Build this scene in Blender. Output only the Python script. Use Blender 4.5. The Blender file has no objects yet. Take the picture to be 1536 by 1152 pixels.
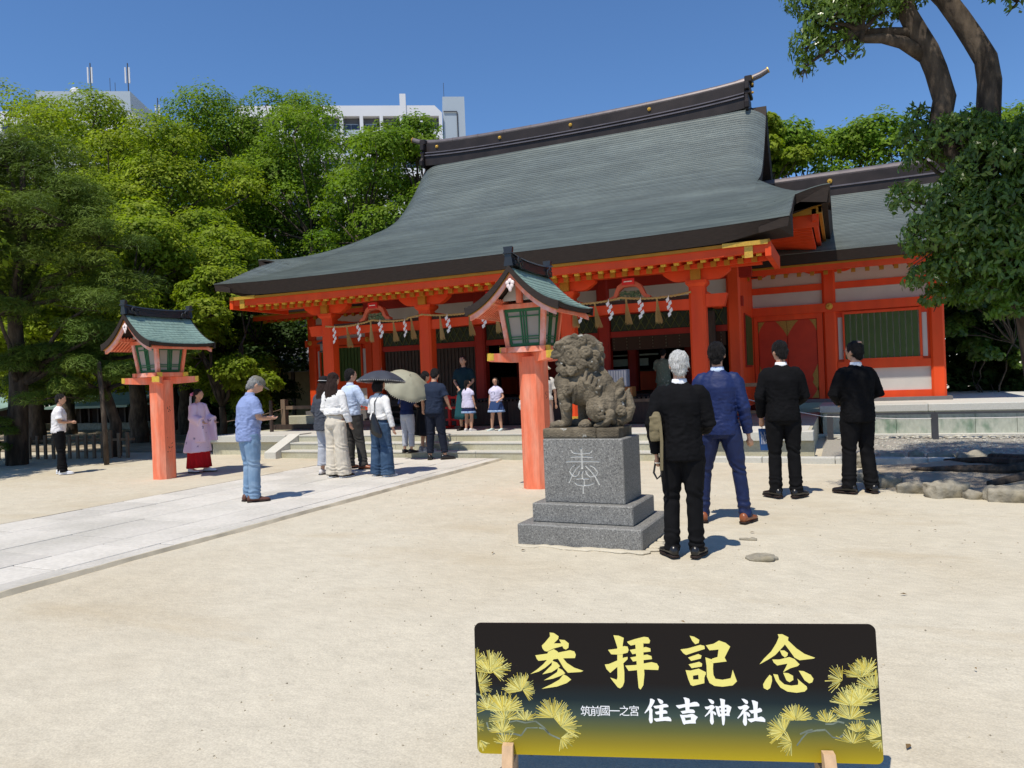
import bpy, bmesh, math, random
import numpy as np
from mathutils import Vector, Matrix, noise
from math import sin, cos, pi, radians, sqrt, atan2
random.seed(7); RNG = np.random.default_rng(7)
SC = bpy.context.scene; COL = SC.collection

# ---------------------------------------------------------------- camera, sky, sun, exposure
cam_d = bpy.data.cameras.new('camera'); cam = bpy.data.objects.new('camera', cam_d); COL.objects.link(cam)
cam_d.sensor_width = 36.0; cam_d.lens = 36.0 * 1108.0 / 1536.0; cam_d.clip_start = 0.05; cam_d.clip_end = 3000
YAW, PITCH, ROLL = radians(24.2), radians(-0.3), radians(2.3)
_d = Vector((-sin(YAW) * cos(PITCH), cos(YAW) * cos(PITCH), sin(PITCH))); _r = Vector((cos(YAW), sin(YAW), 0)); _u = _r.cross(_d)
_R = _r * cos(ROLL) - _u * sin(ROLL); _U = _u * cos(ROLL) + _r * sin(ROLL)
_m = Matrix((_R, _U, -_d)).transposed().to_4x4(); _m.translation = (0, 0, 1.52); cam.matrix_world = _m
SC.camera = cam
SUN_EL, SUN_AZ = radians(64), atan2(-0.16, -1.0)      # azimuth of the direction TOWARDS the sun, from +Y, clockwise
world = bpy.data.worlds.new('World'); SC.world = world; world.use_nodes = True
wn = world.node_tree; wn.nodes.clear()
sky = wn.nodes.new('ShaderNodeTexSky'); sky.sky_type = 'NISHITA'; sky.sun_disc = False
sky.sun_elevation = SUN_EL; sky.sun_rotation = SUN_AZ; sky.altitude = 200; sky.air_density = 1.0; sky.dust_density = 0.0; sky.ozone_density = 9.5
bg = wn.nodes.new('ShaderNodeBackground'); bg.inputs['Strength'].default_value = 0.15
wo = wn.nodes.new('ShaderNodeOutputWorld'); hs = wn.nodes.new('ShaderNodeHueSaturation'); hs.inputs['Saturation'].default_value = 1.04; wn.links.new(sky.outputs[0], hs.inputs['Color']); wn.links.new(hs.outputs[0], bg.inputs[0]); wn.links.new(bg.outputs[0], wo.inputs[0])
sl = bpy.data.lights.new('sun', 'SUN'); sun = bpy.data.objects.new('sun', sl); COL.objects.link(sun)
sl.energy = 4.9; sl.angle = radians(0.53); sl.color = (1.0, 0.93, 0.81)
_to = Vector((sin(SUN_AZ) * cos(SUN_EL), cos(SUN_AZ) * cos(SUN_EL), sin(SUN_EL))); sun.rotation_euler = _to.to_track_quat('Z', 'Y').to_euler()
SC.view_settings.view_transform = 'Standard'; SC.view_settings.look = 'None'; SC.view_settings.exposure = -0.06; SC.view_settings.gamma = 1.0
SC.view_settings.use_curve_mapping = False
SC.render.engine = 'CYCLES'; SC.cycles.max_bounces = 8; SC.cycles.diffuse_bounces = 4; SC.cycles.transmission_bounces = 5; SC.cycles.transparent_max_bounces = 8

# ---------------------------------------------------------------- materials
MATS = {}
def mat(name, col, rough=0.7, var=0.12, scale=6.0, bump=0.0, bscale=40.0, spec=0.3, col2=None, fac2=(0.5, 0.7), scale2=1.5, metal=0.0, stretch=(1, 1, 1), trans=0.0, island=0.0, sheen=0.0, orand=0.0):
    if name in MATS: return MATS[name]
    m = bpy.data.materials.new(name); m.use_nodes = True; nt = m.node_tree; N = nt.nodes; L = nt.links
    b = N['Principled BSDF']; b.inputs['Roughness'].default_value = rough; b.inputs['Specular IOR Level'].default_value = spec
    b.inputs['Metallic'].default_value = metal
    if sheen: b.inputs['Sheen Weight'].default_value = sheen
    tc = N.new('ShaderNodeTexCoord'); mp = N.new('ShaderNodeMapping'); mp.inputs['Scale'].default_value = stretch
    L.new(tc.outputs['Object'], mp.inputs[0])
    n1 = N.new('ShaderNodeTexNoise'); n1.inputs['Scale'].default_value = scale; n1.inputs['Detail'].default_value = 6
    L.new(mp.outputs[0], n1.inputs['Vector'])
    r1 = N.new('ShaderNodeMapRange'); r1.inputs[1].default_value = 0.3; r1.inputs[2].default_value = 0.7; r1.inputs[3].default_value = 1 - var; r1.inputs[4].default_value = 1 + var
    L.new(n1.outputs['Fac'], r1.inputs[0])
    c = N.new('ShaderNodeMix'); c.data_type = 'RGBA'; c.inputs['A'].default_value = (*col, 1); c.inputs['B'].default_value = (*(col2 or col), 1); c.inputs['Factor'].default_value = 0
    if col2:
        n2 = N.new('ShaderNodeTexNoise'); n2.inputs['Scale'].default_value = scale2; n2.inputs['Detail'].default_value = 5; L.new(mp.outputs[0], n2.inputs['Vector'])
        r2 = N.new('ShaderNodeMapRange'); r2.inputs[1].default_value, r2.inputs[2].default_value = fac2; L.new(n2.outputs['Fac'], r2.inputs[0]); L.new(r2.outputs[0], c.inputs['Factor'])
    mul = N.new('ShaderNodeVectorMath'); mul.operation = 'SCALE'; L.new(c.outputs['Result'], mul.inputs[0]); L.new(r1.outputs[0], mul.inputs['Scale'])
    out = mul.outputs[0]
    if island:
        g = N.new('ShaderNodeNewGeometry'); r3 = N.new('ShaderNodeMapRange'); r3.inputs[3].default_value = 1 - island; r3.inputs[4].default_value = 1 + island
        L.new(g.outputs['Random Per Island'], r3.inputs[0]); m2 = N.new('ShaderNodeVectorMath'); m2.operation = 'SCALE'; L.new(out, m2.inputs[0]); L.new(r3.outputs[0], m2.inputs['Scale']); out = m2.outputs[0]
    if orand:
        oi = N.new('ShaderNodeObjectInfo'); r4 = N.new('ShaderNodeMapRange'); r4.inputs[3].default_value = 1 - orand; r4.inputs[4].default_value = 1 + orand
        L.new(oi.outputs['Random'], r4.inputs[0]); m4 = N.new('ShaderNodeVectorMath'); m4.operation = 'SCALE'; L.new(out, m4.inputs[0]); L.new(r4.outputs[0], m4.inputs['Scale']); out = m4.outputs[0]
    L.new(out, b.inputs['Base Color'])
    if bump:
        n3 = N.new('ShaderNodeTexNoise'); n3.inputs['Scale'].default_value = bscale; n3.inputs['Detail'].default_value = 5; L.new(mp.outputs[0], n3.inputs['Vector'])
        bp = N.new('ShaderNodeBump'); bp.inputs['Strength'].default_value = bump; bp.inputs['Distance'].default_value = 0.02; L.new(n3.outputs['Fac'], bp.inputs['Height']); L.new(bp.outputs[0], b.inputs['Normal'])
    if trans:
        t = N.new('ShaderNodeBsdfTranslucent'); mx = N.new('ShaderNodeMixShader'); mx.inputs[0].default_value = trans
        tm = N.new('ShaderNodeMix'); tm.data_type = 'RGBA'; tm.blend_type = 'MULTIPLY'; tm.inputs['Factor'].default_value = 1; tm.inputs['B'].default_value = (1.5, 1.6, 0.5, 1)
        L.new(out, tm.inputs['A']); L.new(tm.outputs['Result'], t.inputs[0]); L.new(b.outputs[0], mx.inputs[1]); L.new(t.outputs[0], mx.inputs[2]); L.new(mx.outputs[0], N['Material Output'].inputs[0])
    m['out'] = 1; MATS[name] = m; return m

def nodes_of(m): return m.node_tree.nodes, m.node_tree.links

ORANGE = mat('vermilion_paint', (0.76, 0.075, 0.012), 0.55, 0.10, 5, 0.05, 60, 0.3, col2=(0.62, 0.05, 0.010), fac2=(.4, .8), scale2=2.5, stretch=(1.6, 1.6, .35))
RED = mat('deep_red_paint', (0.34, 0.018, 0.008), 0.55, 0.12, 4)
SALMON = mat('overexposed_vermilion', (0.82, 0.20, 0.10), 0.6, 0.09, 22, 0.15, 50, 0.3, col2=(0.80, 0.30, 0.19), fac2=(.45, .7), scale2=5, stretch=(1.5, 1.5, .3))  # vermilion lightened in colour towards its overexposed sunlit look
PINKW = mat('chalky_faded_paint', (0.78, 0.42, 0.36), 0.7, 0.12, 9, col2=(0.76, 0.24, 0.14), fac2=(.45, .62), scale2=5)
GOLD = mat('gilt_metal', (0.62, 0.36, 0.05), 0.42, 0.15, 30, spec=0.5, metal=0.35)
GOLDY = mat('gold_yellow_paint', (0.72, 0.48, 0.06), 0.5, 0.1, 20)
SHADEGILT = mat('shaded_gilt', (0.34, 0.19, 0.03), 0.5, 0.25, 30, spec=0.4, metal=0.2)  # gilt darkened in colour for the deep shade on the wing doors
OCHRE = mat('ochre_paint', (0.42, 0.19, 0.015), 0.55, 0.12, 6)
DKBROWN = mat('dark_bark_eave', (0.028, 0.019, 0.015), 0.75, 0.25, 8, 0.2, 50, stretch=(1, 1, 8))
RIDGE = mat('ridge_dark_copper', (0.022, 0.016, 0.015), 0.5, 0.3, 2.5, spec=0.3, col2=(0.034, 0.025, 0.022), scale2=.7)
CAP = mat('ridge_cap_copper', (0.16, 0.135, 0.135), 0.35, 0.2, 3, spec=0.5, metal=0.3)
PLASTER = mat('white_plaster', (0.54, 0.51, 0.47), 0.85, 0.05, 3, 0.05, 30)
GREENW = mat('green_window_paint', (0.05, 0.085, 0.018), 0.5, 0.1, 6)
DKGREEN = mat('lattice_green', (0.02, 0.13, 0.05), 0.5, 0.12, 10)
DARKWOOD = mat('old_dark_wood', (0.05, 0.033, 0.025), 0.6, 0.3, 5, 0.2, 30, stretch=(6, 1, 1))
WOOD = mat('weathered_wood', (0.17, 0.115, 0.075), 0.75, 0.25, 6, 0.3, 40, stretch=(1, 1, .2))
PALEWOOD = mat('pale_new_wood', (0.55, 0.37, 0.22), 0.6, 0.12, 12, 0.1, 60, stretch=(3, 3, .4))
HONEY = mat('honey_wood', (0.42, 0.17, 0.05), 0.5, 0.15, 8)
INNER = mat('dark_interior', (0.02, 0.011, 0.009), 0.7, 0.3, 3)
STRAW = mat('rice_straw', (0.50, 0.34, 0.13), 0.8, 0.2, 60, 0.3, 150, stretch=(3, 3, .5))
PAPER = mat('white_paper', (0.82, 0.82, 0.80), 0.8, 0.03, 10)
STEP = mat('step_granite_face', (0.47, 0.45, 0.34), 0.85, 0.10, 30, 0.15, 120, orand=.08, col2=(0.40, 0.37, 0.25), fac2=(.45, .7), scale2=2.2)
STEPTOP = mat('step_granite_top', (0.52, 0.51, 0.46), 0.85, 0.08, 40, 0.12, 160, orand=.06)
SLAB = mat('path_granite', (0.58, 0.548, 0.49), 0.85, 0.09, 25, 0.25, 120, orand=.09, col2=(0.49, 0.465, 0.41), fac2=(.45, .65), scale2=1.1)
MOSSY = mat('algae_stained_stone', (0.44, 0.46, 0.39), 0.85, 0.12, 12, 0.2, 70, col2=(0.16, 0.24, 0.17), fac2=(.52, .72), scale2=2.6, stretch=(1.6, 1, .8))
STONE = mat('boulder_stone', (0.30, 0.27, 0.21), 0.9, 0.25, 9, 0.5, 40, col2=(0.20, 0.17, 0.11), scale2=3)
BARK = mat('rough_bark', (0.09, 0.068, 0.05), 0.9, 0.35, 12, 0.9, 30, col2=(0.045, 0.034, 0.026), fac2=(.4, .6), scale2=8, stretch=(1, 1, .3))
SKIN = mat('skin', (0.52, 0.29, 0.19), 0.55, 0.06, 20, spec=0.4)
METALG = mat('dark_grey_metal', (0.06, 0.06, 0.065), 0.5, 0.15, 10)

# granite of the plinth: two-tone speckle
def speckle(name, a, b, c, sc):
    m = mat(name, a, 0.6, 0.10, 2.2, 0.15, 200)
    N, L = nodes_of(m); bs = N['Principled BSDF']; src = bs.inputs['Base Color'].links[0].from_socket
    tc = N.new('ShaderNodeTexCoord'); v = N.new('ShaderNodeTexNoise'); v.inputs['Scale'].default_value = sc; v.inputs['Detail'].default_value = 3; L.new(tc.outputs['Object'], v.inputs['Vector'])
    r = N.new('ShaderNodeValToRGB'); e = r.color_ramp.elements; e[0].position = .36; e[0].color = (*b, 1); e[1].position = .47; e[1].color = (1, 1, 1, 1)
    e2 = r.color_ramp.elements.new(.60); e2.color = (1, 1, 1, 1); e3 = r.color_ramp.elements.new(.66); e3.color = (*c, 1)
    L.new(v.outputs['Fac'], r.inputs[0]); x = N.new('ShaderNodeMix'); x.data_type = 'RGBA'; x.blend_type = 'MULTIPLY'; x.inputs['Factor'].default_value = 1
    L.new(src, x.inputs['A']); L.new(r.outputs[0], x.inputs['B']); L.new(x.outputs['Result'], bs.inputs['Base Color']); return m
GRANITE = speckle('speckled_granite', (0.205, 0.202, 0.19), (.5, .5, .52), (1.7, 1.7, 1.7), 90)

# sheet copper roof: joints every shingle
def roofmat(name, a, b, rough=.42):
    m = mat(name, a, rough, 0.10, 1.3, 0, col2=b, fac2=(.35, .65), scale2=.9, spec=0.45, stretch=(.5, 1.2, 1.2), metal=.12)
    N, L = nodes_of(m); bs = N['Principled BSDF']; src = bs.inputs['Base Color'].links[0].from_socket
    tc = N.new('ShaderNodeTexCoord'); v = N.new('ShaderNodeTexNoise'); v.inputs['Scale'].default_value = 3.2; v.inputs['Detail'].default_value = 8
    mp = N.new('ShaderNodeMapping'); mp.inputs['Scale'].default_value = (.9, 7, 7); L.new(tc.outputs['Object'], mp.inputs[0]); L.new(mp.outputs[0], v.inputs['Vector'])
    r = N.new('ShaderNodeMapRange'); r.inputs[1].default_value = .35; r.inputs[2].default_value = .65; r.inputs[3].default_value = .86; r.inputs[4].default_value = 1.14; L.new(v.outputs['Fac'], r.inputs[0])
    x = N.new('ShaderNodeVectorMath'); x.operation = 'SCALE'; L.new(src, x.inputs[0]); L.new(r.outputs[0], x.inputs['Scale'])
    g = N.new('ShaderNodeNewGeometry'); r3 = N.new('ShaderNodeMapRange'); r3.inputs[3].default_value = .88; r3.inputs[4].default_value = 1.12; L.new(g.outputs['Random Per Island'], r3.inputs[0])
    y = N.new('ShaderNodeVectorMath'); y.operation = 'SCALE'; L.new(x.outputs[0], y.inputs[0]); L.new(r3.outputs[0], y.inputs['Scale']); L.new(y.outputs[0], bs.inputs['Base Color']); return m
COPPER = roofmat('aged_copper_shingle', (0.145, 0.168, 0.155), (0.115, 0.135, 0.128))
PATINA = roofmat('green_patina_copper', (0.25, 0.36, 0.30), (0.19, 0.28, 0.24), .5)

# ---------------------------------------------------------------- mesh builder
class MB:
    def __init__(s): s.v = []; s.f = []; s.mi = []; s.cur = 0
    def add(s, vs, fs):
        o = len(s.v); s.v += [tuple(v) for v in vs]; s.f += [tuple(i + o for i in f) for f in fs]; s.mi += [s.cur] * len(fs); return s
    def m(s, i): s.cur = i; return s
    def box(s, x0, x1, y0, y1, z0, z1, bev=0):
        if bev:
            bm = bmesh.new(); bmesh.ops.create_cube(bm, size=1); 
            for v in bm.verts: v.co = Vector(((x0 + x1) / 2 + v.co.x * (x1 - x0), (y0 + y1) / 2 + v.co.y * (y1 - y0), (z0 + z1) / 2 + v.co.z * (z1 - z0)))
            bmesh.ops.bevel(bm, geom=bm.edges[:], offset=bev, segments=1, affect='EDGES')
            bm.verts.index_update(); s.add([v.co[:] for v in bm.verts], [[v.index for v in f.verts] for f in bm.faces]); bm.free(); return s
        return s.add([(x0, y0, z0), (x1, y0, z0), (x1, y1, z0), (x0, y1, z0), (x0, y0, z1), (x1, y0, z1), (x1, y1, z1), (x0, y1, z1)],
                     [(0, 3, 2, 1), (4, 5, 6, 7), (0, 1, 5, 4), (1, 2, 6, 5), (2, 3, 7, 6), (3, 0, 4, 7)])
    def hexa(s, b, t):   # two quads of 4 points each
        return s.add(list(b) + list(t), [(0, 3, 2, 1), (4, 5, 6, 7), (0, 1, 5, 4), (1, 2, 6, 5), (2, 3, 7, 6), (3, 0, 4, 7)])
    def prism(s, pts, f0, f1):   # pts 2D polygon; f0,f1 map (a,b)->3D for both caps
        n = len(pts); vs = [f0(*p) for p in pts] + [f1(*p) for p in pts]
        return s.add(vs, [tuple(range(n))[::-1], tuple(range(n, 2 * n))] + [(i, (i + 1) % n, n + (i + 1) % n, n + i) for i in range(n)])
    def rings(s, rings, cap=True, closed=True):
        n = len(rings[0]); vs = [p for r in rings for p in r]; fs = []
        for k in range(len(rings) - 1):
            for i in range(n if closed else n - 1):
                j = (i + 1) % n; fs.append((k * n + i, k * n + j, (k + 1) * n + j, (k + 1) * n + i))
        if cap: fs.append(tuple(range(n))[::-1]); fs.append(tuple((len(rings) - 1) * n + i for i in range(n)))
        return s.add(vs, fs)
    def tube(s, pts, rad, n=10, cap=True, round_end=False, flat=1.0):
        pts = [Vector(p) for p in pts]; R = list(rad) if hasattr(rad, '__len__') else [rad] * len(pts)
        if round_end and len(pts) > 1:
            for end in (0, -1):
                a = pts[end]; b = pts[1 if end == 0 else -2]; d = (a - b).normalized(); r = R[end]
                ex = [(a + d * r * .55, r * .82), (a + d * r * .93, r * .35)]
                if end == 0:
                    for p, q in ex: pts.insert(0, p); R.insert(0, q)
                else:
                    for p, q in ex: pts.append(p); R.append(q)
        T = [(pts[min(i + 1, len(pts) - 1)] - pts[max(i - 1, 0)]).normalized() for i in range(len(pts))]
        a = Vector((0, 0, 1)) if abs(T[0].z) < .9 else Vector((1, 0, 0)); U = T[0].cross(a).normalized(); rings = []
        for i, p in enumerate(pts):
            U = (U - T[i] * U.dot(T[i])).normalized(); W = T[i].cross(U)
            rings.append([tuple(p + U * (R[i] * cos(2 * pi * k / n)) + W * (R[i] * flat * sin(2 * pi * k / n))) for k in range(n)])
        return s.rings(rings, cap)
    def ball(s, c, r, n=12, m=8, M=None):
        r = r if hasattr(r, '__len__') else (r, r, r); rings = []
        for i in range(1, m):
            t = pi * i / m; rings.append([(r[0] * sin(t) * cos(2 * pi * k / n), r[1] * sin(t) * sin(2 * pi * k / n), -r[2] * cos(t)) for k in range(n)])
        vs = [(0, 0, -r[2])] + [p for q in rings for p in q] + [(0, 0, r[2])]
        if M: vs = [tuple(M @ Vector(v)) for v in vs]
        vs = [(v[0] + c[0], v[1] + c[1], v[2] + c[2]) for v in vs]; fs = [(0, 1 + (k + 1) % n, 1 + k) for k in range(n)]
        for i in range(m - 2):
            for k in range(n): fs.append((1 + i * n + k, 1 + i * n + (k + 1) % n, 1 + (i + 1) * n + (k + 1) % n, 1 + (i + 1) * n + k))
        e = len(vs) - 1; o = 1 + (m - 2) * n; fs += [(e, o + k, o + (k + 1) % n) for k in range(n)]
        return s.add(vs, fs)
    def loft(s, secs, n=20, cap=True, pw=2.0):     # secs (z, rx, ry, y0[, x0]) super-ellipses
        rings = []
        for q in secs:
            z, rx, ry, y0 = q[:4]; x0 = q[4] if len(q) > 4 else 0; ring = []
            for k in range(n):
                a = 2 * pi * k / n; c, d = cos(a), sin(a); e = 2 / pw
                ring.append((x0 + rx * abs(c) ** e * (1 if c > 0 else -1), y0 + ry * abs(d) ** e * (1 if d > 0 else -1), z))
            rings.append(ring)
        return s.rings(rings, cap)
    def grid(s, P):   # P[i][j] points
        h, w = len(P), len(P[0]); return s.add([p for r in P for p in r], [(i * w + j, i * w + j + 1, (i + 1) * w + j + 1, (i + 1) * w + j) for i in range(h - 1) for j in range(w - 1)])
    def mesh(s, name, mats, smooth=False, off=None):
        me = bpy.data.meshes.new(name); v = s.v
        if off is not None: v = [(a - off[0], b - off[1], c - off[2]) for a, b, c in v]
        me.from_pydata(v, [], s.f)
        for q in (mats if isinstance(mats, (list, tuple)) else [mats]): me.materials.append(q)
        if any(s.mi): me.polygons.foreach_set('material_index', s.mi)
        if smooth: me.shade_smooth()
        return me

def ob(name, me, parent=None, loc=None):
    o = bpy.data.objects.new(name, me); COL.objects.link(o)
    if parent: o.parent = parent
    if loc is not None: o.location = loc
    return o
def org(p):
    o = Vector((0, 0, 0))
    while p: o += p.location; p = p.parent
    return o
def part(name, mb, mats, parent, world=True, smooth=False, kind=None, label=None):
    """mesh part; 'world' coordinates are re-based to the parent's origin (parents unrotated)"""
    o = ob(name, mb.mesh(name, mats, smooth, org(parent) if world and parent else None), parent)
    if kind: o['kind'] = kind
    if label: o['label'] = label
    return o
def tag(o, label, cat, group=None, kind=None):
    if label: o['label'] = label
    if cat: o['category'] = cat
    if group: o['group'] = group
    if kind: o['kind'] = kind
    return o
def thing(name, label, cat, loc=(0, 0, 0), rz=0, group=None):
    o = bpy.data.objects.new(name, None); COL.objects.link(o); o.location = loc; o.rotation_euler = (0, 0, rz); o.empty_display_size = .2
    return tag(o, label, cat, group)
def struct(name, mb, mats, smooth=False, label=None):
    o = ob(name, mb.mesh(name, mats, smooth)); o['kind'] = 'structure'
    if label: o['label'] = label
    return o
def dup(o, parent=None):
    c = o.copy(); COL.objects.link(c)
    if parent: c.parent = parent; c.matrix_parent_inverse = o.matrix_parent_inverse.copy()
    for ch in list(o.children): dup(ch, c)
    return c
_tmp = []
def organic(mb, voxel, smooth=6, disp=None):
    """union every closed piece of mb into one continuous surface"""
    me = mb.mesh('tmp', []); o = bpy.data.objects.new('tmp', me); COL.objects.link(o)
    r = o.modifiers.new('r', 'REMESH'); r.mode = 'VOXEL'; r.voxel_size = voxel; r.adaptivity = 0
    if smooth: q = o.modifiers.new('s', 'SMOOTH'); q.iterations = smooth; q.factor = .5
    dg = bpy.context.evaluated_depsgraph_get(); dg.update(); new = bpy.data.meshes.new_from_object(o.evaluated_get(dg))
    bpy.data.objects.remove(o); bpy.data.meshes.remove(me)
    if disp:
        n = len(new.vertices); co = np.empty(n * 3); no = np.empty(n * 3); new.vertices.foreach_get('co', co); new.vertex_normals.foreach_get('vector', no)
        co = co.reshape(-1, 3); no = no.reshape(-1, 3); d = np.array([disp(Vector(p), Vector(q)) for p, q in zip(co.tolist(), no.tolist())]); co += no * d[:, None]
        new.vertices.foreach_set('co', co.ravel())
    new.shade_smooth(); return new
def N3(p, s, o=0): return noise.noise(Vector((p[0] * s + o, p[1] * s, p[2] * s)))
# ---------------------------------------------------------------- ground
SAND = mat('raked_sand', (0.55, 0.50, 0.395), 0.95, 0.06, 5.0, 0.6, 14, 0.1, col2=(0.51, 0.45, 0.34), fac2=(.46, .68), scale2=.45)
N_, L_ = nodes_of(SAND); bs = N_['Principled BSDF']; src = bs.inputs['Base Color'].links[0].from_socket
tc = N_.new('ShaderNodeTexCoord'); v = N_.new('ShaderNodeTexNoise'); v.inputs['Scale'].default_value = 110; v.inputs['Detail'].default_value = 4; L_.new(tc.outputs['Object'], v.inputs['Vector'])
r = N_.new('ShaderNodeMapRange'); r.inputs[1].default_value = .3; r.inputs[2].default_value = .7; r.inputs[3].default_value = .86; r.inputs[4].default_value = 1.12; L_.new(v.outputs['Fac'], r.inputs[0])
x = N_.new('ShaderNodeVectorMath'); x.operation = 'SCALE'; L_.new(src, x.inputs[0]); L_.new(r.outputs[0], x.inputs['Scale'])
# faint brown scuff marks
v2 = N_.new('ShaderNodeTexNoise'); v2.inputs['Scale'].default_value = .9; v2.inputs['Detail'].default_value = 7; v2.inputs['Distortion'].default_value = .6
mp = N_.new('ShaderNodeMapping'); mp.inputs['Scale'].default_value = (.55, 1.6, 1); mp.inputs['Rotation'].default_value = (0, 0, .5); L_.new(tc.outputs['Object'], mp.inputs[0]); L_.new(mp.outputs[0], v2.inputs['Vector'])
r2 = N_.new('ShaderNodeMapRange'); r2.inputs[1].default_value = .56; r2.inputs[2].default_value = .76; r2.inputs[3].default_value = 0; r2.inputs[4].default_value = .5; L_.new(v2.outputs['Fac'], r2.inputs[0])
mx = N_.new('ShaderNodeMix'); mx.data_type = 'RGBA'; mx.inputs['B'].default_value = (.43, .35, .23, 1); L_.new(r2.outputs[0], mx.inputs['Factor']); L_.new(x.outputs[0], mx.inputs['A']); L_.new(mx.outputs['Result'], bs.inputs['Base Color'])
g = MB()
xs = sorted(set([-900, -300, -120, -60, -40] + list(np.arange(-30, 12.01, .3)) + [16, 25, 40, 80, 200, 600])); ys = sorted(set([-300, -60, -15, -5] + list(np.arange(-1, 26, .3)) + [30, 40, 60, 100, 200, 500, 1200]))
def gh(x, y):
    z = 0.012 * noise.noise(Vector((x * .5, y * .5, 0))) + .006 * noise.noise(Vector((x * 2, y * 2, 3))) - .012
    return z
g.grid([[(float(x), float(y), gh(x, y) if -30 <= x <= 12 and -1 <= y <= 26 else -.012) for x in xs] for y in ys])
struct('ground', g, SAND, True)
# grains and bits lying on the sand: uncountable
g = MB()
for i in range(1300):
    t = random.random(); y = 1.6 + 9 * t ** 1.6; x = random.uniform(-.62 * y - 1.2, .42 * y + .6)
    if -9.6 < x < -6: continue
    s = random.uniform(.002, .0065) * (1 + .10 * y); a = random.random() * 3; z = gh(x, y)
    p = [(x + s * cos(a + k * 2.1) * random.uniform(.7, 1.4), y + s * sin(a + k * 2.1), z) for k in range(3)]
    g.add(p + [(x, y, z + s * .8)], [(0, 1, 3), (1, 2, 3), (2, 0, 3)])
tag(ob('grit', g.mesh('grit', mat('brown_grit', (.36, .31, .23), .9, .3, 20, island=.4))), 'small brown grit scattered over the pale sand', 'grit', kind='stuff')

# ---------------------------------------------------------------- granite approach path (each slab a piece)
path = thing('path', None, None); path['kind'] = 'structure'
PXR, PXL = -6.06, -9.35
b = MB().box(PXL + .02, PXR - .02, .2, 12.86, -.06, .012); part('bed', b, mat('joint_dirt', (.20, .17, .12), .95), path)
cols = [PXL, -8.62, -7.75, -6.9, -6.30, PXR]
cnt = 0
for c in range(5):
    y = 12.86 - .03; k = 0; random.seed(c + 3)
    while y > .4:
        L = [.62, .95, .9, .98, 1.15][c] * random.uniform(.85, 1.15); y0 = max(y - L, .3)
        dz = random.uniform(-.0025, .0025); gap = .0075
        b = MB().box(cols[c] + gap, cols[c + 1] - gap, y0 + gap, y - gap, -.04, .028 + dz, .004); part('slab', b, SLAB, path); y = y0
g = MB(); random.seed(8)
for xe, s in ((PXR, 1), (PXL, -1)):
    ys_ = np.arange(.3, 12.86, .07); inn, mid, out = [], [], []
    for y in ys_:
        q = max(0, .035 * noise.noise(Vector((y * .9, s * 3, 0))) + .02 * noise.noise(Vector((y * 4, s * 3, 5))) + .004); inn.append((xe - s * (q + .004), y, .0305)); mid.append((xe + s * .006, y, .031 if q > .004 else .024)); out.append((xe + s * (.03 + .02 * noise.noise(Vector((y * 3, 0, 9)))), y, -.016))
    n = len(ys_); g.add(inn + mid + out, [(i, i + 1, n + i + 1, n + i) for i in range(n - 1)] + [(n + i, n + i + 1, 2 * n + i + 1, 2 * n + i) for i in range(n - 1)])
tag(ob('spilled_sand', g.mesh('spilled_sand', mat('drifted_sand', (.50, .44, .33), .95, .12, 6))), 'brown sand spilled along both edges of the granite path', 'sand', kind='stuff')
g = MB()
for i in range(26):
    y = random.uniform(2.4, 11.5); x = random.uniform(-.6 * y, .35 * y); a = random.random() * 6.28; s = random.uniform(.012, .028)
    if -9.4 < x < -6: continue
    g.add([(x - s * cos(a), y - s * sin(a), .004), (x + s * .4 * sin(a), y - s * .4 * cos(a), .012), (x + s * cos(a), y + s * sin(a), .006), (x - s * .4 * sin(a), y + s * .4 * cos(a), .010)], [(0, 1, 2, 3)])
tag(ob('fallen_leaves', g.mesh('fallen_leaves', mat('dry_leaf', (.16, .10, .04), .7, .3, 9, island=.5))), 'few small dry leaves scattered over the sand', 'leaves', kind='stuff')
# ---------------------------------------------------------------- low kerb and cobble strip in front of the platform
kerb = thing('kerb', 'low granite kerb along the sand in front of the wing', 'kerb', (-.6, 12.4, 0))
x = -2.5
while x < 1.5:
    L = random.uniform(1.0, 1.3); b = MB().box(x + .004, min(x + L, 1.5) - .004, 12.75, 12.95, -.03, .085, .01); part('kerbstone', b, STEPTOP, kerb); x += L
g = MB()
for i in range(900):
    x = random.uniform(-2.4, 1.5); y = random.uniform(12.97, 13.35) if random.random() < .6 else random.uniform(16.9, 17.5); x = x if y < 15 else random.uniform(-.4, 5.5)
    s = random.uniform(.02, .045); g.ball((x, y, .01 + s * .2), (s * random.uniform(.8, 1.5), s, s * .6), 6, 4)
for i in range(1500):
    y = random.uniform(13.2, 16.9); x = random.uniform(.2, 6); s = random.uniform(.012, .028); g.ball((x, y, .005), (s * 1.3, s, s * .7), 5, 3)
tag(ob('pebbles', g.mesh('pebbles', mat('pale_cobbles', (.42, .40, .34), .85, .2, 9, island=.35))), 'pale cobbles and gravel strewn at the foot of the stone terrace', 'pebbles', kind='stuff')
fl = MB().box(-.4, 7, 12.96, 17.5, -.03, .0); struct('gravel_bed', fl, mat('grey_gravel_soil', (.33, .31, .27), .95, .2, 30, .6, 90))

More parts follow.
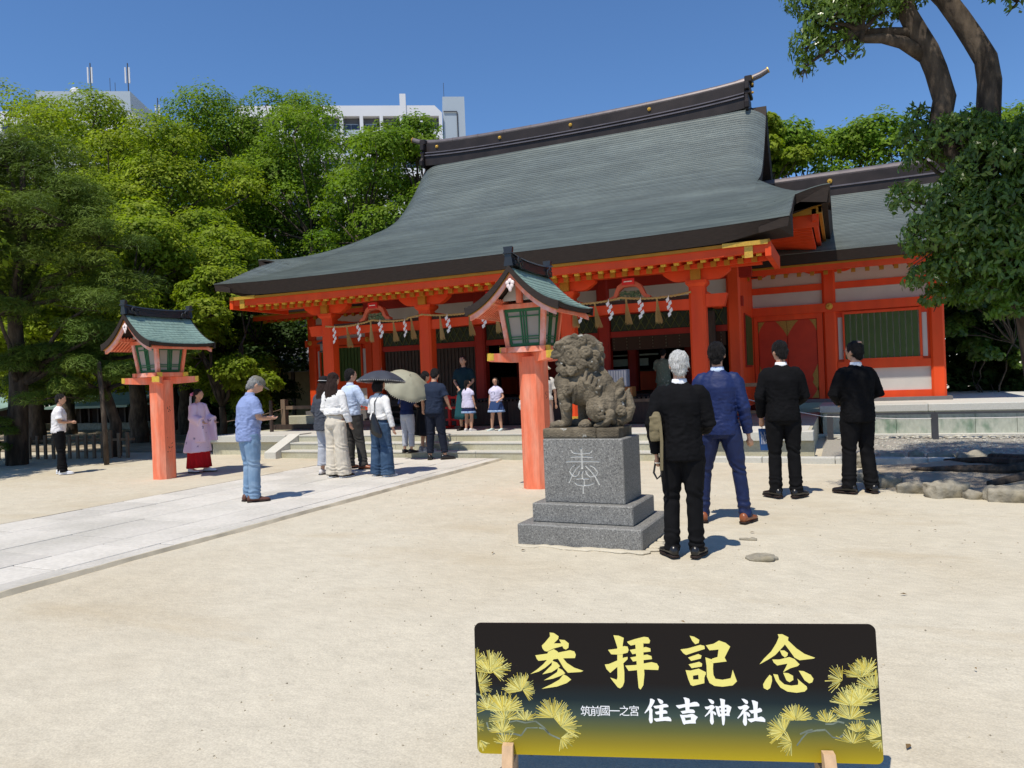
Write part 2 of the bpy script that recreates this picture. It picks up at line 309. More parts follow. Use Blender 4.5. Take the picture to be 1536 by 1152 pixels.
# ---------------------------------------------------------------- steps and platform of stone
stp = thing('stone_steps', 'broad flight of three pale granite steps before the red hall', 'steps', (-7.1, 12.9, 0))
SX0, SX1 = -11.5, -2.75
for r_, (y0, z1) in enumerate([(12.88, .15), (13.18, .30), (13.48, .45)]):
    x = SX0; random.seed(r_ + 20)
    while x < SX1 - .3:
        L = random.uniform(1.15, 1.75); x1 = min(x + L, SX1)
        if SX1 - x1 < .5: x1 = SX1
        b = MB().box(x + .003, x1 - .003, y0 + .012, y0 + .42, z1 - .16 if r_ else -.03, z1 - .035)
        part('riser_stone', b, STEP, stp)
        b = MB().box(x + .003, x1 - .003, y0, y0 + .42, z1 - .035, z1, .006); part('tread_stone', b, STEPTOP, stp); x = x1
for sx in (SX0 - .17, SX1 + .17):
    pr = [(12.72, -.03), (12.72, .13), (13.55, .475), (13.95, .475), (13.95, -.03)]
    b = MB().prism(pr, lambda a, z: (sx - .16, a, z), lambda a, z: (sx + .16, a, z)); part('side_slope', b, STEPTOP, stp)
pf = thing('stone_platform', 'pale stone platform carrying the red columns of the hall', 'platform', (-7.1, 15, 0))
b = MB().box(-14.2, -.55, 13.78, 19.4, -.03, .446); part('core', b, STEP, pf)
for xa, xb in ((-14.2, SX0 - .34), (SX1 + .34, -.5)):
    x = xa
    while x < xb - .1:
        x1 = min(x + 1.25, xb); x1 = xb if xb - x1 < .4 else x1
        part('edge_slab', MB().box(x + .003, x1 - .003, 13.42, 13.80, .29, .452, .01), STEPTOP, pf)
        part('base_block', MB().box(x + .003, x1 - .003, 13.52, 13.79, -.03, .28), STEP, pf); x = x1
x = -14.1
while x < -.7:
    part('paving_slab', MB().box(x + .004, min(x + 1.2, -.6) - .004, 13.80 if not (SX0 - .3 < x < SX1) else 13.91, 14.85, .43, .452), STEPTOP, pf); x += 1.2
# terrace under the right wing
ter = thing('stone_terrace', 'grey stone terrace with algae stains below the right wing', 'terrace', (2, 18, 0))
part('core', MB().box(-.45, 9.4, 17.78, 26, -.03, .64), STEP, ter)
x = -.52; random.seed(5)
while x < 9.3:
    x1 = x + random.choice([1.6, 1.9, 2.1]); part('cap_slab', MB().box(x + .003, x1 - .003, 17.58, 18.5, .525, .68, .012), STEPTOP, ter); x = x1
part('floor', MB().box(-.5, 9.4, 18.5, 25, .60, .676), STEPTOP, ter)
x = -.46
while x < 9.2:
    x1 = x + .72; part('wall_slab', MB().box(x + .004, x1 - .004, 17.66 + random.uniform(-.004, .004), 17.79, -.03, .525), MOSSY, ter); x = x1
part('footing', MB().box(-.6, 9.4, 17.5, 17.67, -.03, .06, .01), STEPTOP, ter)
# low rail before the terrace
rl = thing('low_rail', 'low dark metal rail with posts in front of the stained terrace', 'railing', (1.9, 16.9, 0))
part('rail', MB().box(-.35, 8.2, 16.88, 16.92, .505, .545), METALG, rl)
for x in (-.3, 1.62, 3.55, 5.5): part('post', MB().box(x - .06, x + .06, 16.85, 16.95, -.02, .504), METALG, rl)
part('cord', MB().tube([(-1.9, 15.9, .95), (-1.0, 16.2, .66), (-.4, 16.85, .49), (1.0, 16.87, .42), (2.6, 16.87, .415), (5, 16.87, .44), (8, 16.87, .42)], .009, 6), mat('white_cord', (.7, .66, .62), .7), rl)
gr = thing('grey_barrier', 'grey wooden barrier rail beside the hall corner behind the suited men', 'barrier', (-1.6, 15.4, .45))
part('rail', MB().box(-2.6, -1.25, 15.38, 15.45, 1.20, 1.27), WOOD, gr); part('rail', MB().box(-2.6, -1.25, 15.38, 15.45, .66, .72), WOOD, gr)
for x in (-2.55, -1.28): part('post', MB().box(x - .05, x + .05, 15.36, 15.47, .45, 1.45), WOOD, gr)
# ---------------------------------------------------------------- the hall: roof
hall = thing('shrine_hall', 'large vermilion shrine hall with sweeping grey copper roof', 'shrine hall', (-7.1, 17.3, .45))
XC = -7.15; YE, YR = 13.15, 21.7
_py = np.array([13.15, 14.5, 16.0, 17.5, 18.7, 19.7, 20.5, 21.2, 21.7]); _pz = np.array([4.0, 4.43, 4.95, 5.56, 6.18, 6.88, 7.62, 8.43, 9.12])
_pc = np.polyfit(_py - 17, _pz, 5)
def prof(y): return float(np.polyval(_pc, y - 17))
def sstep(a, b, x): t = min(max((x - a) / (b - a), 0), 1); return t * t * (3 - 2 * t)
def smin(a, b, k=.12): h = max(k - abs(a - b), 0) / k; return min(a, b) - h * h * k * .25
VX = 5.45                      # verge half width
def roof_z(x, y, back=False):
    yy = y if not back else 2 * YR - y
    u = abs(x - XC); z = prof(yy)
    e = sstep(15.5, 13.1, yy)
    z += e * .07 * (u / 6.3) ** 4                                     # eave turns up at the ends
    g = sstep(18.2, 19.8, yy)
    if u > VX - .75: z -= g * .30 * ((u - VX + .75) / .75) ** 2.6     # verge curls down
    return z
def courses(y0, y1, step=.105):
    ys = [y0]; 
    while ys[-1] < y1:
        y = ys[-1]; s = abs(prof(y + .05) - prof(y)) / .05; ys.append(y + step / sqrt(1 + s * s))
    ys[-1] = y1; return ys
ROOFLIP = .012
def shingled(xs, ys, zf):
    """stepped courses, each a separate strip split in sheets: butt ends proud of the one below"""
    b = MB()
    for k in range(len(ys) - 1):
        y0, y1 = ys[k], ys[k + 1]; n = len(xs)
        lo = [(x, y0, zf(x, y0) + ROOFLIP) for x in xs]; hi = [(x, y1 + .01, zf(x, y1) + .001) for x in xs]; un = [(x, y0, zf(x, y0) - .004) for x in xs]
        b.add(un + lo + hi, [(i, i + 1, n + i + 1, n + i) for i in range(n - 1)] + [(n + i, n + i + 1, 2 * n + i + 1, 2 * n + i) for i in range(n - 1)])
    return b
xs_main = list(np.concatenate([np.linspace(XC - VX, XC - VX + .8, 9), np.linspace(XC - VX + 1.3, XC + VX - 1.3, 26), np.linspace(XC + VX - .8, XC + VX, 9)]))
ysf = courses(YE, YR - .25)
roof = part('roof', shingled(xs_main, ysf, roof_z), COPPER, hall)
b = MB(); ysb = np.linspace(YR + .2, 29.5, 24); b.grid([[(x, y, roof_z(x, y, True)) for x in xs_main] for y in ysb]); part('rear_slope', b, COPPER, roof)
# side skirts: from the verge out to the side eave, wrapping round the front corners
SKX = 7.03
def skirt_z(x, y, back=False):
    u = abs(x - XC); yy = y if not back else 2 * YR - y; d = SKX - u
    side = 4.93 + .60 * d + .10 * d * d
    z = smin(prof(yy) + sstep(15.5, 13.1, yy) * .07 * (u / 6.3) ** 4, side, .3)
    c = sstep(5.6, 7.03, u) * math.exp(-max(yy - 15.30, 0) / 1.1) * sstep(13.2, 15.0, yy); z += .30 * c
    return z
for sg in (1, -1):
    xs_s = [XC + sg * u for u in np.linspace(VX, SKX, 14)]
    xs_k = [XC + sg * u for u in np.linspace(VX, 6.42, 8)]
    if sg < 0: xs_s = xs_s[::-1]; xs_k = xs_k[::-1]
    part('side_skirt', shingled(xs_s, courses(15.32, 19.4), skirt_z), COPPER, roof)
    b = MB(); b.grid([[(x, y, skirt_z(x, y, y > YR)) for x in ([XC + sg * u for u in np.linspace(VX - .9, SKX, 12)][::sg])] for y in np.linspace(19.38, 28.0, 20)]); part('rear_skirt', b, COPPER, roof)
    part('canopy_skirt', shingled(xs_k, courses(YE, 15.5), skirt_z), COPPER, roof)
# thick dark eave edges
def eave_strip(xs, yf, zf, th, depth, name, yoff=0.0):
    b = MB(); rings = []
    for x in xs:
        y = yf; z = zf(x, y); xb = XC + (x - XC) * (.968 if depth < 1 else 1); t_ = th * (1 - .45 * max(0, (abs(x - XC) - 5.5) / .92)) if depth < 1 else th; rings.append([(x, y, z + .008), (xb, y + .06, z - t_), (x, y + depth, z - th + depth * .10), (x, y + depth, zf(x, y + depth) - (.10 if depth < 1 else .30))])
    b.rings(rings); part(name, b, DKBROWN, roof)
eave_strip([XC + u for u in np.linspace(-6.42, 6.42, 40)], YE, lambda x, y: skirt_z(x, y), .30, .9, 'front_eave')
for sg in (1, -1):
    eave_strip(sorted([XC + sg * u for u in np.linspace(6.25, SKX, 8)]), 15.32, lambda x, y: skirt_z(x, y), .34, 1.2, 'corner_eave')
    # side eave running back
    b = MB(); rings = []
    for y in np.linspace(15.33, 28.0, 26):
        z = skirt_z(XC + sg * SKX, y, y > YR); x = XC + sg * SKX; rings.append([(x, y, z + .006), (x - sg * .06, y, z - .34), (x - sg * 1.0, y, z - .20), (x - sg * 1.0, y, skirt_z(x - sg * 1.0, y, y > YR) - .28)])
    if sg > 0: rings = [q[::-1] for q in rings]
    b.rings(rings); part('side_eave', b, DKBROWN, roof)
    # canopy verge
    b = MB(); rings = []
    for y in np.linspace(YE + .01, 15.6, 12):
        z = skirt_z(XC + sg * 6.42, y); x = XC + sg * 6.42; rings.append([(x, y, z + .006), (x - sg * .04, y, z - .17 - .13 * sstep(13.2, 14.6, y)), (x - sg * .5, y, z - .24), (x - sg * .5, y, skirt_z(x - sg * .5, y) - .12)])
    if sg > 0: rings = [q[::-1] for q in rings]
    b.rings(rings); part('canopy_verge', b, DKBROWN, roof)
    # main gable verge (both slopes) and gable field
    for back in (False, True):
        b = MB(); rings = []
        for y in np.linspace(18.75, YR, 16):
            z = roof_z(XC + sg * VX, y); x = XC + sg * VX; Y = y if not back else 2 * YR - y
            rings.append([(x, Y, z + .004), (x - sg * .03, Y, z - .42), (x - sg * .35, Y, z - .44), (x - sg * .6, Y, z + .02)])
        b.rings(rings); part('gable_verge', b, DKBROWN, roof)
        b = MB(); rings = []
        for y in np.linspace(19.2, YR - .2, 12):
            z = roof_z(XC + sg * (VX - .6), y) - .40; x = XC + sg * (VX - .36); Y = y if not back else 2 * YR - y
            rings.append([(x, Y, z), (x, Y, z - .34), (x - sg * .06, Y, z - .34), (x - sg * .06, Y, z)])
        b.rings(rings); part('bargeboard', b, RED, roof)
    b = MB(); pr = [(y, roof_z(XC + sg * (VX - .9), y) - .15) for y in np.linspace(19.2, YR, 10)]; pr += [(2 * YR - y, z) for y, z in pr[::-1][1:]]; pr += [(2 * YR - 19.2, 5.4), (19.2, 5.4)]
    b.prism(pr, lambda a, z: (XC + sg * (VX - .95), a, z), lambda a, z: (XC + sg * (VX - 1.0), a, z)); part('gable_wall', b, RED, roof)
# ridge
RX0, RX1 = -12.45, -2.25
def rcurve(x): u = (x - (RX0 + RX1) / 2) / ((RX1 - RX0) / 2); return .10 * u * u + .05 * u ** 6
def ridge_bar(y0, y1, z0, z1, x0=RX0, x1=RX1, n=30):
    b = MB(); b.rings([[(x, y0, z0 + rcurve(x)), (x, y1, z0 + rcurve(x)), (x, y1, z1 + rcurve(x)), (x, y0, z1 + rcurve(x))] for x in np.linspace(x0, x1, n)]); return b
part('ridge_base', ridge_bar(YR - .30, YR + .30, 8.62, 8.92), RIDGE, roof)
part('ridge_moulding', ridge_bar(YR - .34, YR + .34, 8.92, 8.955), CAP, roof)
part('ridge_base', ridge_bar(YR - .25, YR + .25, 8.955, 9.03), RIDGE, roof)
part('ridge_moulding', ridge_bar(YR - .29, YR + .29, 9.03, 9.06), CAP, roof)
part('ridge_board', ridge_bar(YR - .19, YR + .19, 9.06, 9.37), RIDGE, roof)
b = MB(); b.tube([(x, YR, 9.44 + rcurve(x)) for x in np.linspace(RX0 - .25, RX1 + .1, 30)], .10, 12)
for x in np.linspace(RX0, RX1, 12): b.tube([(x - .015, YR, 9.44 + rcurve(x)), (x + .015, YR, 9.44 + rcurve(x))], .107, 12)
part('ridge_cap', b, CAP, roof)
for x in (-12.05, -9.75, -7.36, -4.92):
    b = MB(); b.tube([(x, YR - .19, 9.25 + rcurve(x)), (x, YR - .225, 9.25 + rcurve(x))], [.058, .046], 16); b.ball((x, YR - .225, 9.25 + rcurve(x)), (.025, .02, .025), 8, 5); part('gold_crest', b, GOLD, roof)
for sg, xe in ((1, RX1), (-1, RX0)):
    b = MB(); xa = xe + sg * .02
    for (z0, z1, w, t) in ((8.55, 8.98, .40, .10), (9.0, 9.10, .33, .16), (9.12, 9.32, .38, .13), (9.34, 9.52, .27, .20)):
        z0 += rcurve(xe); z1 += rcurve(xe); b.box(min(xa, xa + sg * t), max(xa, xa + sg * t), YR - w, YR + w, z0, z1, .02)
    b.tube([(xa + sg * .06, YR - .42, 8.60 + rcurve(xe)), (xa + sg * .06, YR - .44, 8.72 + rcurve(xe)), (xa + sg * .06, YR - .36, 8.8 + rcurve(xe))], .07, 8)
    b.tube([(xa + sg * .06, YR + .42, 8.60 + rcurve(xe)), (xa + sg * .06, YR + .44, 8.72 + rcurve(xe)), (xa + sg * .06, YR + .36, 8.8 + rcurve(xe))], .07, 8)
    part('ridge_end_plate', b, RIDGE, roof)
    b = MB(); b.tube([(xe - sg * .3, YR, 9.58), (xe + sg * .1, YR, 9.63), (xe + sg * .42, YR, 9.71), (xe + sg * .62, YR, 9.80)], [.085, .09, .085, .075], 12); part('ridge_horn', b, CAP, roof)
    b = MB(); b.tube([(xe + sg * .62, YR, 9.80), (xe + sg * .645, YR, 9.81)], [.09, .085], 12)
    for zz in (9.15, 9.38, 9.55): b.ball((xa + sg * .2, YR - .18, zz + .05), .035, 8, 5)
    part('horn_cap', b, GOLD, roof)

# ---------------------------------------------------------------- under the front eave
def bx(*a, **k): return MB().box(*a, **k)
def barx(name, m, x0, x1, y0, y1, zc, h, p=None, up=.05, n=24):   # bar that follows the rising eave
    b = MB(); b.rings([[(x, y0, zc + up * (abs(x - XC) / 6.3) ** 4), (x, y1, zc + up * (abs(x - XC) / 6.3) ** 4), (x, y1, zc + h + up * (abs(x - XC) / 6.3) ** 4), (x, y0, zc + h + up * (abs(x - XC) / 6.3) ** 4)] for x in np.linspace(x0, x1, n)]); return part(name, b, m, p or hall)
EX0, EX1 = XC - 6.05, XC + 6.08
barx('gilt_strip', OCHRE, EX0, EX1, 13.26, 13.75, 3.645, .055)
barx('eave_board', ORANGE, EX0 + .05, EX1 - .05, 13.31, 13.42, 3.50, .143)
barx('soffit', ORANGE, EX0 + .05, EX1 - .05, 13.42, 15.4, 3.64, .02, up=.04)
barx('lower_eave_board', ORANGE, EX0 + .15, EX1 - .1, 13.92, 14.02, 3.44, .075)
def rafter_set(parent, x0, x1, n, y0, y1, z0, z1, w, h, capm, mat_, up=.05):
    b = MB(); b.hexa([(-w, y0, z0), (w, y0, z0), (w, y1, z1), (-w, y1, z1)], [(-w, y0, z0 + h), (w, y0, z0 + h), (w, y1, z1 + h), (-w, y1, z1 + h)]); me = b.mesh('rafter', mat_)
    c = MB(); e = .006; c.box(-w - e, w + e, y0 - .008, y0 + .075, z0 - e, z0 + h + e * .3); cm = c.mesh('rafter_cap', capm); o3 = org(parent)
    for x in np.linspace(x0, x1, n):
        dz = up * (abs(x - XC) / 6.3) ** 4 if up else 0; r_ = ob('rafter', me, parent, (x - o3.x, -o3.y, -o3.z + dz)); ob('rafter_cap', cm, r_)
rafter_set(hall, EX0 + .25, EX1 - .2, 50, 13.46, 14.6, 3.475, 3.60, .038, .085, GOLDY, ORANGE)
rafter_set(hall, EX0 + .37, EX1 - .32, 49, 13.86, 15.6, 3.435, 3.66, .042, .085, OCHRE, ORANGE)
# end plates of the eave with gold fittings
for sx in (EX0 + .03, EX1 - .03):
    s = 1 if sx > XC else -1
    part('bargeboard_end', bx(sx - .05, sx + .05, 13.28, 15.2, 3.46, 3.70), ORANGE, hall)
    part('gold_fitting', bx(sx - s * .32 - .07, sx - s * .32 + .07, 13.29, 13.308, 3.46, 3.74), GOLD, hall)
    part('gold_fitting', bx(min(sx, sx - s * .75), max(sx, sx - s * .75), 13.245, 13.262, 3.66, 3.735), GOLD, hall)
# columns, capitals, boat brackets
CX = [-11.35, -8.62, -5.2, -2.53]
def column(parent, x, y, z0, z1, w, m=ORANGE, ch=.045):
    p = [(x - w + ch, y - w), (x + w - ch, y - w), (x + w, y - w + ch), (x + w, y + w - ch), (x + w - ch, y + w), (x - w + ch, y + w), (x - w, y + w - ch), (x - w, y - w + ch)]
    b = MB().prism(p, lambda a, c: (a, c, z0), lambda a, c: (a, c, z1)); return part('column', b, m, parent)
def boat(x, y, z, L, h, t, m, parent):
    pr = []; n = 10
    for i in range(n + 1): a = i / n; pr.append((-L / 2 + a * L * .22, h * (1 - sin(a * pi / 2)) * .75))
    pr += [(-q[0], q[1]) for q in pr[::-1]]; pr += [(L / 2, h), (-L / 2, h)]
    b = MB().prism(pr, lambda a, c: (x + a, y - t, z + c), lambda a, c: (x + a, y + t, z + c)); return part('bracket_arm', b, m, parent)
for x in CX:
    part('column_base', bx(x - .24, x + .24, 14.36, 14.84, .452, .54, bev=.02), STEPTOP, hall)
    part('column_shoe', bx(x - .165, x + .165, 14.435, 14.765, .54, .72), GOLD, hall)
    column(hall, x, 14.6, .54, 3.18, .155)
    b = MB(); b.hexa([(x - .15, 14.45, 3.18), (x + .15, 14.45, 3.18), (x + .15, 14.75, 3.18), (x - .15, 14.75, 3.18)], [(x - .2, 14.40, 3.24), (x + .2, 14.40, 3.24), (x + .2, 14.8, 3.24), (x - .2, 14.8, 3.24)]); b.box(x - .2, x + .2, 14.4, 14.8, 3.24, 3.30); part('capital', b, ORANGE, hall)
    boat(x, 14.55, 3.30, 1.28, .20, .09, ORANGE, hall)
    part('gold_block', bx(x - .095, x + .095, 14.38, 14.66, 3.305, 3.515), OCHRE, hall)
    b = MB(); b.box(x - .08, x + .08, 14.66, 17.3, 2.95, 3.15); part('tie_beam', b, ORANGE, hall)
part('purlin', bx(EX0 + .3, EX1 - .25, 14.46, 14.66, 3.502, 3.60), ORANGE, hall)
# rainbow tie beams with projecting noses
for xa, xb in zip(CX[:-1], CX[1:]):
    b = MB(); b.rings([[(x, 14.52, 2.74 + .05 * sin(pi * (x - xa) / (xb - xa))), (x, 14.68, 2.74 + .05 * sin(pi * (x - xa) / (xb - xa))), (x, 14.68, 2.96), (x, 14.52, 2.96)] for x in np.linspace(xa + .156, xb - .156, 12)]); part('tie_beam', b, ORANGE, hall)
    xm = (xa + xb) / 2
    part('dark_beam', bx(xa + .16, xb - .16, 14.55, 14.65, 2.962, 3.04), DARKWOOD, hall)
    # frog-leg strut: arch of vermilion round a green carving, red plaque above
    b = MB(); pr = [(-.42, 0), (-.30, .02), (-.235, .10), (-.20, .19), (-.13, .245), (0, .26), (.13, .245), (.20, .19), (.235, .10), (.30, .02), (.42, 0), (.42, .05), (.33, .09), (.29, .18), (.24, .28), (.14, .345), (0, .36), (-.14, .345), (-.24, .28), (-.29, .18), (-.33, .09), (-.42, .05)]
    for i in range(10):
        q = [pr[i], pr[i + 1], pr[20 - i], pr[21 - i]]; b.prism(q, lambda a, c: (xm + a, 14.50, 3.045 + c), lambda a, c: (xm + a, 14.64, 3.045 + c))
    part('frog_leg_strut', b, mat('pink_vermilion', (.62, .15, .08), .6), hall)
    b = MB()
    for i in range(14): a = random.uniform(.2, 2.9); q = random.uniform(.03, .2); b.ball((xm + q * cos(a), 14.56, 3.07 + q * sin(a)), (.04, .03, .03), 7, 5)
    b.box(xm - .22, xm + .22, 14.575, 14.6, 3.045, 3.22); part('carving', b, mat('green_carving', (.10, .17, .09), .7, .4, 30, col2=(.35, .30, .18), scale2=20), hall)
    part('plaque', bx(xm - .125, xm + .125, 14.44, 14.47, 3.33, 3.46), mat('signal_red', (.7, .03, .03), .5), hall)
    part('plaque_line', bx(xm - .085, xm + .085, 14.432, 14.437, 3.385, 3.405), PAPER, hall)
for x, s in ((CX[0], -1), (CX[-1], 1)):
    b = MB(); a, c = x + s * .156, x + s * .50; b.hexa([(min(a, c), 14.5, 2.78), (max(a, c), 14.5, 2.78), (max(a, c), 14.7, 2.78), (min(a, c), 14.7, 2.78)], [(min(a, c) - (.06 if s < 0 else 0), 14.5, 3.02), (max(a, c) + (.06 if s > 0 else 0), 14.5, 3.02), (max(a, c) + (.06 if s > 0 else 0), 14.7, 3.02), (min(a, c) - (.06 if s < 0 else 0), 14.7, 3.02)]); part('beam_nose', b, ORANGE, hall)

# ---------------------------------------------------------------- body of the hall
BX = [-11.8, -8.6, -5.25, -2.2]; YB = 17.3
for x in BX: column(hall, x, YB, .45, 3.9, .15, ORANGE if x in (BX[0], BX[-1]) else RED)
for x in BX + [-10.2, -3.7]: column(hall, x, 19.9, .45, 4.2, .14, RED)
part('floor', bx(-11.9, -2.1, 17.1, 24.5, .95, 1.08), DARKWOOD, hall)
for k in range(3): part('wooden_step', bx(-11.6, -2.4, 16.2 + k * .32, 16.55 + k * .32, .62 + k * .16, .66 + k * .16), DARKWOOD, hall)
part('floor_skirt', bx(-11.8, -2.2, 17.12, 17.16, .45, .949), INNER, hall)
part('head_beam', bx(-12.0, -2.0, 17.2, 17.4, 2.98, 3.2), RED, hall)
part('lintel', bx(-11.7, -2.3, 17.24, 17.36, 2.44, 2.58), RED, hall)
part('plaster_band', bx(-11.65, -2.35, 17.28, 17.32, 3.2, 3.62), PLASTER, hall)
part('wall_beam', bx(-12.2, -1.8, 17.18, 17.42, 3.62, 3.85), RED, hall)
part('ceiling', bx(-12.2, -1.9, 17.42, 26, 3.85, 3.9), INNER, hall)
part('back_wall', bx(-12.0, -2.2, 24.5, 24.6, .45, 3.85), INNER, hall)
for xa, xb in zip(BX[:-1], BX[1:]):
    b = MB(); b.box(xa + .16, xb - .16, 17.29, 17.31, 2.585, 2.975); part('transom_panel', b, mat('dark_green_panel', (.035, .05, .03), .6, .3, 12), hall)
    n = int((xb - xa - .3) / .2); b = MB(); z0, z1 = 2.6, 2.96
    for i in range(n):
        x = xa + .2 + i * .2; b.tube([(x, 17.27, z0), (x + .2, 17.27, z1)], .012, 4); b.tube([(x + .2, 17.275, z0), (x, 17.275, z1)], .012, 4)
    part('transom_lattice', b, mat('green_gold_lattice', (.12, .14, .05), .6), hall)
# left bay closed by a dark lattice shutter, narrow one in the centre-left
for xa, xb, mt in ((-11.6, -10.35, DARKWOOD), (-10.25, -8.8, DARKWOOD)):
    part('panel', bx(xa, xb, 17.3, 17.33, 1.08, 2.44), mt, hall)
    for i in range(int((xb - xa) / .11)): part('slat', bx(xa + .04 + i * .11, xa + .08 + i * .11, 17.27, 17.298, 1.1, 2.42), DARKWOOD, hall)
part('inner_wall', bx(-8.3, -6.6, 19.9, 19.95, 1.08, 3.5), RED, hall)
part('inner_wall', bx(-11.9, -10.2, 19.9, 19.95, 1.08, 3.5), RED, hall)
part('door_post', bx(-5.9, -5.62, 17.5, 17.7, 1.08, 2.9), DARKWOOD, hall); part('door_post', bx(-2.95, -2.6, 17.0, 17.12, .6, 2.9), DARKWOOD, hall)
# hanging tassels of the blind
b = MB()
for x in np.linspace(-5.0, -2.5, 9):
    for k in range(4): b.ball((x, 17.2, 2.40 - k * .075), (.014, .014, .02), 6, 4)
for x in np.linspace(-8.4, -5.5, 9):
    for k in range(4): b.ball((x, 17.2, 2.40 - k * .075), (.014, .014, .02), 6, 4)
part('blind_tassels', b, mat('dull_brass', (.16, .13, .08), .5), hall)
part('blind', bx(-5.05, -2.4, 17.22, 17.25, 2.12, 2.44), mat('reed_blind', (.05, .025, .015), .8, .3, 40, stretch=(1, 1, 12)), hall)
# side wall facing right, with green window
part('side_wall', bx(-2.12, -2.06, 17.45, 19.6, .676, 3.85), ORANGE, hall)
part('side_window_frame', bx(-2.06, -2.03, 17.75, 18.95, 1.6, 2.85), RED, hall)
for k in range(9): part('side_window_bar', bx(-2.028, -2.0, 17.8 + k * .125, 17.87 + k * .125, 1.65, 2.8), GREENW, hall)
part('left_side_wall', bx(-11.94, -11.88, 17.45, 19.6, .45, 3.85), ORANGE, hall)
# corner roof underside: red rafters fanning below the side eave
for sg in (1, -1):
    xo = XC + sg * (SKX - .16)
    part('side_eave_board', bx(min(xo, xo - sg * .06), max(xo, xo - sg * .06), 15.5, 27, 4.52, 4.64), OCHRE, hall)
    part('side_eave_board', bx(min(xo - sg * .1, xo - sg * .18), max(xo - sg * .1, xo - sg * .18), 15.5, 27, 4.38, 4.60), ORANGE, hall)
    part('corner_board', bx(min(xo, xo - sg * 1.1), max(xo, xo - sg * 1.1), 15.50, 15.56, 4.50, 4.66), OCHRE, hall)
    part('corner_board', bx(min(xo - sg * .06, xo - sg * 1.2), max(xo - sg * .06, xo - sg * 1.2), 15.62, 15.70, 4.28, 4.56), ORANGE, hall)
    o3 = org(hall)
    b = MB(); x0, x1 = 0, -sg * 1.75; b.hexa([(min(x0, x1), -.04, 0 if x0 < x1 else .30), (max(x0, x1), -.04, .30 if x0 < x1 else 0), (max(x0, x1), .04, .30 if x0 < x1 else 0), (min(x0, x1), .04, 0 if x0 < x1 else .30)],
        [(min(x0, x1), -.04, .10 if x0 < x1 else .40), (max(x0, x1), -.04, .40 if x0 < x1 else .10), (max(x0, x1), .04, .40 if x0 < x1 else .10), (min(x0, x1), .04, .10 if x0 < x1 else .40)]); me = b.mesh('rafter', ORANGE)
    for y in np.arange(15.85, 24, .21): ob('rafter', me, hall, (xo - sg * .2 - o3.x, y - o3.y, 4.24 - o3.z))
    part('side_purlin', bx(min(XC + sg * 5.25, XC + sg * 5.45), max(XC + sg * 5.25, XC + sg * 5.45), 15.6, 24, 4.3, 4.5), ORANGE, hall)
    part('gable_gold_plate', bx(min(XC + sg * 6.5, XC + sg * 6.52), max(XC + sg * 6.5, XC + sg * 6.52), 15.7, 15.95, 4.3, 4.6), GOLD, hall)

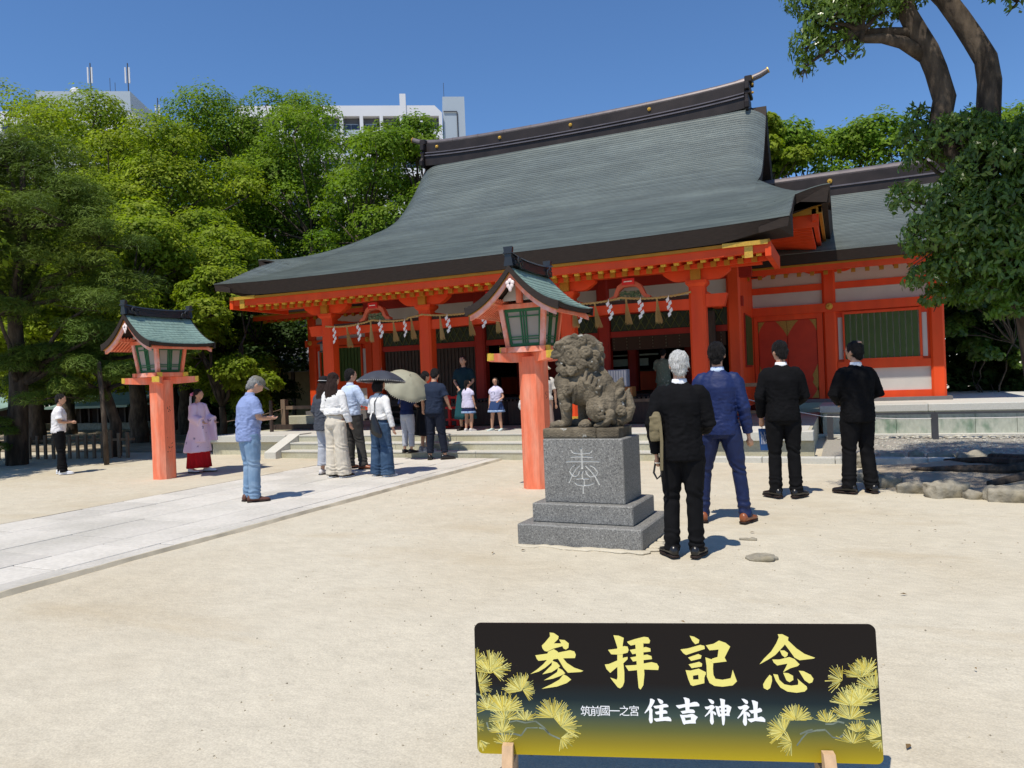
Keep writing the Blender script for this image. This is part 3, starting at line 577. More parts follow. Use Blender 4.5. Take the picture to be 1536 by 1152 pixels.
# ---------------------------------------------------------------- wings (right one in full view, left one mirrored behind the columns)
WALLW = PLASTER
def wing(label, sg):
    f = lambda x: x if sg > 0 else -14.0 - x
    base = .676 if sg > 0 else .40
    w = thing('side_wing', label, 'building', (f(.9), 19.7, base), group='side wings of the hall')
    X = lambda a, c: (min(f(a), f(c)), max(f(a), f(c)))
    def B(name, a, c, y0, y1, z0, z1, m, bev=0, p=None): x0, x1 = X(a, c); return part(name, MB().box(x0, x1, y0, y1, z0, z1, bev), m, p or w)
    B('sill', -2.2, 2.25, 19.45, 19.9, base, .76, mat('grey_sill', (.16, .15, .15), .8), 0)
    for x in (-2.2, -.27, 2.0): column(w, f(x), 19.7, .76, 3.95, .15)
    yf = 19.62
    B('lower_beam', -.12, 1.85, yf, 19.76, .76, .92, ORANGE); B('white_panel', -.12, 1.85, 19.66, 19.72, .92, 1.46, WALLW)
    B('middle_beam', -.12, 1.85, yf - .05, 19.76, 1.46, 1.64, ORANGE)
    fr = B('window_frame', -.12, 1.85, 19.655, 19.70, 1.64, 2.90, ORANGE)
    B('white_slot', -.09, .01, 19.635, 19.654, 1.70, 2.72, WALLW); B('white_slot', 1.70, 1.80, 19.635, 19.654, 1.70, 2.72, WALLW)
    B('window_post', .015, .055, 19.57, 19.654, 1.64, 2.86, ORANGE); B('window_post', 1.64, 1.69, 19.57, 19.654, 1.64, 2.86, ORANGE)
    win = B('window', .055, 1.64, 19.64, 19.6545, 1.70, 2.78, mat('window_back', (.55, .55, .42), .8)); n = 12
    for i in range(n): a = .065 + i * 1.57 / n; B('window_bar', a, a + .105, 19.585, 19.639, 1.70, 2.78, GREENW, p=win)
    B('window_head', .03, 1.67, 19.56, 19.655, 2.78, 2.84, ORANGE); B('window_foot', .03, 1.67, 19.56, 19.655, 1.642, 1.70, ORANGE)
    B('long_beam', -2.35, 2.2, 19.50, 19.76, 2.87, 3.08, ORANGE)
    for x in (-.27, 2.0): 
        b = MB(); b.tube([(f(x), 19.50, 3.0), (f(x), 19.47, 3.0)], [.085, .065], 14); b.ball((f(x), 19.47, 3.0), (.04, .04, .04), 8, 6); part('gold_boss', b, GOLD, w)
    B('upper_panel', -2.05, 1.85, 19.66, 19.72, 3.08, 4.12, WALLW)
    B('upper_beam', -2.05, 1.85, 19.60, 19.75, 3.42, 3.58, ORANGE); B('plate_beam', -2.6, 2.9, 19.55, 19.8, 4.0, 4.2, ORANGE)
    for x in (-2.2, -.27, 2.0): boat(f(x), 19.66, 3.83, 1.25, .17, .09, ORANGE, w)
    # door bay
    B('door_frame', -2.05, -.42, 19.66, 19.74, .76, 2.87, RED)
    B('jamb', -2.04, -1.94, 19.58, 19.66, .76, 2.87, ORANGE); B('jamb', -.56, -.43, 19.58, 19.66, .76, 2.87, ORANGE); B('door_head', -1.94, -.56, 19.59, 19.66, 2.74, 2.87, ORANGE)
    for k, (a, c) in enumerate(((-1.93, -1.255), (-1.245, -.57))):
        d = B('door', a, c, 19.60, 19.645, .78, 2.735, mat('door_vermilion', (.50, .038, .012), .55, .1, 4), .006)
        def tri(pts): q = [(f(px), pz) for px, pz in pts]; part('gold_fitting', MB().prism(q, lambda u, v: (u, 19.594, v), lambda u, v: (u, 19.600, v)), SHADEGILT, d)
        inn = -1.245 if k else -1.255; out = c if k else a; s = 1 if k else -1
        def curved(cx, cz, sx, sz, wx, hz): return [(cx, cz)] + [(cx + sx * wx * (1 - t) ** 1.15, cz + sz * hz * t ** 1.15) for t in np.linspace(0, 1, 7)]
        tri(curved(inn, 2.72, s, -1, .26, .38)); tri(curved(out, 2.72, -s, -1, .16, .28)); tri(curved(out, .79, -s, 1, .16, .28)); tri(curved(inn, .79, s, 1, .12, .2))
        tri([(out, 1.62), (out - s * .02, 1.58), (out - s * .13, 1.35), (out - s * .10, 1.26), (out - s * .13, 1.17), (out - s * .02, .98), (out, .94)] )
        tri([(inn, 1.55), (inn + s * .12, 1.30), (inn, 1.05)])
        b = MB(); b.ball((f(out - s * .27), 19.59, .88), (.025, .02, .025), 8, 6); part('knob', b, METALG, d)
    # side wall
    part('end_wall', MB().box(*X(1.97, 2.03), 19.86, 25.3, base, 4.1), PLASTER, w)
    for y in (21.6, 23.4, 25.2): column(w, f(2.0), y, base, 3.95, .14)
    part('back_wall', MB().box(*X(-2.2, 2.0), 25.2, 25.3, base, 4.1), PLASTER, w)
    # roof
    ye, yr, ze, zr = 18.3, 22.2, 4.17, 6.35; dz = 0 if sg > 0 else -.38; zr += dz
    def wz(x, y):
        yy = y if y <= yr else 2 * yr - y; t = (yy - ye) / (yr - ye); u = abs(x - (.2 if sg > 0 else -14.2)); return ze + (zr - ze) * (.62 * t + .38 * t * t) + .12 * sstep(2.2, 3.6, u) * (1 - t)
    xa, xb = X(-2.5 if sg > 0 else -2.5, 3.5)
    xs = list(np.linspace(xa, xb, 18)); ys = [ye]
    while ys[-1] < yr - .1: ys.append(ys[-1] + .095)
    rf = part('roof', shingled(xs, ys, wz), COPPER, w)
    b = MB(); b.grid([[(x, y, wz(x, y)) for x in xs] for y in np.linspace(yr, 2 * yr - ye, 12)]); part('rear_slope', b, COPPER, rf)
    b = MB(); b.rings([[(x, ye, wz(x, ye) + .008), (x, ye + .05, wz(x, ye) - .24), (x, ye + .7, wz(x, ye) - .12), (x, ye + .7, wz(x, ye) + .2)] for x in xs]); part('eave_edge', b, DKBROWN, rf)
    for x in (xa, xb):
        s = 1 if x == xa else -1
        for back in (0, 1):
            rings = []
            for y in np.linspace(ye, yr, 10): z = wz(x, y); Y = y if not back else 2 * yr - y; rings.append([(x - s * .012, Y, z + .004), (x - s * .012, Y, z - .3), (x + s * .4, Y, z - .3), (x + s * .4, Y, z - .01)])
            b = MB(); b.rings(rings); part('verge', b, DKBROWN, rf)
    B('gilt_strip', -2.5, 3.4, 18.42, 18.9, 3.885, 3.93, OCHRE); B('eave_board', -2.5, 3.4, 18.46, 18.56, 3.76, 3.885, ORANGE)
    B('soffit', -2.5, 3.4, 18.56, 20.2, 3.93, 3.95, ORANGE)
    xr0, xr1 = X(-2.35, 3.2)
    rafter_set(w, xr0, xr1, 20, 18.75, 20.0, 3.70, 4.02, .04, .08, OCHRE, ORANGE, up=0)
    b = MB(); b.box(xa + .1, xb - .1, yr - .24, yr + .24, 6.16 + dz, 6.40 + dz); b.box(xa + .1, xb - .1, yr - .16, yr + .16, 6.455 + dz, 6.72 + dz); part('ridge', b, RIDGE, rf)
    b = MB(); b.box(xa + .08, xb - .08, yr - .27, yr + .27, 6.40 + dz, 6.43 + dz); b.box(xa + .08, xb - .08, yr - .2, yr + .2, 6.43 + dz, 6.455 + dz); part('ridge_moulding', b, CAP, rf)
    b = MB(); b.tube([(x, yr, 6.77 + dz) for x in np.linspace(xa - .1, xb + .1, 8)], .12, 12)
    for x in np.arange(xa + .3, xb, .9): b.tube([(x - .015, yr, 6.77 + dz), (x + .015, yr, 6.77 + dz)], .128, 12)
    part('ridge_cap', b, CAP, rf)
    b = MB(); x = f(-.17); b.tube([(x, yr - .16, 6.59 + dz), (x, yr - .20, 6.59 + dz)], [.07, .055], 14); b.ball((x, yr - .2, 6.59 + dz), (.03, .03, .03), 8, 5); part('gold_crest', b, GOLD, rf)
    return w
wing('right hand vermilion wing with double doors and green barred window on the stone terrace', 1)
wing('left hand vermilion wing seen between the columns behind the waiting group', -1)

# ---------------------------------------------------------------- sacred rope, paper streamers, straw tassels
pts = [(-11.3, 2.98)]
anch = [-11.3, -9.95, -8.6, -7.0, -5.3, -4.0, -2.62]
def ropez(x):
    for a, c in zip(anch[:-1], anch[1:]):
        if a <= x <= c: t = (x - a) / (c - a); return 3.045 - .06 * 4 * t * (1 - t) + (.03 if x > -9 else .0) - (.06 * max(0, (-9.9 - x)) / 1.4)
    return 3.0
b = MB(); xs = np.linspace(-11.3, -2.62, 420)
for ph in (0, pi): b.tube([(x, 14.36 + .013 * sin(x * 42 + ph), ropez(x) + .013 * cos(x * 42 + ph)) for x in xs], .0135, 5)
rope = ob('sacred_rope', b.mesh('sacred_rope', STRAW, True)); tag(rope, 'long twisted straw rope strung across the front columns', 'rope')
def shide():
    b = MB(); z = 0; w = .05
    b.add([(0, 0, .05), (.006, 0, .06), (.01, 0, 0), (-.006, 0, 0)], [(0, 1, 2, 3)])
    for k in range(5):
        dx = (.022 if k % 2 else -.022) + k * .008; h = .085; y = -.004 * k; t = .0015
        q = [(dx - w * .8, z - .035), (dx + w * .5, z + .012), (dx + w * .8, z - h + .03), (dx - w * .4, z - h - .02)]
        b.prism(q, lambda a, c: (a, y - t, c), lambda a, c: (a, y + t, c)); z -= h * .84
    return b.mesh('paper_streamer', PAPER)
def straw_tassel():
    b = MB(); b.tube([(0, 0, .02), (0, 0, -.05)], [.012, .022], 7)
    for i in range(95):
        a = random.random() * 2 * pi; r0 = .016 * sqrt(random.random()); sp = random.uniform(.02, .088); L = random.uniform(.38, .47); w = .0032
        p0 = (r0 * cos(a), r0 * sin(a), -.04); p1 = (sp * .55 * cos(a), sp * .3 * sin(a), -.04 - L * .5); p2 = (sp * cos(a) + .012, sp * .5 * sin(a), -.04 - L)
        b.tube([p0, p1, p2], [w, w, w * .8], 3)
    return b.mesh('straw_tassel', STRAW)
SM, TM = shide(), straw_tassel()
bays = ['left', 'left', 'left', 'left', 'middle', 'middle', 'middle', 'middle', 'right', 'right', 'right', 'right']
ordn = ['first', 'second', 'third', 'fourth', 'fifth', 'sixth', 'seventh', 'eighth', 'ninth', 'tenth', 'eleventh', 'twelfth']
sx_ = [-10.9, -10.28, -9.67, -9.03, -7.72, -7.0, -6.35, -5.75, -4.83, -4.22, -3.58, -3.1]
sx_ = [-11.02, -10.33, -9.72, -9.05, -7.95, -7.05, -6.35, -5.62, -4.86, -4.25, -3.60, -3.05]
tx_ = [-10.68, -10.0, -9.38, -8.9, -8.15, -7.42, -6.75, -6.05, -5.0, -4.55, -3.9, -3.28]
for i, x in enumerate(sx_):
    o = ob('paper_streamer', SM, None, (x, 14.335, ropez(x) - .02)); o.rotation_euler = (0, random.uniform(-.08, .05), random.uniform(-.4, .3))
    tag(o, 'white zigzag paper streamer, %s from the left along the straw rope' % ordn[i], 'paper streamer', 'paper streamers on the rope')
for i, x in enumerate(tx_):
    o = ob('straw_tassel', TM, None, (x, 14.37, ropez(x) - .02)); o.rotation_euler = (0, random.uniform(-.14, -.02), random.uniform(-.6, .6)); o.scale = (1, 1, random.uniform(.92, 1.08))
    tag(o, 'loose straw tassel, %s from the left along the straw rope' % ordn[i], 'straw tassel', 'straw tassels on the rope')
# inside the hall
ofb = thing('offering_box', 'broad dark wooden offering box standing before the open hall', 'offering box', (-7.2, 16.6, .45))
part('body', bx(-9.4, -5.3, 15.95, 16.5, .452, 1.02, bev=.02), DARKWOOD, ofb)
for k in range(40): part('slat', bx(-9.35 + k * .1, -9.30 + k * .1, 15.97, 16.48, 1.02, 1.06), DARKWOOD, ofb)
for x in (-9.3, -7.35, -5.4): part('corner_strap', bx(x - .05, x + .05, 15.93, 15.949, .47, 1.01), INNER, ofb)
ofb2 = thing('offering_box', 'dark wooden offering box in the right bay behind the stone lion', 'offering box', (-3.8, 16.6, .45))
part('body', bx(-5.0, -2.75, 15.95, 16.45, .452, 1.0, bev=.02), DARKWOOD, ofb2)
for k in range(22): part('slat', bx(-4.95 + k * .1, -4.90 + k * .1, 15.97, 16.43, 1.0, 1.04), DARKWOOD, ofb2)
part('rim', bx(-5.03, -2.72, 15.92, 15.949, .93, 1.0), WOOD, ofb2)
bdrop = thing('backdrop', 'vermilion counter standing in for the courtyard fence and sunlit roof beyond the hall', 'backdrop', (-7.0, 21.0, 1.08))  # added stand-in for the sunlit courtyard seen through the hall
part('front', bx(-9.8, -4.9, 21, 21.5, 1.08, 1.62), ORANGE, bdrop); part('top', bx(-9.9, -4.8, 20.9, 21.6, 1.62, 1.66), DARKWOOD, bdrop)
part('sunlit_roof_band', bx(-8.9, -5.3, 21.75, 21.8, 1.80, 2.02), mat('sunlit_roof_tone', (.6, .68, .6), .7), bdrop)  # pale colour stands for the sunlit roof beyond
part('sunlit_roof_rail', bx(-9.8, -5.0, 21.72, 21.84, 2.1, 2.15), mat('sunlit_roof_tone', (.6, .68, .6), .7), bdrop)
sb = thing('wooden_stand', 'small honey wood stand inside the right bay', 'stand', (-4.55, 16.2, 1.04))
part('box', bx(-4.95, -4.30, 16.05, 16.4, 1.04, 1.27, bev=.01), HONEY, sb); part('paper', bx(-4.75, -4.62, 16.04, 16.048, 1.06, 1.2), PAPER, sb)
st = thing('paper_stack', 'pale box of paper slips on the honey wood stand', 'box', (-4.65, 16.2, 1.27))
part('box', bx(-4.86, -4.42, 16.1, 16.35, 1.272, 1.66, bev=.01), mat('pale_blue_box', (.38, .40, .48), .5), st)
for k in range(7): part('slip', bx(-4.84 + k * .06, -4.80 + k * .06, 16.09, 16.099, 1.3, 1.64), PAPER, st)
for (x, y, lab) in ((-8.3, 15.3, 'low bright red lattice barrier behind the parasol group'), (-5.05, 15.3, 'low bright red lattice barrier behind the stone lion')):
    t = thing('red_barrier', lab, 'barrier', (x, y, .452), group='red lattice barriers on the platform'); R_ = mat('bright_red_lacquer', (.68, .02, .02), .4)
    for dx in (-.22, 0.0, .22): part('post', bx(x + dx - .03, x + dx + .03, y - .03, y + .03, .5, 1.22), R_, t)
    for z in (.62, .90, 1.14): part('rail', bx(x - .32, x + .32, y - .025, y + .025, z, z + .05), R_, t)
    for dx in (-.25, .22): part('foot', bx(x + dx - .04, x + dx + .04, y - .2, y + .2, .452, .5), R_, t)
# ---------------------------------------------------------------- post lanterns
def lantern():
    t = thing('post_lantern', 'x', 'lantern', (0, 0, 0), 0, 'vermilion post lanterns')
    O = lambda name, mb, m, p=None, **k: part(name, mb, m, p or t, **k)
    w, c = .178, .075
    p = [(-w + c, -w), (w - c, -w), (w, -w + c), (w, w - c), (w - c, w), (-w + c, w), (-w, w - c), (-w, -w + c)]
    O('post', MB().prism(p, lambda a, b: (a, b, -.03), lambda a, b: (a, b, 1.84)), SALMON)
    b = MB(); random.seed(2)
    for i in range(26):
        z = random.choice([random.uniform(.5, .78), random.uniform(1.15, 1.35)]); y = random.uniform(-.06, .06); s = random.uniform(.004, .012); b.add([(w + .0006, y - s, z), (w + .0006, y + s * .6, z - s), (w + .0006, y + s, z + s * 1.5), (w + .0006, y - s * .4, z + s * 1.2)], [(0, 1, 2, 3)])
    O('flaked_paint', b, mat('bare_flaked_wood', (.16, .07, .04), .8), kind='stuff')
    # crossed diagonal arms with gold wrapped ends
    for q, zz in ((pi / 4, 0), (-pi / 4, .003)):
        m = Matrix.Rotation(q, 3, 'Z'); a = MB(); L = .66
        pr = [(-L, 1.80), (-L + .04, 1.785), (-.3, 1.765), (.3, 1.765), (L - .04, 1.785), (L, 1.80), (L, 1.895), (-L, 1.895)]
        a.prism(pr, lambda u, v: tuple(m @ Vector((u, -.06, v + zz))), lambda u, v: tuple(m @ Vector((u, .06, v + zz)))); o = O('arm', a, SALMON)
        for s in (-1, 1):
            g = MB().box(s * L - .012 if s > 0 else -L - .004, L + .004 if s > 0 else -L + .012, -.062, .062, 1.797 + zz, 1.899 + zz); g.v = [tuple(m @ Vector(v)) for v in g.v]; O('gold_end', g, GOLDY, o)
            g = MB().box(s * L - .05 if s > 0 else -L, L if s > 0 else -L + .05, -.064, -.0605, 1.80 + zz, 1.895 + zz); g.v = [tuple(m @ Vector(v)) for v in g.v]; O('gold_end', g, GOLDY, o)
    # frame under the light box
    for s in (-1, 1):
        f = O('base_rail', MB().box(-.36, .36, s * .285 - .04, s * .285 + .04, 1.90, 1.975), PINKW); O('base_rail', MB().box(s * .285 - .04, s * .285 + .04, -.36, .36, 1.902, 1.972), SALMON)
        for u in (-1, 1): O('gold_end', MB().box(u * .33 - .035, u * .33 + .035, s * .285 - .043, s * .285 + .043, 1.898, 1.978), GOLDY)
    O('box_floor', MB().box(-.26, .26, -.26, .26, 1.90, 1.98), SALMON)
    zb, zt, hb, ht = 1.975, 2.50, .255, .315
    def at(u, k, z, d=0):    # point on face k, u in -1..1 across
        q = (z - zb) / (zt - zb); h = hb + (ht - hb) * q; a = (u * h, -h - d); m = Matrix.Rotation(k * pi / 2, 3, 'Z'); v = m @ Vector((a[0], a[1], z)); return tuple(v)
    for sx in (-1, 1):
        for sy in (-1, 1):
            e = .032; b = MB(); b.hexa([(sx * hb - e, sy * hb - e, zb), (sx * hb + e, sy * hb - e, zb), (sx * hb + e, sy * hb + e, zb), (sx * hb - e, sy * hb + e, zb)], [(sx * ht - e, sy * ht - e, zt), (sx * ht + e, sy * ht - e, zt), (sx * ht + e, sy * ht + e, zt), (sx * ht - e, sy * ht + e, zt)]); O('corner_post', b, PINKW if sy < 0 else SALMON)
    PANE = mat('lantern_paper_pane', (.33, .30, .26), .75, .06, 4)
    for k in range(4):
        b = MB(); b.hexa([at(-.88, k, zb + .01, -.03), at(.88, k, zb + .01, -.03), at(.88, k, zb + .01, -.02), at(-.88, k, zb + .01, -.02)], [at(-.9, k, zt, -.03), at(.9, k, zt, -.03), at(.9, k, zt, -.02), at(-.9, k, zt, -.02)]); pn = O('pane', b, PANE)
        def bar(u0, z0, u1, z1, w):
            b = MB()
            if abs(u1 - u0) < 1e-6: b.hexa([at(u0 - w, k, z0, -.02), at(u0 + w, k, z0, -.02), at(u0 + w, k, z0, 0), at(u0 - w, k, z0, 0)][::1], [at(u0 - w, k, z1, -.02), at(u0 + w, k, z1, -.02), at(u0 + w, k, z1, 0), at(u0 - w, k, z1, 0)])
            else: wz = w * .28; b.hexa([at(u0, k, z0 - wz, -.019), at(u1, k, z0 - wz, -.019), at(u1, k, z0 - wz, -.002), at(u0, k, z0 - wz, -.002)], [at(u0, k, z0 + wz, -.019), at(u1, k, z0 + wz, -.019), at(u1, k, z0 + wz, -.002), at(u0, k, z0 + wz, -.002)])
            O('lattice_bar', b, DKGREEN, pn)
        for u in (-.82, .82): bar(u, zb + .01, u, zt - .01, .06)
        for u in (-.13, 0, .13): bar(u, zb + .01, u, zt - .01, .028)
        for z, wz in ((zb + .03, .07), (zb + .105, .025), (zb + .14, .025), (zt - .105, .03), (zt - .02, .08)): bar(-.85, z, .85, z, wz)
    # head beams
    for s in (-1, 1):
        O('head_beam', MB().box(-.50, .50, s * .315 - .035, s * .315 + .035, 2.50, 2.565), SALMON); O('head_beam', MB().box(s * .315 - .033, s * .315 + .033, -.62, .62, 2.555, 2.61), SALMON)
        for u in (-1, 1): O('gold_end', MB().box(u * .5 - .004, u * .5 + .004, s * .315 - .037, s * .315 + .037, 2.498, 2.567), GOLDY); O('gold_end', MB().box(s * .315 - .036, s * .315 + .036, u * .62 - .004, u * .62 + .004, 2.552, 2.613), GOLDY)
    # roof: concave gable, ridge along y
    HW, HL, ze, zr = .67, .70, 2.485, 3.04
    def rz(u, y):    # u 0 ridge..1 eave
        return zr - (zr - ze) * (1.62 * u - .62 * u * u) + .035 * (abs(y) / HL) ** 3 * u
    n = 14
    for s in (-1, 1):
        ys = np.linspace(-HL, HL, 13); us = np.linspace(1, .04, 13); pieces = MB()
        rf = O('roof_slope', MB().rings([[(s * u * HW, y, rz(u, y) - .003) for u in np.linspace(0, 1, 12)] + [(s * u * HW * .97, y, rz(u, y) - .055) for u in np.linspace(1, 0, 12)] for y in (ys if s > 0 else ys[::-1])]), DKBROWN)
        for k in range(12):
            off = (k % 2) * .08; y = -HL - off + (0 if off else 0)
            while y < HL - .01:
                a, c = max(y, -HL), min(y + .24, HL); y += .24
                if c - a < .03: continue
                u0, u1 = us[k], us[k + 1]; g = .004
                def rr(u, yy, d): return (s * (u * HW + (.012 if k == 0 and u == u0 else 0)), yy, rz(u, yy) + d)
                b = MB(); b.hexa([rr(u0, a + g, 0), rr(u0, c - g, 0), rr(u1, c - g, 0), rr(u1, a + g, 0)], [rr(u0, a + g, .014), rr(u0, c - g, .014), rr(u1, c - g, .006), rr(u1, a + g, .006)]); O('shingle', b, PATINA, rf)
        # barge boards front and back, rafters under the eave
        for e in (-1, 1):
            b = MB(); b.rings([[(s * u * HW, e * (HL - .01), rz(u, e * HL) + .005), (s * u * HW, e * (HL + .03), rz(u, e * HL) + .005), (s * u * HW * .985, e * (HL + .03), rz(u, e * HL) - .085 - .02 * u), (s * u * HW * .985, e * (HL - .01), rz(u, e * HL) - .085 - .02 * u)] for u in np.linspace(0, 1.02, 14)]); O('verge_board', b, DKBROWN)
            b = MB(); b.rings([[(s * u * HW, e * (HL - .06), rz(u, e * HL) - .088 - .02 * u), (s * u * HW, e * (HL - .015), rz(u, e * HL) - .088 - .02 * u), (s * u * HW, e * (HL - .015), rz(u, e * HL) - .175 - .01 * u), (s * u * HW, e * (HL - .06), rz(u, e * HL) - .175 - .01 * u)] for u in np.linspace(0, .93, 14)]); O('bargeboard', b, PINKW)
            b = MB(); b.rings([[(s * u * HW, e * (HL - .055), rz(u, e * HL) - .082 - .02 * u), (s * u * HW, e * (HL + .0), rz(u, e * HL) - .082 - .02 * u), (s * u * HW, e * (HL + .0), rz(u, e * HL) - .10 - .02 * u), (s * u * HW, e * (HL - .055), rz(u, e * HL) - .10 - .02 * u)] for u in np.linspace(0, .96, 14)]); O('gilt_line', b, OCHRE)
        O('eave_board', MB().box(s * HW * .90 - .015, s * HW * .90 + .015, -HL + .07, HL - .07, rz(.92, 0) - .115, rz(.92, 0) - .075), SALMON)
        b = MB(); u0, u1 = .88, .38; b.hexa(*[[(s * u0 * HW, -.014, rz(u0, 0) - .125 + d), (s * u0 * HW, .014, rz(u0, 0) - .125 + d), (s * u1 * HW, .014, rz(u1, 0) - .15 + d), (s * u1 * HW, -.014, rz(u1, 0) - .15 + d)] for d in (0, .035)]); me = b.mesh('rafter', SALMON)
        for y in np.linspace(-HL + .1, HL - .1, 19): ob('rafter', me, t, (0, y, 0))
        O('soffit', MB().hexa([(s * .9 * HW, -HL + .06, rz(.9, 0) - .075), (s * .9 * HW, HL - .06, rz(.9, 0) - .075), (0, HL - .06, zr - .09), (0, -HL + .06, zr - .09)], [(s * .9 * HW, -HL + .06, rz(.9, 0) - .065), (s * .9 * HW, HL - .06, rz(.9, 0) - .065), (0, HL - .06, zr - .08), (0, -HL + .06, zr - .08)]), SALMON)
    for e in (-1, 1):
        O('gable_panel', MB().prism([(-.30, 2.61), (.30, 2.61), (.12, 2.80), (0, 2.90), (-.12, 2.80)], lambda a, z: (a, e * .36, z), lambda a, z: (a, e * .34, z)), PLASTER)
        O('king_post', MB().box(-.04, .04, e * .40 - .03, e * .40 + .03, 2.57, 2.88), SALMON)
        # plum-flower shaped pendant under the gable peak
        b = MB()
        for k in range(5): a = pi / 2 + k * 2 * pi / 5; b.ball((.038 * cos(a), e * (HL + .0), 2.80 + .038 * sin(a)), (.032, .012, .032), 8, 6)
        b.ball((0, e * (HL + .0), 2.735), (.028, .011, .045), 8, 6); o = O('gable_pendant', b, mat('pale_pendant', (.80, .68, .66), .6), smooth=True)
        O('pendant_stud', MB().ball((0, e * (HL + .012), 2.80), (.012, .008, .012), 6, 4), METALG, o)
    # ridge box with scrolls
    zc = lambda y: zr + .045 * (abs(y) / HL) ** 2.5
    RD = mat('blackened_ridge', (.018, .018, .02), .3, .3, 6, spec=.6)
    for z0, z1, w in ((-.03, .025, .085), (.03, .060, .065), (.065, .095, .05)):
        b = MB(); b.rings([[(-w, y, zc(y) + z0), (w, y, zc(y) + z0), (w, y, zc(y) + z1), (-w, y, zc(y) + z1)] for y in np.linspace(-HL + .03, HL - .03, 9)]); O('ridge', b, RD)
    b = MB(); b.rings([[(-.075, y, zc(y) + .098), (.075, y, zc(y) + .098), (.05, y, zc(y) + .125), (-.05, y, zc(y) + .125)] for y in np.linspace(-HL - .05, HL + .05, 11)]); O('ridge_cap', b, RD)
    for e in (-1, 1):
        b = MB(); b.prism([(-.06, -.05), (.06, -.05), (.042, .06), (.06, .19), (-.06, .19), (-.042, .06)], lambda a, z: (a, e * (HL - .03), zc(HL) + z), lambda a, z: (a * 1.1, e * (HL + .03), zc(HL) + z * 1.06)); O('ridge_end', b, RD)
        for s in (-1, 1):
            b = MB()
            for (cy, cz, r) in ((HL - .13, .03, .035), (HL - .20, -.02, .045)): b.tube([(s * .09, e * cy + r * cos(a), zc(HL) + cz + r * sin(a)) for a in np.linspace(0, 5.5, 10)], [.018] * 10, 6)
            O('scroll', b, RD)
    return t
L1 = lantern(); L1.location = (-3.99, 9.64, 0); L1['label'] = 'near vermilion post lantern with green roof beside the stone guardian lion'
L2 = dup(L1); L2.scale = (.95, .95, .97); L2.location = (-11.30, 9.62, -.01); L2.rotation_euler = (0, 0, radians(-3)); L2['label'] = 'far vermilion post lantern at the left in front of the trees, between two strollers'

# ---------------------------------------------------------------- plinth with the stone guardian
PT = -0.03; PC = (-2.212, 6.716)
plinth = thing('stone_plinth', 'stepped grey granite plinth engraved with an old character', 'plinth', (PC[0], PC[1], 0), PT)
part('lower_step', MB().box(-.596, .596, -.47, .47, -.04, .185, .012), GRANITE, plinth, False)
part('upper_step', MB().box(-.488, .488, -.351, .351, .185, .361, .010), GRANITE, plinth, False)
blk = MB().box(-.392, .392, -.262, .262, .361, .953, .008).mesh('block', GRANITE)
def ribbon(pts, w, y0, y1, mb):
    """a groove cutter following a stroke: (x,z) points, width w"""
    P = [Vector(p) for p in pts]; L, R = [], []
    for i, p in enumerate(P):
        t = (P[min(i + 1, len(P) - 1)] - P[max(i - 1, 0)]).normalized(); nn = Vector((-t.y, t.x)); ww = w * (1.0 if 0 < i < len(P) - 1 else .8); L.append(p + nn * ww); R.append(p - nn * ww)
    for i in range(len(P) - 1): mb.prism([tuple(L[i]), tuple(R[i]), tuple(R[i + 1]), tuple(L[i + 1])], lambda a, z: (a, y0, z), lambda a, z: (a, y1, z))
def sealpt(cx, cy): return ((cx - 490) * .00049 - .006, .665 - (cy - 650) * .00049)
strokes = [[(480, 235), (482, 400), (485, 605)], [(275, 260), (300, 305), (340, 325), (460, 335), (640, 322), (680, 300), (690, 265)], [(275, 400), (380, 390), (600, 392), (690, 402)], [(175, 490), (300, 482), (700, 478), (820, 482)],
    [(330, 550), (270, 590), (228, 670), (265, 725)], [(430, 560), (340, 640), (285, 730), (250, 800), (212, 875)], [(428, 655), (405, 720), (350, 760), (300, 755)], [(650, 555), (730, 590), (790, 680), (760, 730), (700, 745)],
    [(555, 560), (640, 640), (720, 730), (770, 820), (812, 905)], [(552, 650), (580, 720), (640, 765), (690, 755)], [(500, 660), (478, 720), (480, 790), (520, 830), (515, 900), (490, 980), (488, 1075)], [(370, 812), (470, 800), (600, 806)], [(325, 880), (370, 920), (470, 935), (600, 925), (705, 888)]]
cut = MB()
for i, s in enumerate(strokes):
    q_ = [sealpt(*q) for q in s]; cut.tube([(a, -.2625, z) for a, z in q_], .0090 if i else .0125, 8, True, True)
cutme = organic(cut, .0022, 1)
co_ = bpy.data.objects.new('cutter', cutme); bo_ = bpy.data.objects.new('tmp', blk); COL.objects.link(co_); COL.objects.link(bo_)
md = bo_.modifiers.new('b', 'BOOLEAN'); md.operation = 'DIFFERENCE'; md.object = co_; md.solver = 'EXACT'
dg = bpy.context.evaluated_depsgraph_get(); dg.update(); nb = bpy.data.meshes.new_from_object(bo_.evaluated_get(dg)); bpy.data.objects.remove(co_); bpy.data.objects.remove(bo_)
nb.materials.clear(); nb.materials.append(GRANITE); engr = mat('engraving_lime', (.44, .44, .42), .9, .15, 60); nb.materials.append(engr)
for p in nb.polygons:
    c = p.center
    p.material_index = 1 if (c.y > -.261 and c.y < -.2 and abs(c.x) < .3 and .4 < c.z < .9) else 0
ob('engraved_block', nb, plinth)
stone_rim = MB()
for i in range(60):
    s = i / 60 * 3.6; x = -.62 + random.random() * 1.24 if i < 40 else .6 + random.random() * .05; y = -.5 + random.uniform(-.05, .03) if i < 40 else random.uniform(-.47, .47); stone_rim.ball((PC[0] + x, PC[1] + y, -.005), (random.uniform(.04, .12), random.uniform(.03, .07), .018), 7, 4)
tag(ob('sand_drift', organic(stone_rim, .02, 4)), 'low rim of brown sand swept against the plinth foot', 'sand', kind='stuff').data.materials.append(SAND)

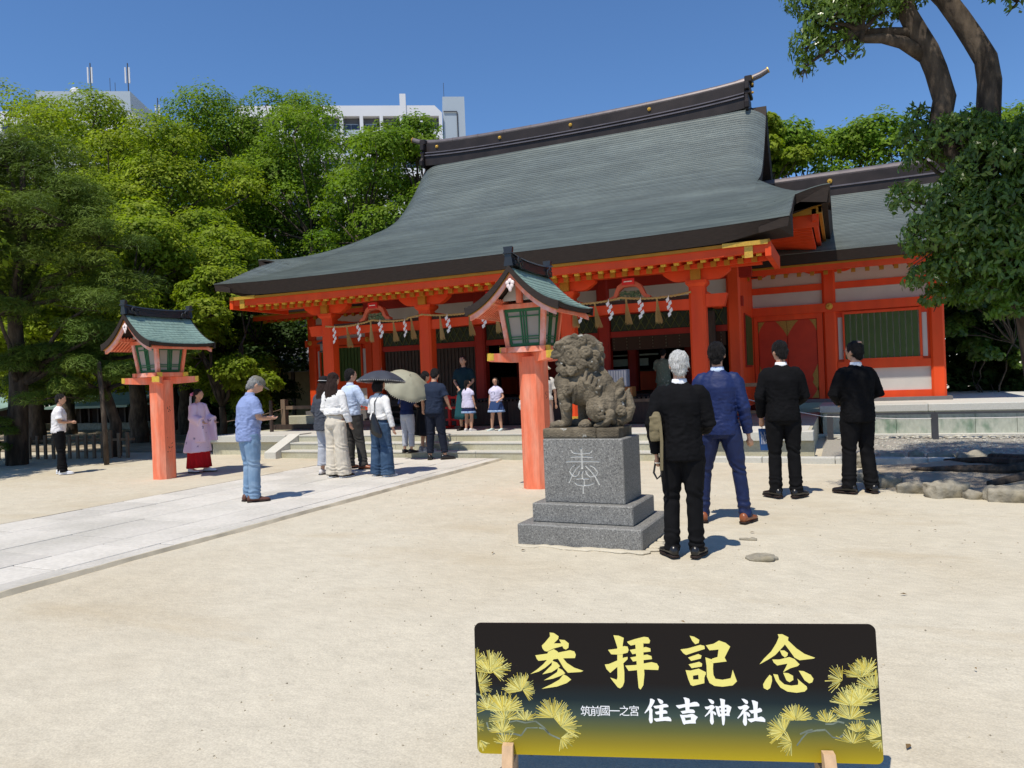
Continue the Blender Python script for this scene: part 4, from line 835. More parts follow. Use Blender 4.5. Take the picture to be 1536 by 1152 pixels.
LION = mat('weathered_lion_stone', (.185, .152, .105), .9, .28, 14, .7, 60, col2=(.10, .082, .056), fac2=(.42, .62), scale2=5)
N_, L_ = nodes_of(LION); bs = N_['Principled BSDF']; src = bs.inputs['Base Color'].links[0].from_socket
tc = N_.new('ShaderNodeTexCoord'); v = N_.new('ShaderNodeTexNoise'); v.inputs['Scale'].default_value = 16; v.inputs['Detail'].default_value = 5; L_.new(tc.outputs['Object'], v.inputs['Vector'])
r = N_.new('ShaderNodeMapRange'); r.inputs[1].default_value = .66; r.inputs[2].default_value = .72; r.inputs[3].default_value = 0; r.inputs[4].default_value = .7; L_.new(v.outputs['Fac'], r.inputs[0])
mx = N_.new('ShaderNodeMix'); mx.data_type = 'RGBA'; mx.inputs['B'].default_value = (.5, .5, .46, 1); L_.new(r.outputs[0], mx.inputs['Factor']); L_.new(src, mx.inputs['A']); L_.new(mx.outputs['Result'], bs.inputs['Base Color'])
lion = thing('stone_lion', 'weathered seated stone guardian lion with curled mane and flame tail', 'statue', (PC[0], PC[1], .953), PT)
K = .00101
def P3(cx, cy, d): return ((cx - 440) * K, -d * K, .085 + (965 - cy) * K)
lb = MB()
def EL(cx, cy, d, rx, ry, rz, n=14, rot=0):
    M = Matrix.Rotation(radians(rot), 4, 'Y') if rot else None; lb.ball(P3(cx, cy, d), (rx * K, ry * K, rz * K), n, 10, M)
def TU(pts, r): lb.tube([P3(*p) for p in pts], [q * K for q in r], 12, True, True)
def CURL(cx, cy, d, R, th, turns=1.6, dirv=1, a0=0, tilt=0):
    n = 16; p = []
    for i in range(n):
        t = i / (n - 1); a = a0 + dirv * turns * 2 * pi * t; q = R * (1 - .8 * t); p.append((cx + q * cos(a), cy + q * sin(a), d + th * .55 + th * .5 * t + tilt * q * sin(a) / R))
    TU(p, [th * (.95 - .35 * i / n) for i in range(n)])
# trunk of the body
EL(350, 590, 0, 165, 150, 170, rot=-20); EL(440, 560, 0, 170, 160, 160); EL(520, 620, 0, 150, 165, 180, rot=25); EL(600, 760, 0, 150, 175, 190); EL(640, 700, 0, 110, 140, 150)
EL(225, 525, 30, 125, 125, 112); EL(250, 520, -60, 120, 110, 110)
for k in range(4): TU([(470 + k * 45, 420 + k * 50, 130), (450 + k * 45, 520 + k * 28, 165), (500 + k * 30, 600 + k * 15, 150)], [16, 22, 14])
TU([(560, 430, 0), (640, 520, 0), (700, 640, 0)], [40, 34, 30])
# forelegs
TU([(235, 560, 100), (232, 700, 105), (240, 800, 100), (238, 900, 95)], [88, 66, 56, 50]); EL(215, 660, 140, 45, 40, 45); EL(265, 755, 140, 48, 35, 48); CURL(262, 755, 160, 36, 14); CURL(300, 600, 165, 50, 20, a0=2)
TU([(330, 560, 140), (345, 640, 140), (320, 720, 130)], [40, 28, 12])
TU([(300, 560, -90), (340, 720, -100), (330, 820, -95), (335, 910, -90)], [80, 62, 52, 48])
for dd, xx in ((100, 170), (-90, 265)):
    EL(xx, 925, dd, 88, 66, 42)
    for k in range(4): EL(xx - 58, 932, dd - 45 + k * 30, 34, 20, 34); TU([(xx - 88, 945, dd - 45 + k * 30), (xx - 98, 958, dd - 45 + k * 30)], [9, 5])
# bent hind leg near side
EL(560, 770, 95, 130, 80, 145, rot=15); CURL(600, 805, 178, 60, 22, a0=1); EL(480, 640, 90, 90, 60, 45, rot=20); TU([(400, 590, 60), (440, 630, 80), (500, 660, 90)], [50, 55, 60])
EL(425, 925, 80, 66, 58, 46); 
for k in range(4): EL(385, 935, 45 + k * 26, 28, 16, 32)
TU([(680, 840, 140), (640, 920, 150), (540, 940, 150)], [50, 40, 22]); TU([(700, 900, 120), (690, 870, 160), (650, 900, 180), (600, 945, 160)], [30, 26, 22, 12]); EL(560, 770, -95, 125, 75, 140); EL(470, 930, -90, 90, 55, 40)
# head
EL(335, 245, 20, 185, 150, 160); EL(300, 170, 20, 150, 130, 90); EL(420, 250, 0, 150, 150, 170); EL(390, 400, 0, 170, 150, 110); EL(270, 300, 60, 120, 80, 90)
EL(175, 245, 35, 92, 85, 58, rot=-12); EL(125, 245, 40, 42, 58, 34); EL(112, 262, 75, 20, 18, 20); EL(112, 262, 10, 20, 18, 20); TU([(100, 280, 80), (140, 290, 105), (215, 275, 115)], [16, 18, 16]); TU([(100, 280, 0), (140, 290, -30), (215, 275, -45)], [14, 14, 14])
EL(225, 375, 35, 105, 78, 38, rot=28); TU([(150, 345, 75), (190, 372, 100), (280, 420, 112)], [17, 18, 18]); EL(180, 330, 35, 60, 40, 16)
for k in range(4): EL(128 + k * 22, 296 + k * 3, 96, 8, 8, 16)
for k in range(3): EL(165 + k * 26, 345 + k * 12, 92, 8, 8, 13)
EL(205, 185, 100, 55, 34, 34, rot=-20); EL(195, 215, 108, 27, 22, 22); TU([(140, 195, 100), (175, 160, 115), (230, 155, 125), (275, 185, 120)], [16, 24, 24, 14]); TU([(130, 195, -20), (165, 158, -40), (220, 150, -55)], [16, 22, 20]); EL(190, 215, -40, 25, 22, 22)
TU([(255, 130, 125), (310, 160, 145), (365, 150, 130)], [14, 20, 12]); EL(290, 225, 125, 40, 30, 36); CURL(325, 280, 135, 78, 26, 1.9, 1, -2.2); TU([(240, 330, 130), (310, 350, 150), (400, 330, 150), (430, 270, 140)], [18, 26, 26, 18])
# mane curls, both sides and back
for (cx, cy, d, R, th, a0, dv) in ((425, 375, 140, 48, 22, 0, -1), (480, 255, 135, 52, 23, 2, 1), (520, 370, 110, 50, 22, 1, -1), (545, 290, 70, 44, 20, 3, 1), (500, 180, 90, 46, 20, 0, -1), (430, 150, 120, 44, 20, 4, 1), (350, 115, 100, 40, 18, 2, -1), (555, 340, 10, 44, 20, 2, 1), (540, 230, -10, 46, 20, 1, -1), (250, 420, 130, 46, 20, 0, 1), (330, 420, 150, 40, 20, 3, -1), (195, 400, 120, 36, 17, 5, 1), (390, 180, 140, 36, 17, 2, 1)):
    CURL(cx, cy, d, R, th, 1.5, dv, a0); EL(cx, cy, d - 20, R * .85, R * .55, R * .85)
    if d > 60: CURL(cx, cy, -d + 10, R, th, 1.5, -dv, a0); EL(cx, cy, -d + 22, R * .95, R * .6, R * .95)
for x0 in range(5): TU([(265 + x0 * 24, 350 + x0 * 6, 140), (300 + x0 * 18, 400 + x0 * 5, 160), (345 + x0 * 10, 440, 150)], [10, 16, 8])
# flame tail
TU([(700, 930, 0), (720, 800, 0), (715, 660, 0), (740, 560, 0), (760, 515, 0)], [60, 82, 70, 45, 18]); TU([(740, 900, 10), (800, 870, 10), (840, 780, 10), (825, 690, 5), (810, 640, 0), (825, 612, 0)], [55, 50, 42, 34, 26, 12])
CURL(765, 800, 60, 48, 20, 1.4, -1, 3); TU([(700, 720, 55), (735, 660, 60), (770, 620, 45), (790, 605, 30)], [18, 22, 20, 8]); TU([(740, 720, 55), (790, 700, 45), (800, 640, 30)], [14, 16, 8]); TU([(690, 640, 50), (720, 570, 45), (755, 540, 25)], [14, 16, 8]); EL(770, 860, 0, 60, 50, 70)
lb.box(-.40, .30, -.20, .20, .03, .075)
def ld(p, q): return .003 * N3(p, 14) + .003 * N3(p, 45, 5) - .003 * max(0, N3(p, 22, 9))
ob('body', organic(lb, .0058, 1, ld), lion).data.materials.append(LION)
part('tongue', MB().ball(P3(190, 322, 40), (.05, .03, .012), 10, 6), mat('red_tongue', (.45, .05, .04), .6), lion, False, True)
def slab_blob(x0, x1):
    b = MB().box(x0, x1, -.215, .215, 0.0, .10); return organic(b, .012, 3, lambda p, q: .004 * N3(p, 9))
for x0, x1 in ((-.415, .12), (.123, .34)): ob('base_slab', slab_blob(x0, x1), lion, (0, 0, -.004)).data.materials.append(LION)

# ---------------------------------------------------------------- souvenir-photo sign board
SGW, SGH, TH = 1.449, .481, .29
sign = thing('sign_board', 'black and gold photo sign board with pine sprays and yellow characters', 'sign', (-.613, 2.663, .12), TH)
tl = Matrix.Rotation(-.074, 4, 'X')
def SB(u, v, d=0): return tuple(tl @ Vector((u, d, v)))        # sign plane: u across, v up, d<0 towards the viewer
def flat(poly, d0, d1, mb): mb.prism(poly, lambda a, b: SB(a, b, d0), lambda a, b: SB(a, b, d1))
rc = []
for cx, cy, a0 in ((SGW / 2 - .022, .022, -90), (SGW / 2 - .022, SGH - .022, 0), (-SGW / 2 + .022, SGH - .022, 90), (-SGW / 2 + .022, .022, 180)):
    for k in range(6): a = radians(a0 + k * 18); rc.append((cx + .022 * cos(a), cy + .022 * sin(a)))
SIGN = bpy.data.materials.new('sign_print'); SIGN.use_nodes = True; N_, L_ = nodes_of(SIGN); bs = N_['Principled BSDF']; bs.inputs['Roughness'].default_value = .35; bs.inputs['Specular IOR Level'].default_value = .15
tc = N_.new('ShaderNodeTexCoord'); sp = N_.new('ShaderNodeSeparateXYZ'); L_.new(tc.outputs['Object'], sp.inputs[0]); rp = N_.new('ShaderNodeValToRGB'); mr = N_.new('ShaderNodeMapRange'); mr.inputs[2].default_value = SGH; L_.new(sp.outputs['Z'], mr.inputs[0]); L_.new(mr.outputs[0], rp.inputs[0])
e = rp.color_ramp.elements; e[0].position = 0; e[0].color = (.40, .30, .012, 1); e[1].position = 1; e[1].color = (.012, .009, .008, 1)
for p_, c_ in ((.10, (.25, .20, .02)), (.20, (.12, .125, .035)), (.31, (.045, .07, .06)), (.42, (.012, .022, .027)), (.55, (.012, .010, .010))): q = e.new(p_); q.color = (*c_, 1)
L_.new(rp.outputs[0], bs.inputs['Base Color'])
b = MB(); flat(rc, 0, .012, b); part('board', b, SIGN, sign, False)
YEL = mat('sign_yellow', (.78, .70, .20), .4, .01, 3); WHT = mat('sign_white', (.85, .86, .88), .4, .01, 3); BRN = mat('sign_branch_grey', (.16, .19, .15), .5, .3, 30)
GLYPHS = [
  [(-0.4367, 0.4481), (-0.4213, 0.4462), (-0.4033, 0.4343), (-0.4057, 0.4243), (-0.4226, 0.4082), (-0.3948, 0.4084), (-0.4017, 0.4223), (-0.3814, 0.4205), (-0.3664, 0.4086), (-0.3682, 0.3927), (-0.3778, 0.3859), (-0.3866, 0.3898), (-0.3903, 0.3985), (-0.4232, 0.3895), (-0.4481, 0.3781), (-0.4582, 0.3801), (-0.4661, 0.39), (-0.4678, 0.3999), (-0.4551, 0.412), (-0.436, 0.4341)] ,
  [(-0.4936, 0.3638), (-0.4483, 0.3702), (-0.444, 0.3782), (-0.4233, 0.3871), (-0.4093, 0.3785), (-0.4074, 0.3745), (-0.3624, 0.3836), (-0.3464, 0.379), (-0.3416, 0.3672), (-0.3452, 0.3552), (-0.3919, 0.354), (-0.4819, 0.3436), (-0.4879, 0.3499)] ,
  [(-0.4425, 0.3623), (-0.4181, 0.3605), (-0.4331, 0.3385), (-0.4582, 0.3183), (-0.4832, 0.3041), (-0.5143, 0.295), (-0.4912, 0.31), (-0.466, 0.3302), (-0.4491, 0.3483)] ,
  [(-0.414, 0.3605), (-0.3918, 0.3568), (-0.3762, 0.3371), (-0.3485, 0.3196), (-0.3158, 0.3089), (-0.3249, 0.3048), (-0.3734, 0.3015), (-0.389, 0.3191), (-0.4005, 0.3388)] ,
  [(-0.4308, 0.3445), (-0.4128, 0.3379), (-0.4018, 0.3249), (-0.4114, 0.3169), (-0.4343, 0.3027), (-0.4693, 0.2944), (-0.4503, 0.3125), (-0.4334, 0.3285)] ,
  [(-0.4093, 0.3189), (-0.3934, 0.3111), (-0.3836, 0.2994), (-0.4022, 0.2893), (-0.431, 0.279), (-0.4639, 0.2726), (-0.4389, 0.2868), (-0.414, 0.303)] ,
  [(-0.3899, 0.2953), (-0.3759, 0.2884), (-0.3622, 0.2767), (-0.3788, 0.2639), (-0.4158, 0.2507), (-0.4731, 0.2415), (-0.4358, 0.2591), (-0.4068, 0.2753)] ,
  [(-0.2214, 0.386), (-0.1893, 0.3902), (-0.161, 0.4003), (-0.1492, 0.3984), (-0.1457, 0.3866), (-0.1501, 0.3768), (-0.1782, 0.3694), (-0.2101, 0.3703)] ,
  [(-0.1994, 0.4394), (-0.1795, 0.4376), (-0.1619, 0.4298), (-0.1669, 0.4041), (-0.1688, 0.3569), (-0.1648, 0.306), (-0.1663, 0.2707), (-0.1728, 0.255), (-0.1823, 0.2471), (-0.1909, 0.2508), (-0.206, 0.2702), (-0.2174, 0.2857), (-0.1938, 0.2782), (-0.1907, 0.2861), (-0.1891, 0.345), (-0.1871, 0.3961)] ,
  [(-0.2355, 0.3327), (-0.2194, 0.3348), (-0.191, 0.3469), (-0.1627, 0.359), (-0.1507, 0.361), (-0.151, 0.3532), (-0.1676, 0.3373), (-0.192, 0.3233), (-0.2167, 0.3026), (-0.2301, 0.317)] ,
  [(-0.1505, 0.4161), (-0.1203, 0.4261), (-0.0883, 0.4342), (-0.0726, 0.4323), (-0.066, 0.4206), (-0.0695, 0.4107), (-0.1011, 0.4105), (-0.1371, 0.4024), (-0.1467, 0.4102)] ,
  [(-0.1417, 0.3866), (-0.1178, 0.3908), (-0.0819, 0.3977), (-0.0664, 0.3924), (-0.066, 0.3814), (-0.1025, 0.3772), (-0.1325, 0.371)] ,
  [(-0.1409, 0.3592), (-0.1189, 0.3633), (-0.0791, 0.3703), (-0.0636, 0.365), (-0.0621, 0.3541), (-0.0997, 0.3498), (-0.1316, 0.3448)] ,
  [(-0.1607, 0.3296), (-0.1242, 0.3319), (-0.0645, 0.3431), (-0.0451, 0.3386), (-0.0385, 0.327), (-0.0414, 0.3153), (-0.0932, 0.3166), (-0.1488, 0.3109)] ,
  [(-0.1208, 0.4143), (-0.091, 0.4165), (-0.0931, 0.3381), (-0.092, 0.2991), (-0.0975, 0.26), (-0.108, 0.2443), (-0.1149, 0.25), (-0.1176, 0.2987), (-0.1192, 0.3574)] ,
  [(0.0773, 0.4392), (0.0935, 0.4356), (0.1111, 0.4248), (0.1088, 0.4139), (0.0959, 0.4091), (0.0856, 0.421)] ,
  [(0.0424, 0.3898), (0.0698, 0.3937), (0.1139, 0.4067), (0.1282, 0.4032), (0.1295, 0.3924), (0.0946, 0.3812), (0.0615, 0.37), (0.0509, 0.3772)] ,
  [(0.0683, 0.361), (0.1051, 0.374), (0.1168, 0.3687), (0.1134, 0.3578), (0.0787, 0.3492)] ,
  [(0.069, 0.3364), (0.1075, 0.3462), (0.1173, 0.3398), (0.1157, 0.3297), (0.0793, 0.3231)] ,
  [(0.0572, 0.3156), (0.0778, 0.3141), (0.0828, 0.2979), (0.0818, 0.26), (0.0729, 0.2634), (0.0649, 0.285)] ,
  [(0.0734, 0.314), (0.1045, 0.3216), (0.1292, 0.3093), (0.1288, 0.3002), (0.1017, 0.2999), (0.0799, 0.296)] ,
  [(0.102, 0.3071), (0.1291, 0.3075), (0.1228, 0.2894), (0.122, 0.2706), (0.1021, 0.2693)] ,
  [(0.0756, 0.2822), (0.1226, 0.284), (0.122, 0.2706), (0.08, 0.2599)] ,
  [(0.1337, 0.4051), (0.161, 0.4107), (0.1813, 0.4224), (0.2043, 0.4146), (0.2197, 0.4014), (0.2099, 0.384), (0.1981, 0.3623), (0.2046, 0.3486), (0.183, 0.3459), (0.1559, 0.342), (0.1473, 0.3509), (0.1549, 0.3582), (0.1731, 0.3638), (0.178, 0.3909), (0.1599, 0.389), (0.1455, 0.3878)] ,
  [(0.1299, 0.3623), (0.1582, 0.3529), (0.155, 0.3222), (0.1557, 0.3006), (0.1622, 0.2863), (0.1871, 0.283), (0.216, 0.2888), (0.2202, 0.3014), (0.2246, 0.3194), (0.2323, 0.2944), (0.2376, 0.2783), (0.2219, 0.2638), (0.186, 0.2586), (0.1574, 0.2611), (0.14, 0.2716), (0.132, 0.2931), (0.1328, 0.3328)] ,
  [(0.3889, 0.4463), (0.4047, 0.4464), (0.4252, 0.4358), (0.4229, 0.4251), (0.4059, 0.4035), (0.3762, 0.3729), (0.3507, 0.3566), (0.3198, 0.3394), (0.3367, 0.36), (0.3628, 0.3853), (0.3819, 0.4141), (0.3918, 0.4356)] ,
  [(0.4127, 0.4322), (0.4246, 0.4233), (0.4511, 0.3967), (0.478, 0.3774), (0.5128, 0.3646), (0.5084, 0.3617), (0.4594, 0.3552), (0.4424, 0.3646), (0.4262, 0.3894), (0.4116, 0.4107)] ,
  [(0.3929, 0.3891), (0.4087, 0.3893), (0.4205, 0.3804), (0.4182, 0.3708), (0.4091, 0.3643), (0.3991, 0.3731)] ,
  [(0.3648, 0.3567), (0.3894, 0.357), (0.425, 0.3662), (0.4421, 0.3593), (0.4586, 0.3409), (0.4512, 0.3345), (0.4264, 0.3271), (0.4004, 0.3125), (0.4128, 0.334), (0.4167, 0.343), (0.3955, 0.3392), (0.3813, 0.3362), (0.3695, 0.3461)] ,
  [(0.3532, 0.3031), (0.3599, 0.2978), (0.3602, 0.2818), (0.3525, 0.2568), (0.3423, 0.2495), (0.3296, 0.2564), (0.3285, 0.2689), (0.3382, 0.2851)] ,
  [(0.3656, 0.3057), (0.3813, 0.3034), (0.3857, 0.2857), (0.4023, 0.2699), (0.4266, 0.2657), (0.4494, 0.2688), (0.451, 0.2795), (0.4482, 0.2908), (0.4621, 0.2779), (0.4787, 0.264), (0.48, 0.2551), (0.4708, 0.2462), (0.4427, 0.2415), (0.4115, 0.2452), (0.3878, 0.2591), (0.3732, 0.282)] ,
  [(0.4003, 0.3108), (0.4184, 0.3092), (0.4337, 0.3005), (0.434, 0.2863), (0.4203, 0.278), (0.4101, 0.2842)] ,
  [(0.4546, 0.3185), (0.4712, 0.317), (0.4949, 0.3048), (0.5038, 0.2908), (0.4986, 0.2784), (0.488, 0.2747), (0.4729, 0.2851)] ,
]
SPRAYS = [
  (-0.7313, 0.3399, 0.0514, -60, 90, 40),
  (-0.6662, 0.2953, 0.0828, 20, 175, 80),
  (-0.6658, 0.3117, 0.0723, -50, 100, 60),
  (-0.7122, 0.2536, 0.0533, -80, 100, 40),
  (-0.5517, 0.2315, 0.0714, 60, 190, 60),
  (-0.5472, 0.2397, 0.0504, -60, 80, 50),
  (-0.6806, 0.1640, 0.0594, 40, 200, 40),
  (-0.6215, 0.1570, 0.0780, 0, 180, 90),
  (-0.6160, 0.1266, 0.0632, 0, 200, 50),
  (-0.5383, 0.1241, 0.0461, 0, 170, 40),
  (-0.4336, 0.1363, 0.0704, 20, 180, 80),
  (-0.4057, 0.1047, 0.0722, -40, 130, 80),
  (-0.4071, 0.0645, 0.0475, -100, 40, 34),
  (-0.6280, 0.0796, 0.0548, 0, 185, 60),
  (-0.6166, 0.0374, 0.0505, 20, 180, 34),
  (-0.7292, 0.1018, 0.0341, -60, 110, 20),
  (-0.7136, 0.0492, 0.0424, -120, -10, 26),
  (0.6012, 0.2865, 0.0570, 85, 240, 34),
  (0.6848, 0.3168, 0.0530, 20, 170, 50),
  (0.6659, 0.2983, 0.0602, 10, 180, 60),
  (0.7096, 0.2589, 0.0668, 0, 180, 70),
  (0.6246, 0.1993, 0.0673, 0, 170, 90),
  (0.6574, 0.2144, 0.0672, 0, 150, 80),
  (0.6218, 0.1521, 0.0708, 0, 170, 60),
  (0.5427, 0.1395, 0.0465, 10, 165, 40),
  (0.4352, 0.1446, 0.0577, 0, 180, 80),
  (0.3931, 0.1034, 0.0615, 60, 230, 80),
  (0.4165, 0.0674, 0.0506, 110, 270, 40),
  (0.6240, 0.0689, 0.0566, 10, 170, 34),
  (0.6406, 0.1090, 0.0424, 10, 160, 50),
  (0.7208, 0.0964, 0.0596, 90, 200, 50),
  (0.7235, 0.0821, 0.0385, 180, 280, 26),
]
BRANCHES = [[(-0.7281, 0.2205), (-0.7048, 0.2127), (-0.6927, 0.1883)], [(-0.6016, 0.1167), (-0.5719, 0.1234), (-0.5385, 0.116), (-0.5007, 0.1229), (-0.4681, 0.0993), (-0.4521, 0.0796)], [(-0.6863, 0.115), (-0.6786, 0.0866), (-0.624, 0.0716), (-0.5818, 0.0746), (-0.5568, 0.0691), (-0.5349, 0.0979), (-0.4931, 0.0988)], [(-0.4889, 0.0989), (-0.4682, 0.0953), (-0.4481, 0.0756), (-0.4113, 0.0604)], [(0.5353, 0.1339), (0.5603, 0.1344), (0.5787, 0.1439), (0.5997, 0.1389)], [(0.434, 0.0569), (0.4534, 0.0829), (0.4726, 0.1034), (0.5053, 0.1114), (0.5341, 0.1139), (0.5577, 0.089), (0.5789, 0.0859), (0.5975, 0.1008)], [(0.6785, 0.1532), (0.6926, 0.1535), (0.7023, 0.1392)], [(0.447, 0.0973), (0.4729, 0.1089), (0.4911, 0.1129)]]
WPOS = [(-0.0483, 0.1694), (0.0639, 0.1667), (0.168, 0.1687), (0.2802, 0.1685)]; S0 = (-0.312, 0.1642); S1 = (-0.1346, 0.168)

WGLYPHS = [
  [(-0.0754, 0.2114), (-0.0678, 0.2116), (-0.0583, 0.2058), (-0.0609, 0.1983), (-0.0722, 0.1802), (-0.0832, 0.1696), (-0.0957, 0.1587), (-0.0974, 0.1611), (-0.0874, 0.1755), (-0.0784, 0.192), (-0.0757, 0.2025)] ,
  [(-0.0806, 0.1771), (-0.0722, 0.1787), (-0.068, 0.1721), (-0.0693, 0.1595), (-0.0688, 0.1357), (-0.0699, 0.1283), (-0.0753, 0.1234), (-0.0797, 0.1266), (-0.0827, 0.1369), (-0.0798, 0.1593)] ,
  [(-0.049, 0.2122), (-0.0408, 0.2113), (-0.0305, 0.2062), (-0.0277, 0.2003), (-0.031, 0.1951), (-0.0378, 0.1935), (-0.0428, 0.1986)] ,
  [(-0.0644, 0.1856), (-0.0448, 0.1882), (-0.028, 0.1937), (-0.016, 0.1934), (-0.0103, 0.188), (-0.0105, 0.1836), (-0.0286, 0.181), (-0.0558, 0.1768), (-0.0616, 0.1804)] ,
  [(-0.0593, 0.1648), (-0.0472, 0.1673), (-0.029, 0.1718), (-0.02, 0.1715), (-0.015, 0.1664), (-0.0152, 0.1605), (-0.0325, 0.1587), (-0.0537, 0.156), (-0.058, 0.1597)] ,
  [(-0.0648, 0.141), (-0.0467, 0.1428), (-0.0301, 0.1469), (-0.012, 0.1487), (-0.0047, 0.1444), (-0.0017, 0.1385), (-0.0023, 0.1329), (-0.0246, 0.1344), (-0.0427, 0.1325), (-0.0562, 0.1308), (-0.062, 0.1358)] ,
  [(-0.0436, 0.1807), (-0.0285, 0.1825), (-0.0308, 0.1632), (-0.0316, 0.1453), (-0.0445, 0.1429), (-0.0436, 0.1629)] ,
  [(0.0167, 0.1893), (0.0377, 0.1926), (0.0647, 0.1975), (0.0828, 0.203), (0.0931, 0.2024), (0.1002, 0.1952), (0.1006, 0.1885), (0.0671, 0.1857), (0.0447, 0.1831), (0.0281, 0.1783), (0.0209, 0.1834)] ,
  [(0.0448, 0.2179), (0.0522, 0.218), (0.0654, 0.2138), (0.0674, 0.2079), (0.0648, 0.1827), (0.0642, 0.1709), (0.0508, 0.1706), (0.0503, 0.1928), (0.0489, 0.2091)] ,
  [(0.0329, 0.1688), (0.0516, 0.1721), (0.0667, 0.1765), (0.0785, 0.1756), (0.0839, 0.1698), (0.0824, 0.1638), (0.0587, 0.1634), (0.0392, 0.1601)] ,
  [(0.0294, 0.1566), (0.0449, 0.155), (0.0492, 0.1352), (0.0472, 0.1233), (0.0434, 0.1218), (0.0392, 0.1261), (0.0347, 0.1422)] ,
  [(0.0405, 0.1557), (0.0554, 0.1567), (0.0719, 0.1607), (0.0793, 0.1594), (0.0933, 0.1493), (0.0873, 0.1418), (0.0841, 0.1359), (0.0687, 0.1385), (0.0684, 0.1488), (0.049, 0.147)] ,
  [(0.0485, 0.1359), (0.068, 0.1392), (0.0842, 0.1373), (0.0852, 0.1271), (0.0644, 0.1266), (0.0473, 0.1245)] ,
  [(0.1327, 0.2137), (0.143, 0.2129), (0.1523, 0.2071), (0.1535, 0.202), (0.1511, 0.1975), (0.1452, 0.1967), (0.1395, 0.2018)] ,
  [(0.1189, 0.1867), (0.1315, 0.1876), (0.142, 0.1933), (0.1494, 0.1924), (0.1557, 0.1866), (0.1533, 0.1829), (0.1441, 0.1739), (0.1347, 0.1634), (0.1194, 0.151), (0.118, 0.1535), (0.129, 0.1662), (0.1385, 0.1811), (0.128, 0.1772), (0.1222, 0.1793)] ,
  [(0.1381, 0.1723), (0.1478, 0.1739), (0.1477, 0.1577), (0.1492, 0.1328), (0.1455, 0.1254), (0.142, 0.1235), (0.1375, 0.1281), (0.1353, 0.1369), (0.1381, 0.1576)] ,
  [(0.1469, 0.171), (0.1542, 0.1696), (0.1591, 0.1638), (0.158, 0.1579), (0.1536, 0.1582), (0.1487, 0.1636)] ,
  [(0.1566, 0.1903), (0.1698, 0.1876), (0.173, 0.1641), (0.1756, 0.1568), (0.1695, 0.1516), (0.1652, 0.1544), (0.1614, 0.1668)] ,
  [(0.1698, 0.1893), (0.1772, 0.1906), (0.1921, 0.1946), (0.2024, 0.1943), (0.2137, 0.1869), (0.212, 0.181), (0.2053, 0.1633), (0.2063, 0.1557), (0.1954, 0.1557), (0.1961, 0.1851), (0.171, 0.1832)] ,
  [(0.1729, 0.1766), (0.1957, 0.1778), (0.1954, 0.1711), (0.1741, 0.17)] ,
  [(0.1737, 0.1627), (0.198, 0.1646), (0.2057, 0.1571), (0.1903, 0.1568), (0.1725, 0.1538)] ,
  [(0.1741, 0.2163), (0.1814, 0.2157), (0.1922, 0.2122), (0.191, 0.2027), (0.1892, 0.1644), (0.1889, 0.1439), (0.1859, 0.1262), (0.182, 0.1215), (0.1785, 0.1261), (0.177, 0.1554), (0.1764, 0.1877), (0.1762, 0.2053)] ,
  [(0.2503, 0.2169), (0.2605, 0.2163), (0.2711, 0.2106), (0.273, 0.2048), (0.2706, 0.1996), (0.2647, 0.1995), (0.2578, 0.206)] ,
  [(0.2358, 0.1888), (0.249, 0.1905), (0.2609, 0.1962), (0.2682, 0.1955), (0.2768, 0.188), (0.2719, 0.1821), (0.2612, 0.1731), (0.2489, 0.1597), (0.2344, 0.1463), (0.2326, 0.1489), (0.2432, 0.1625), (0.2544, 0.1818), (0.244, 0.179), (0.2391, 0.1822)] ,
  [(0.2546, 0.1715), (0.2655, 0.1717), (0.2654, 0.1542), (0.2657, 0.1323), (0.2632, 0.1249), (0.2587, 0.1219), (0.2538, 0.1262), (0.2509, 0.1364), (0.2544, 0.154)] ,
  [(0.2655, 0.171), (0.2727, 0.169), (0.2778, 0.1617), (0.277, 0.1544), (0.2719, 0.1543), (0.2664, 0.1601)] ,
  [(0.2858, 0.2124), (0.2937, 0.2118), (0.3072, 0.2061), (0.3054, 0.19), (0.303, 0.1666), (0.3036, 0.1491), (0.2905, 0.1474), (0.2908, 0.1693), (0.2899, 0.1927)] ,
  [(0.2738, 0.1763), (0.292, 0.1784), (0.3053, 0.182), (0.3113, 0.1857), (0.317, 0.1844), (0.3203, 0.1786), (0.3186, 0.1727), (0.3061, 0.1689), (0.2827, 0.1662)] ,
  [(0.2672, 0.1462), (0.2862, 0.1488), (0.3037, 0.152), (0.3155, 0.1559), (0.324, 0.1524), (0.3295, 0.146), (0.329, 0.1373), (0.3146, 0.1384), (0.2944, 0.1402), (0.2797, 0.1348), (0.274, 0.1383)] ,
]
for gi_, p in enumerate(GLYPHS + WGLYPHS):
    b = MB(); cx = sum(q[0] for q in p) / len(p); cy = sum(q[1] for q in p) / len(p)
    flat(p, -.0008 - .00012 * (gi_ % 8), .001, b)
    part('brush_stroke', b, YEL if gi_ < len(GLYPHS) else WHT, sign, False)
FONT = None
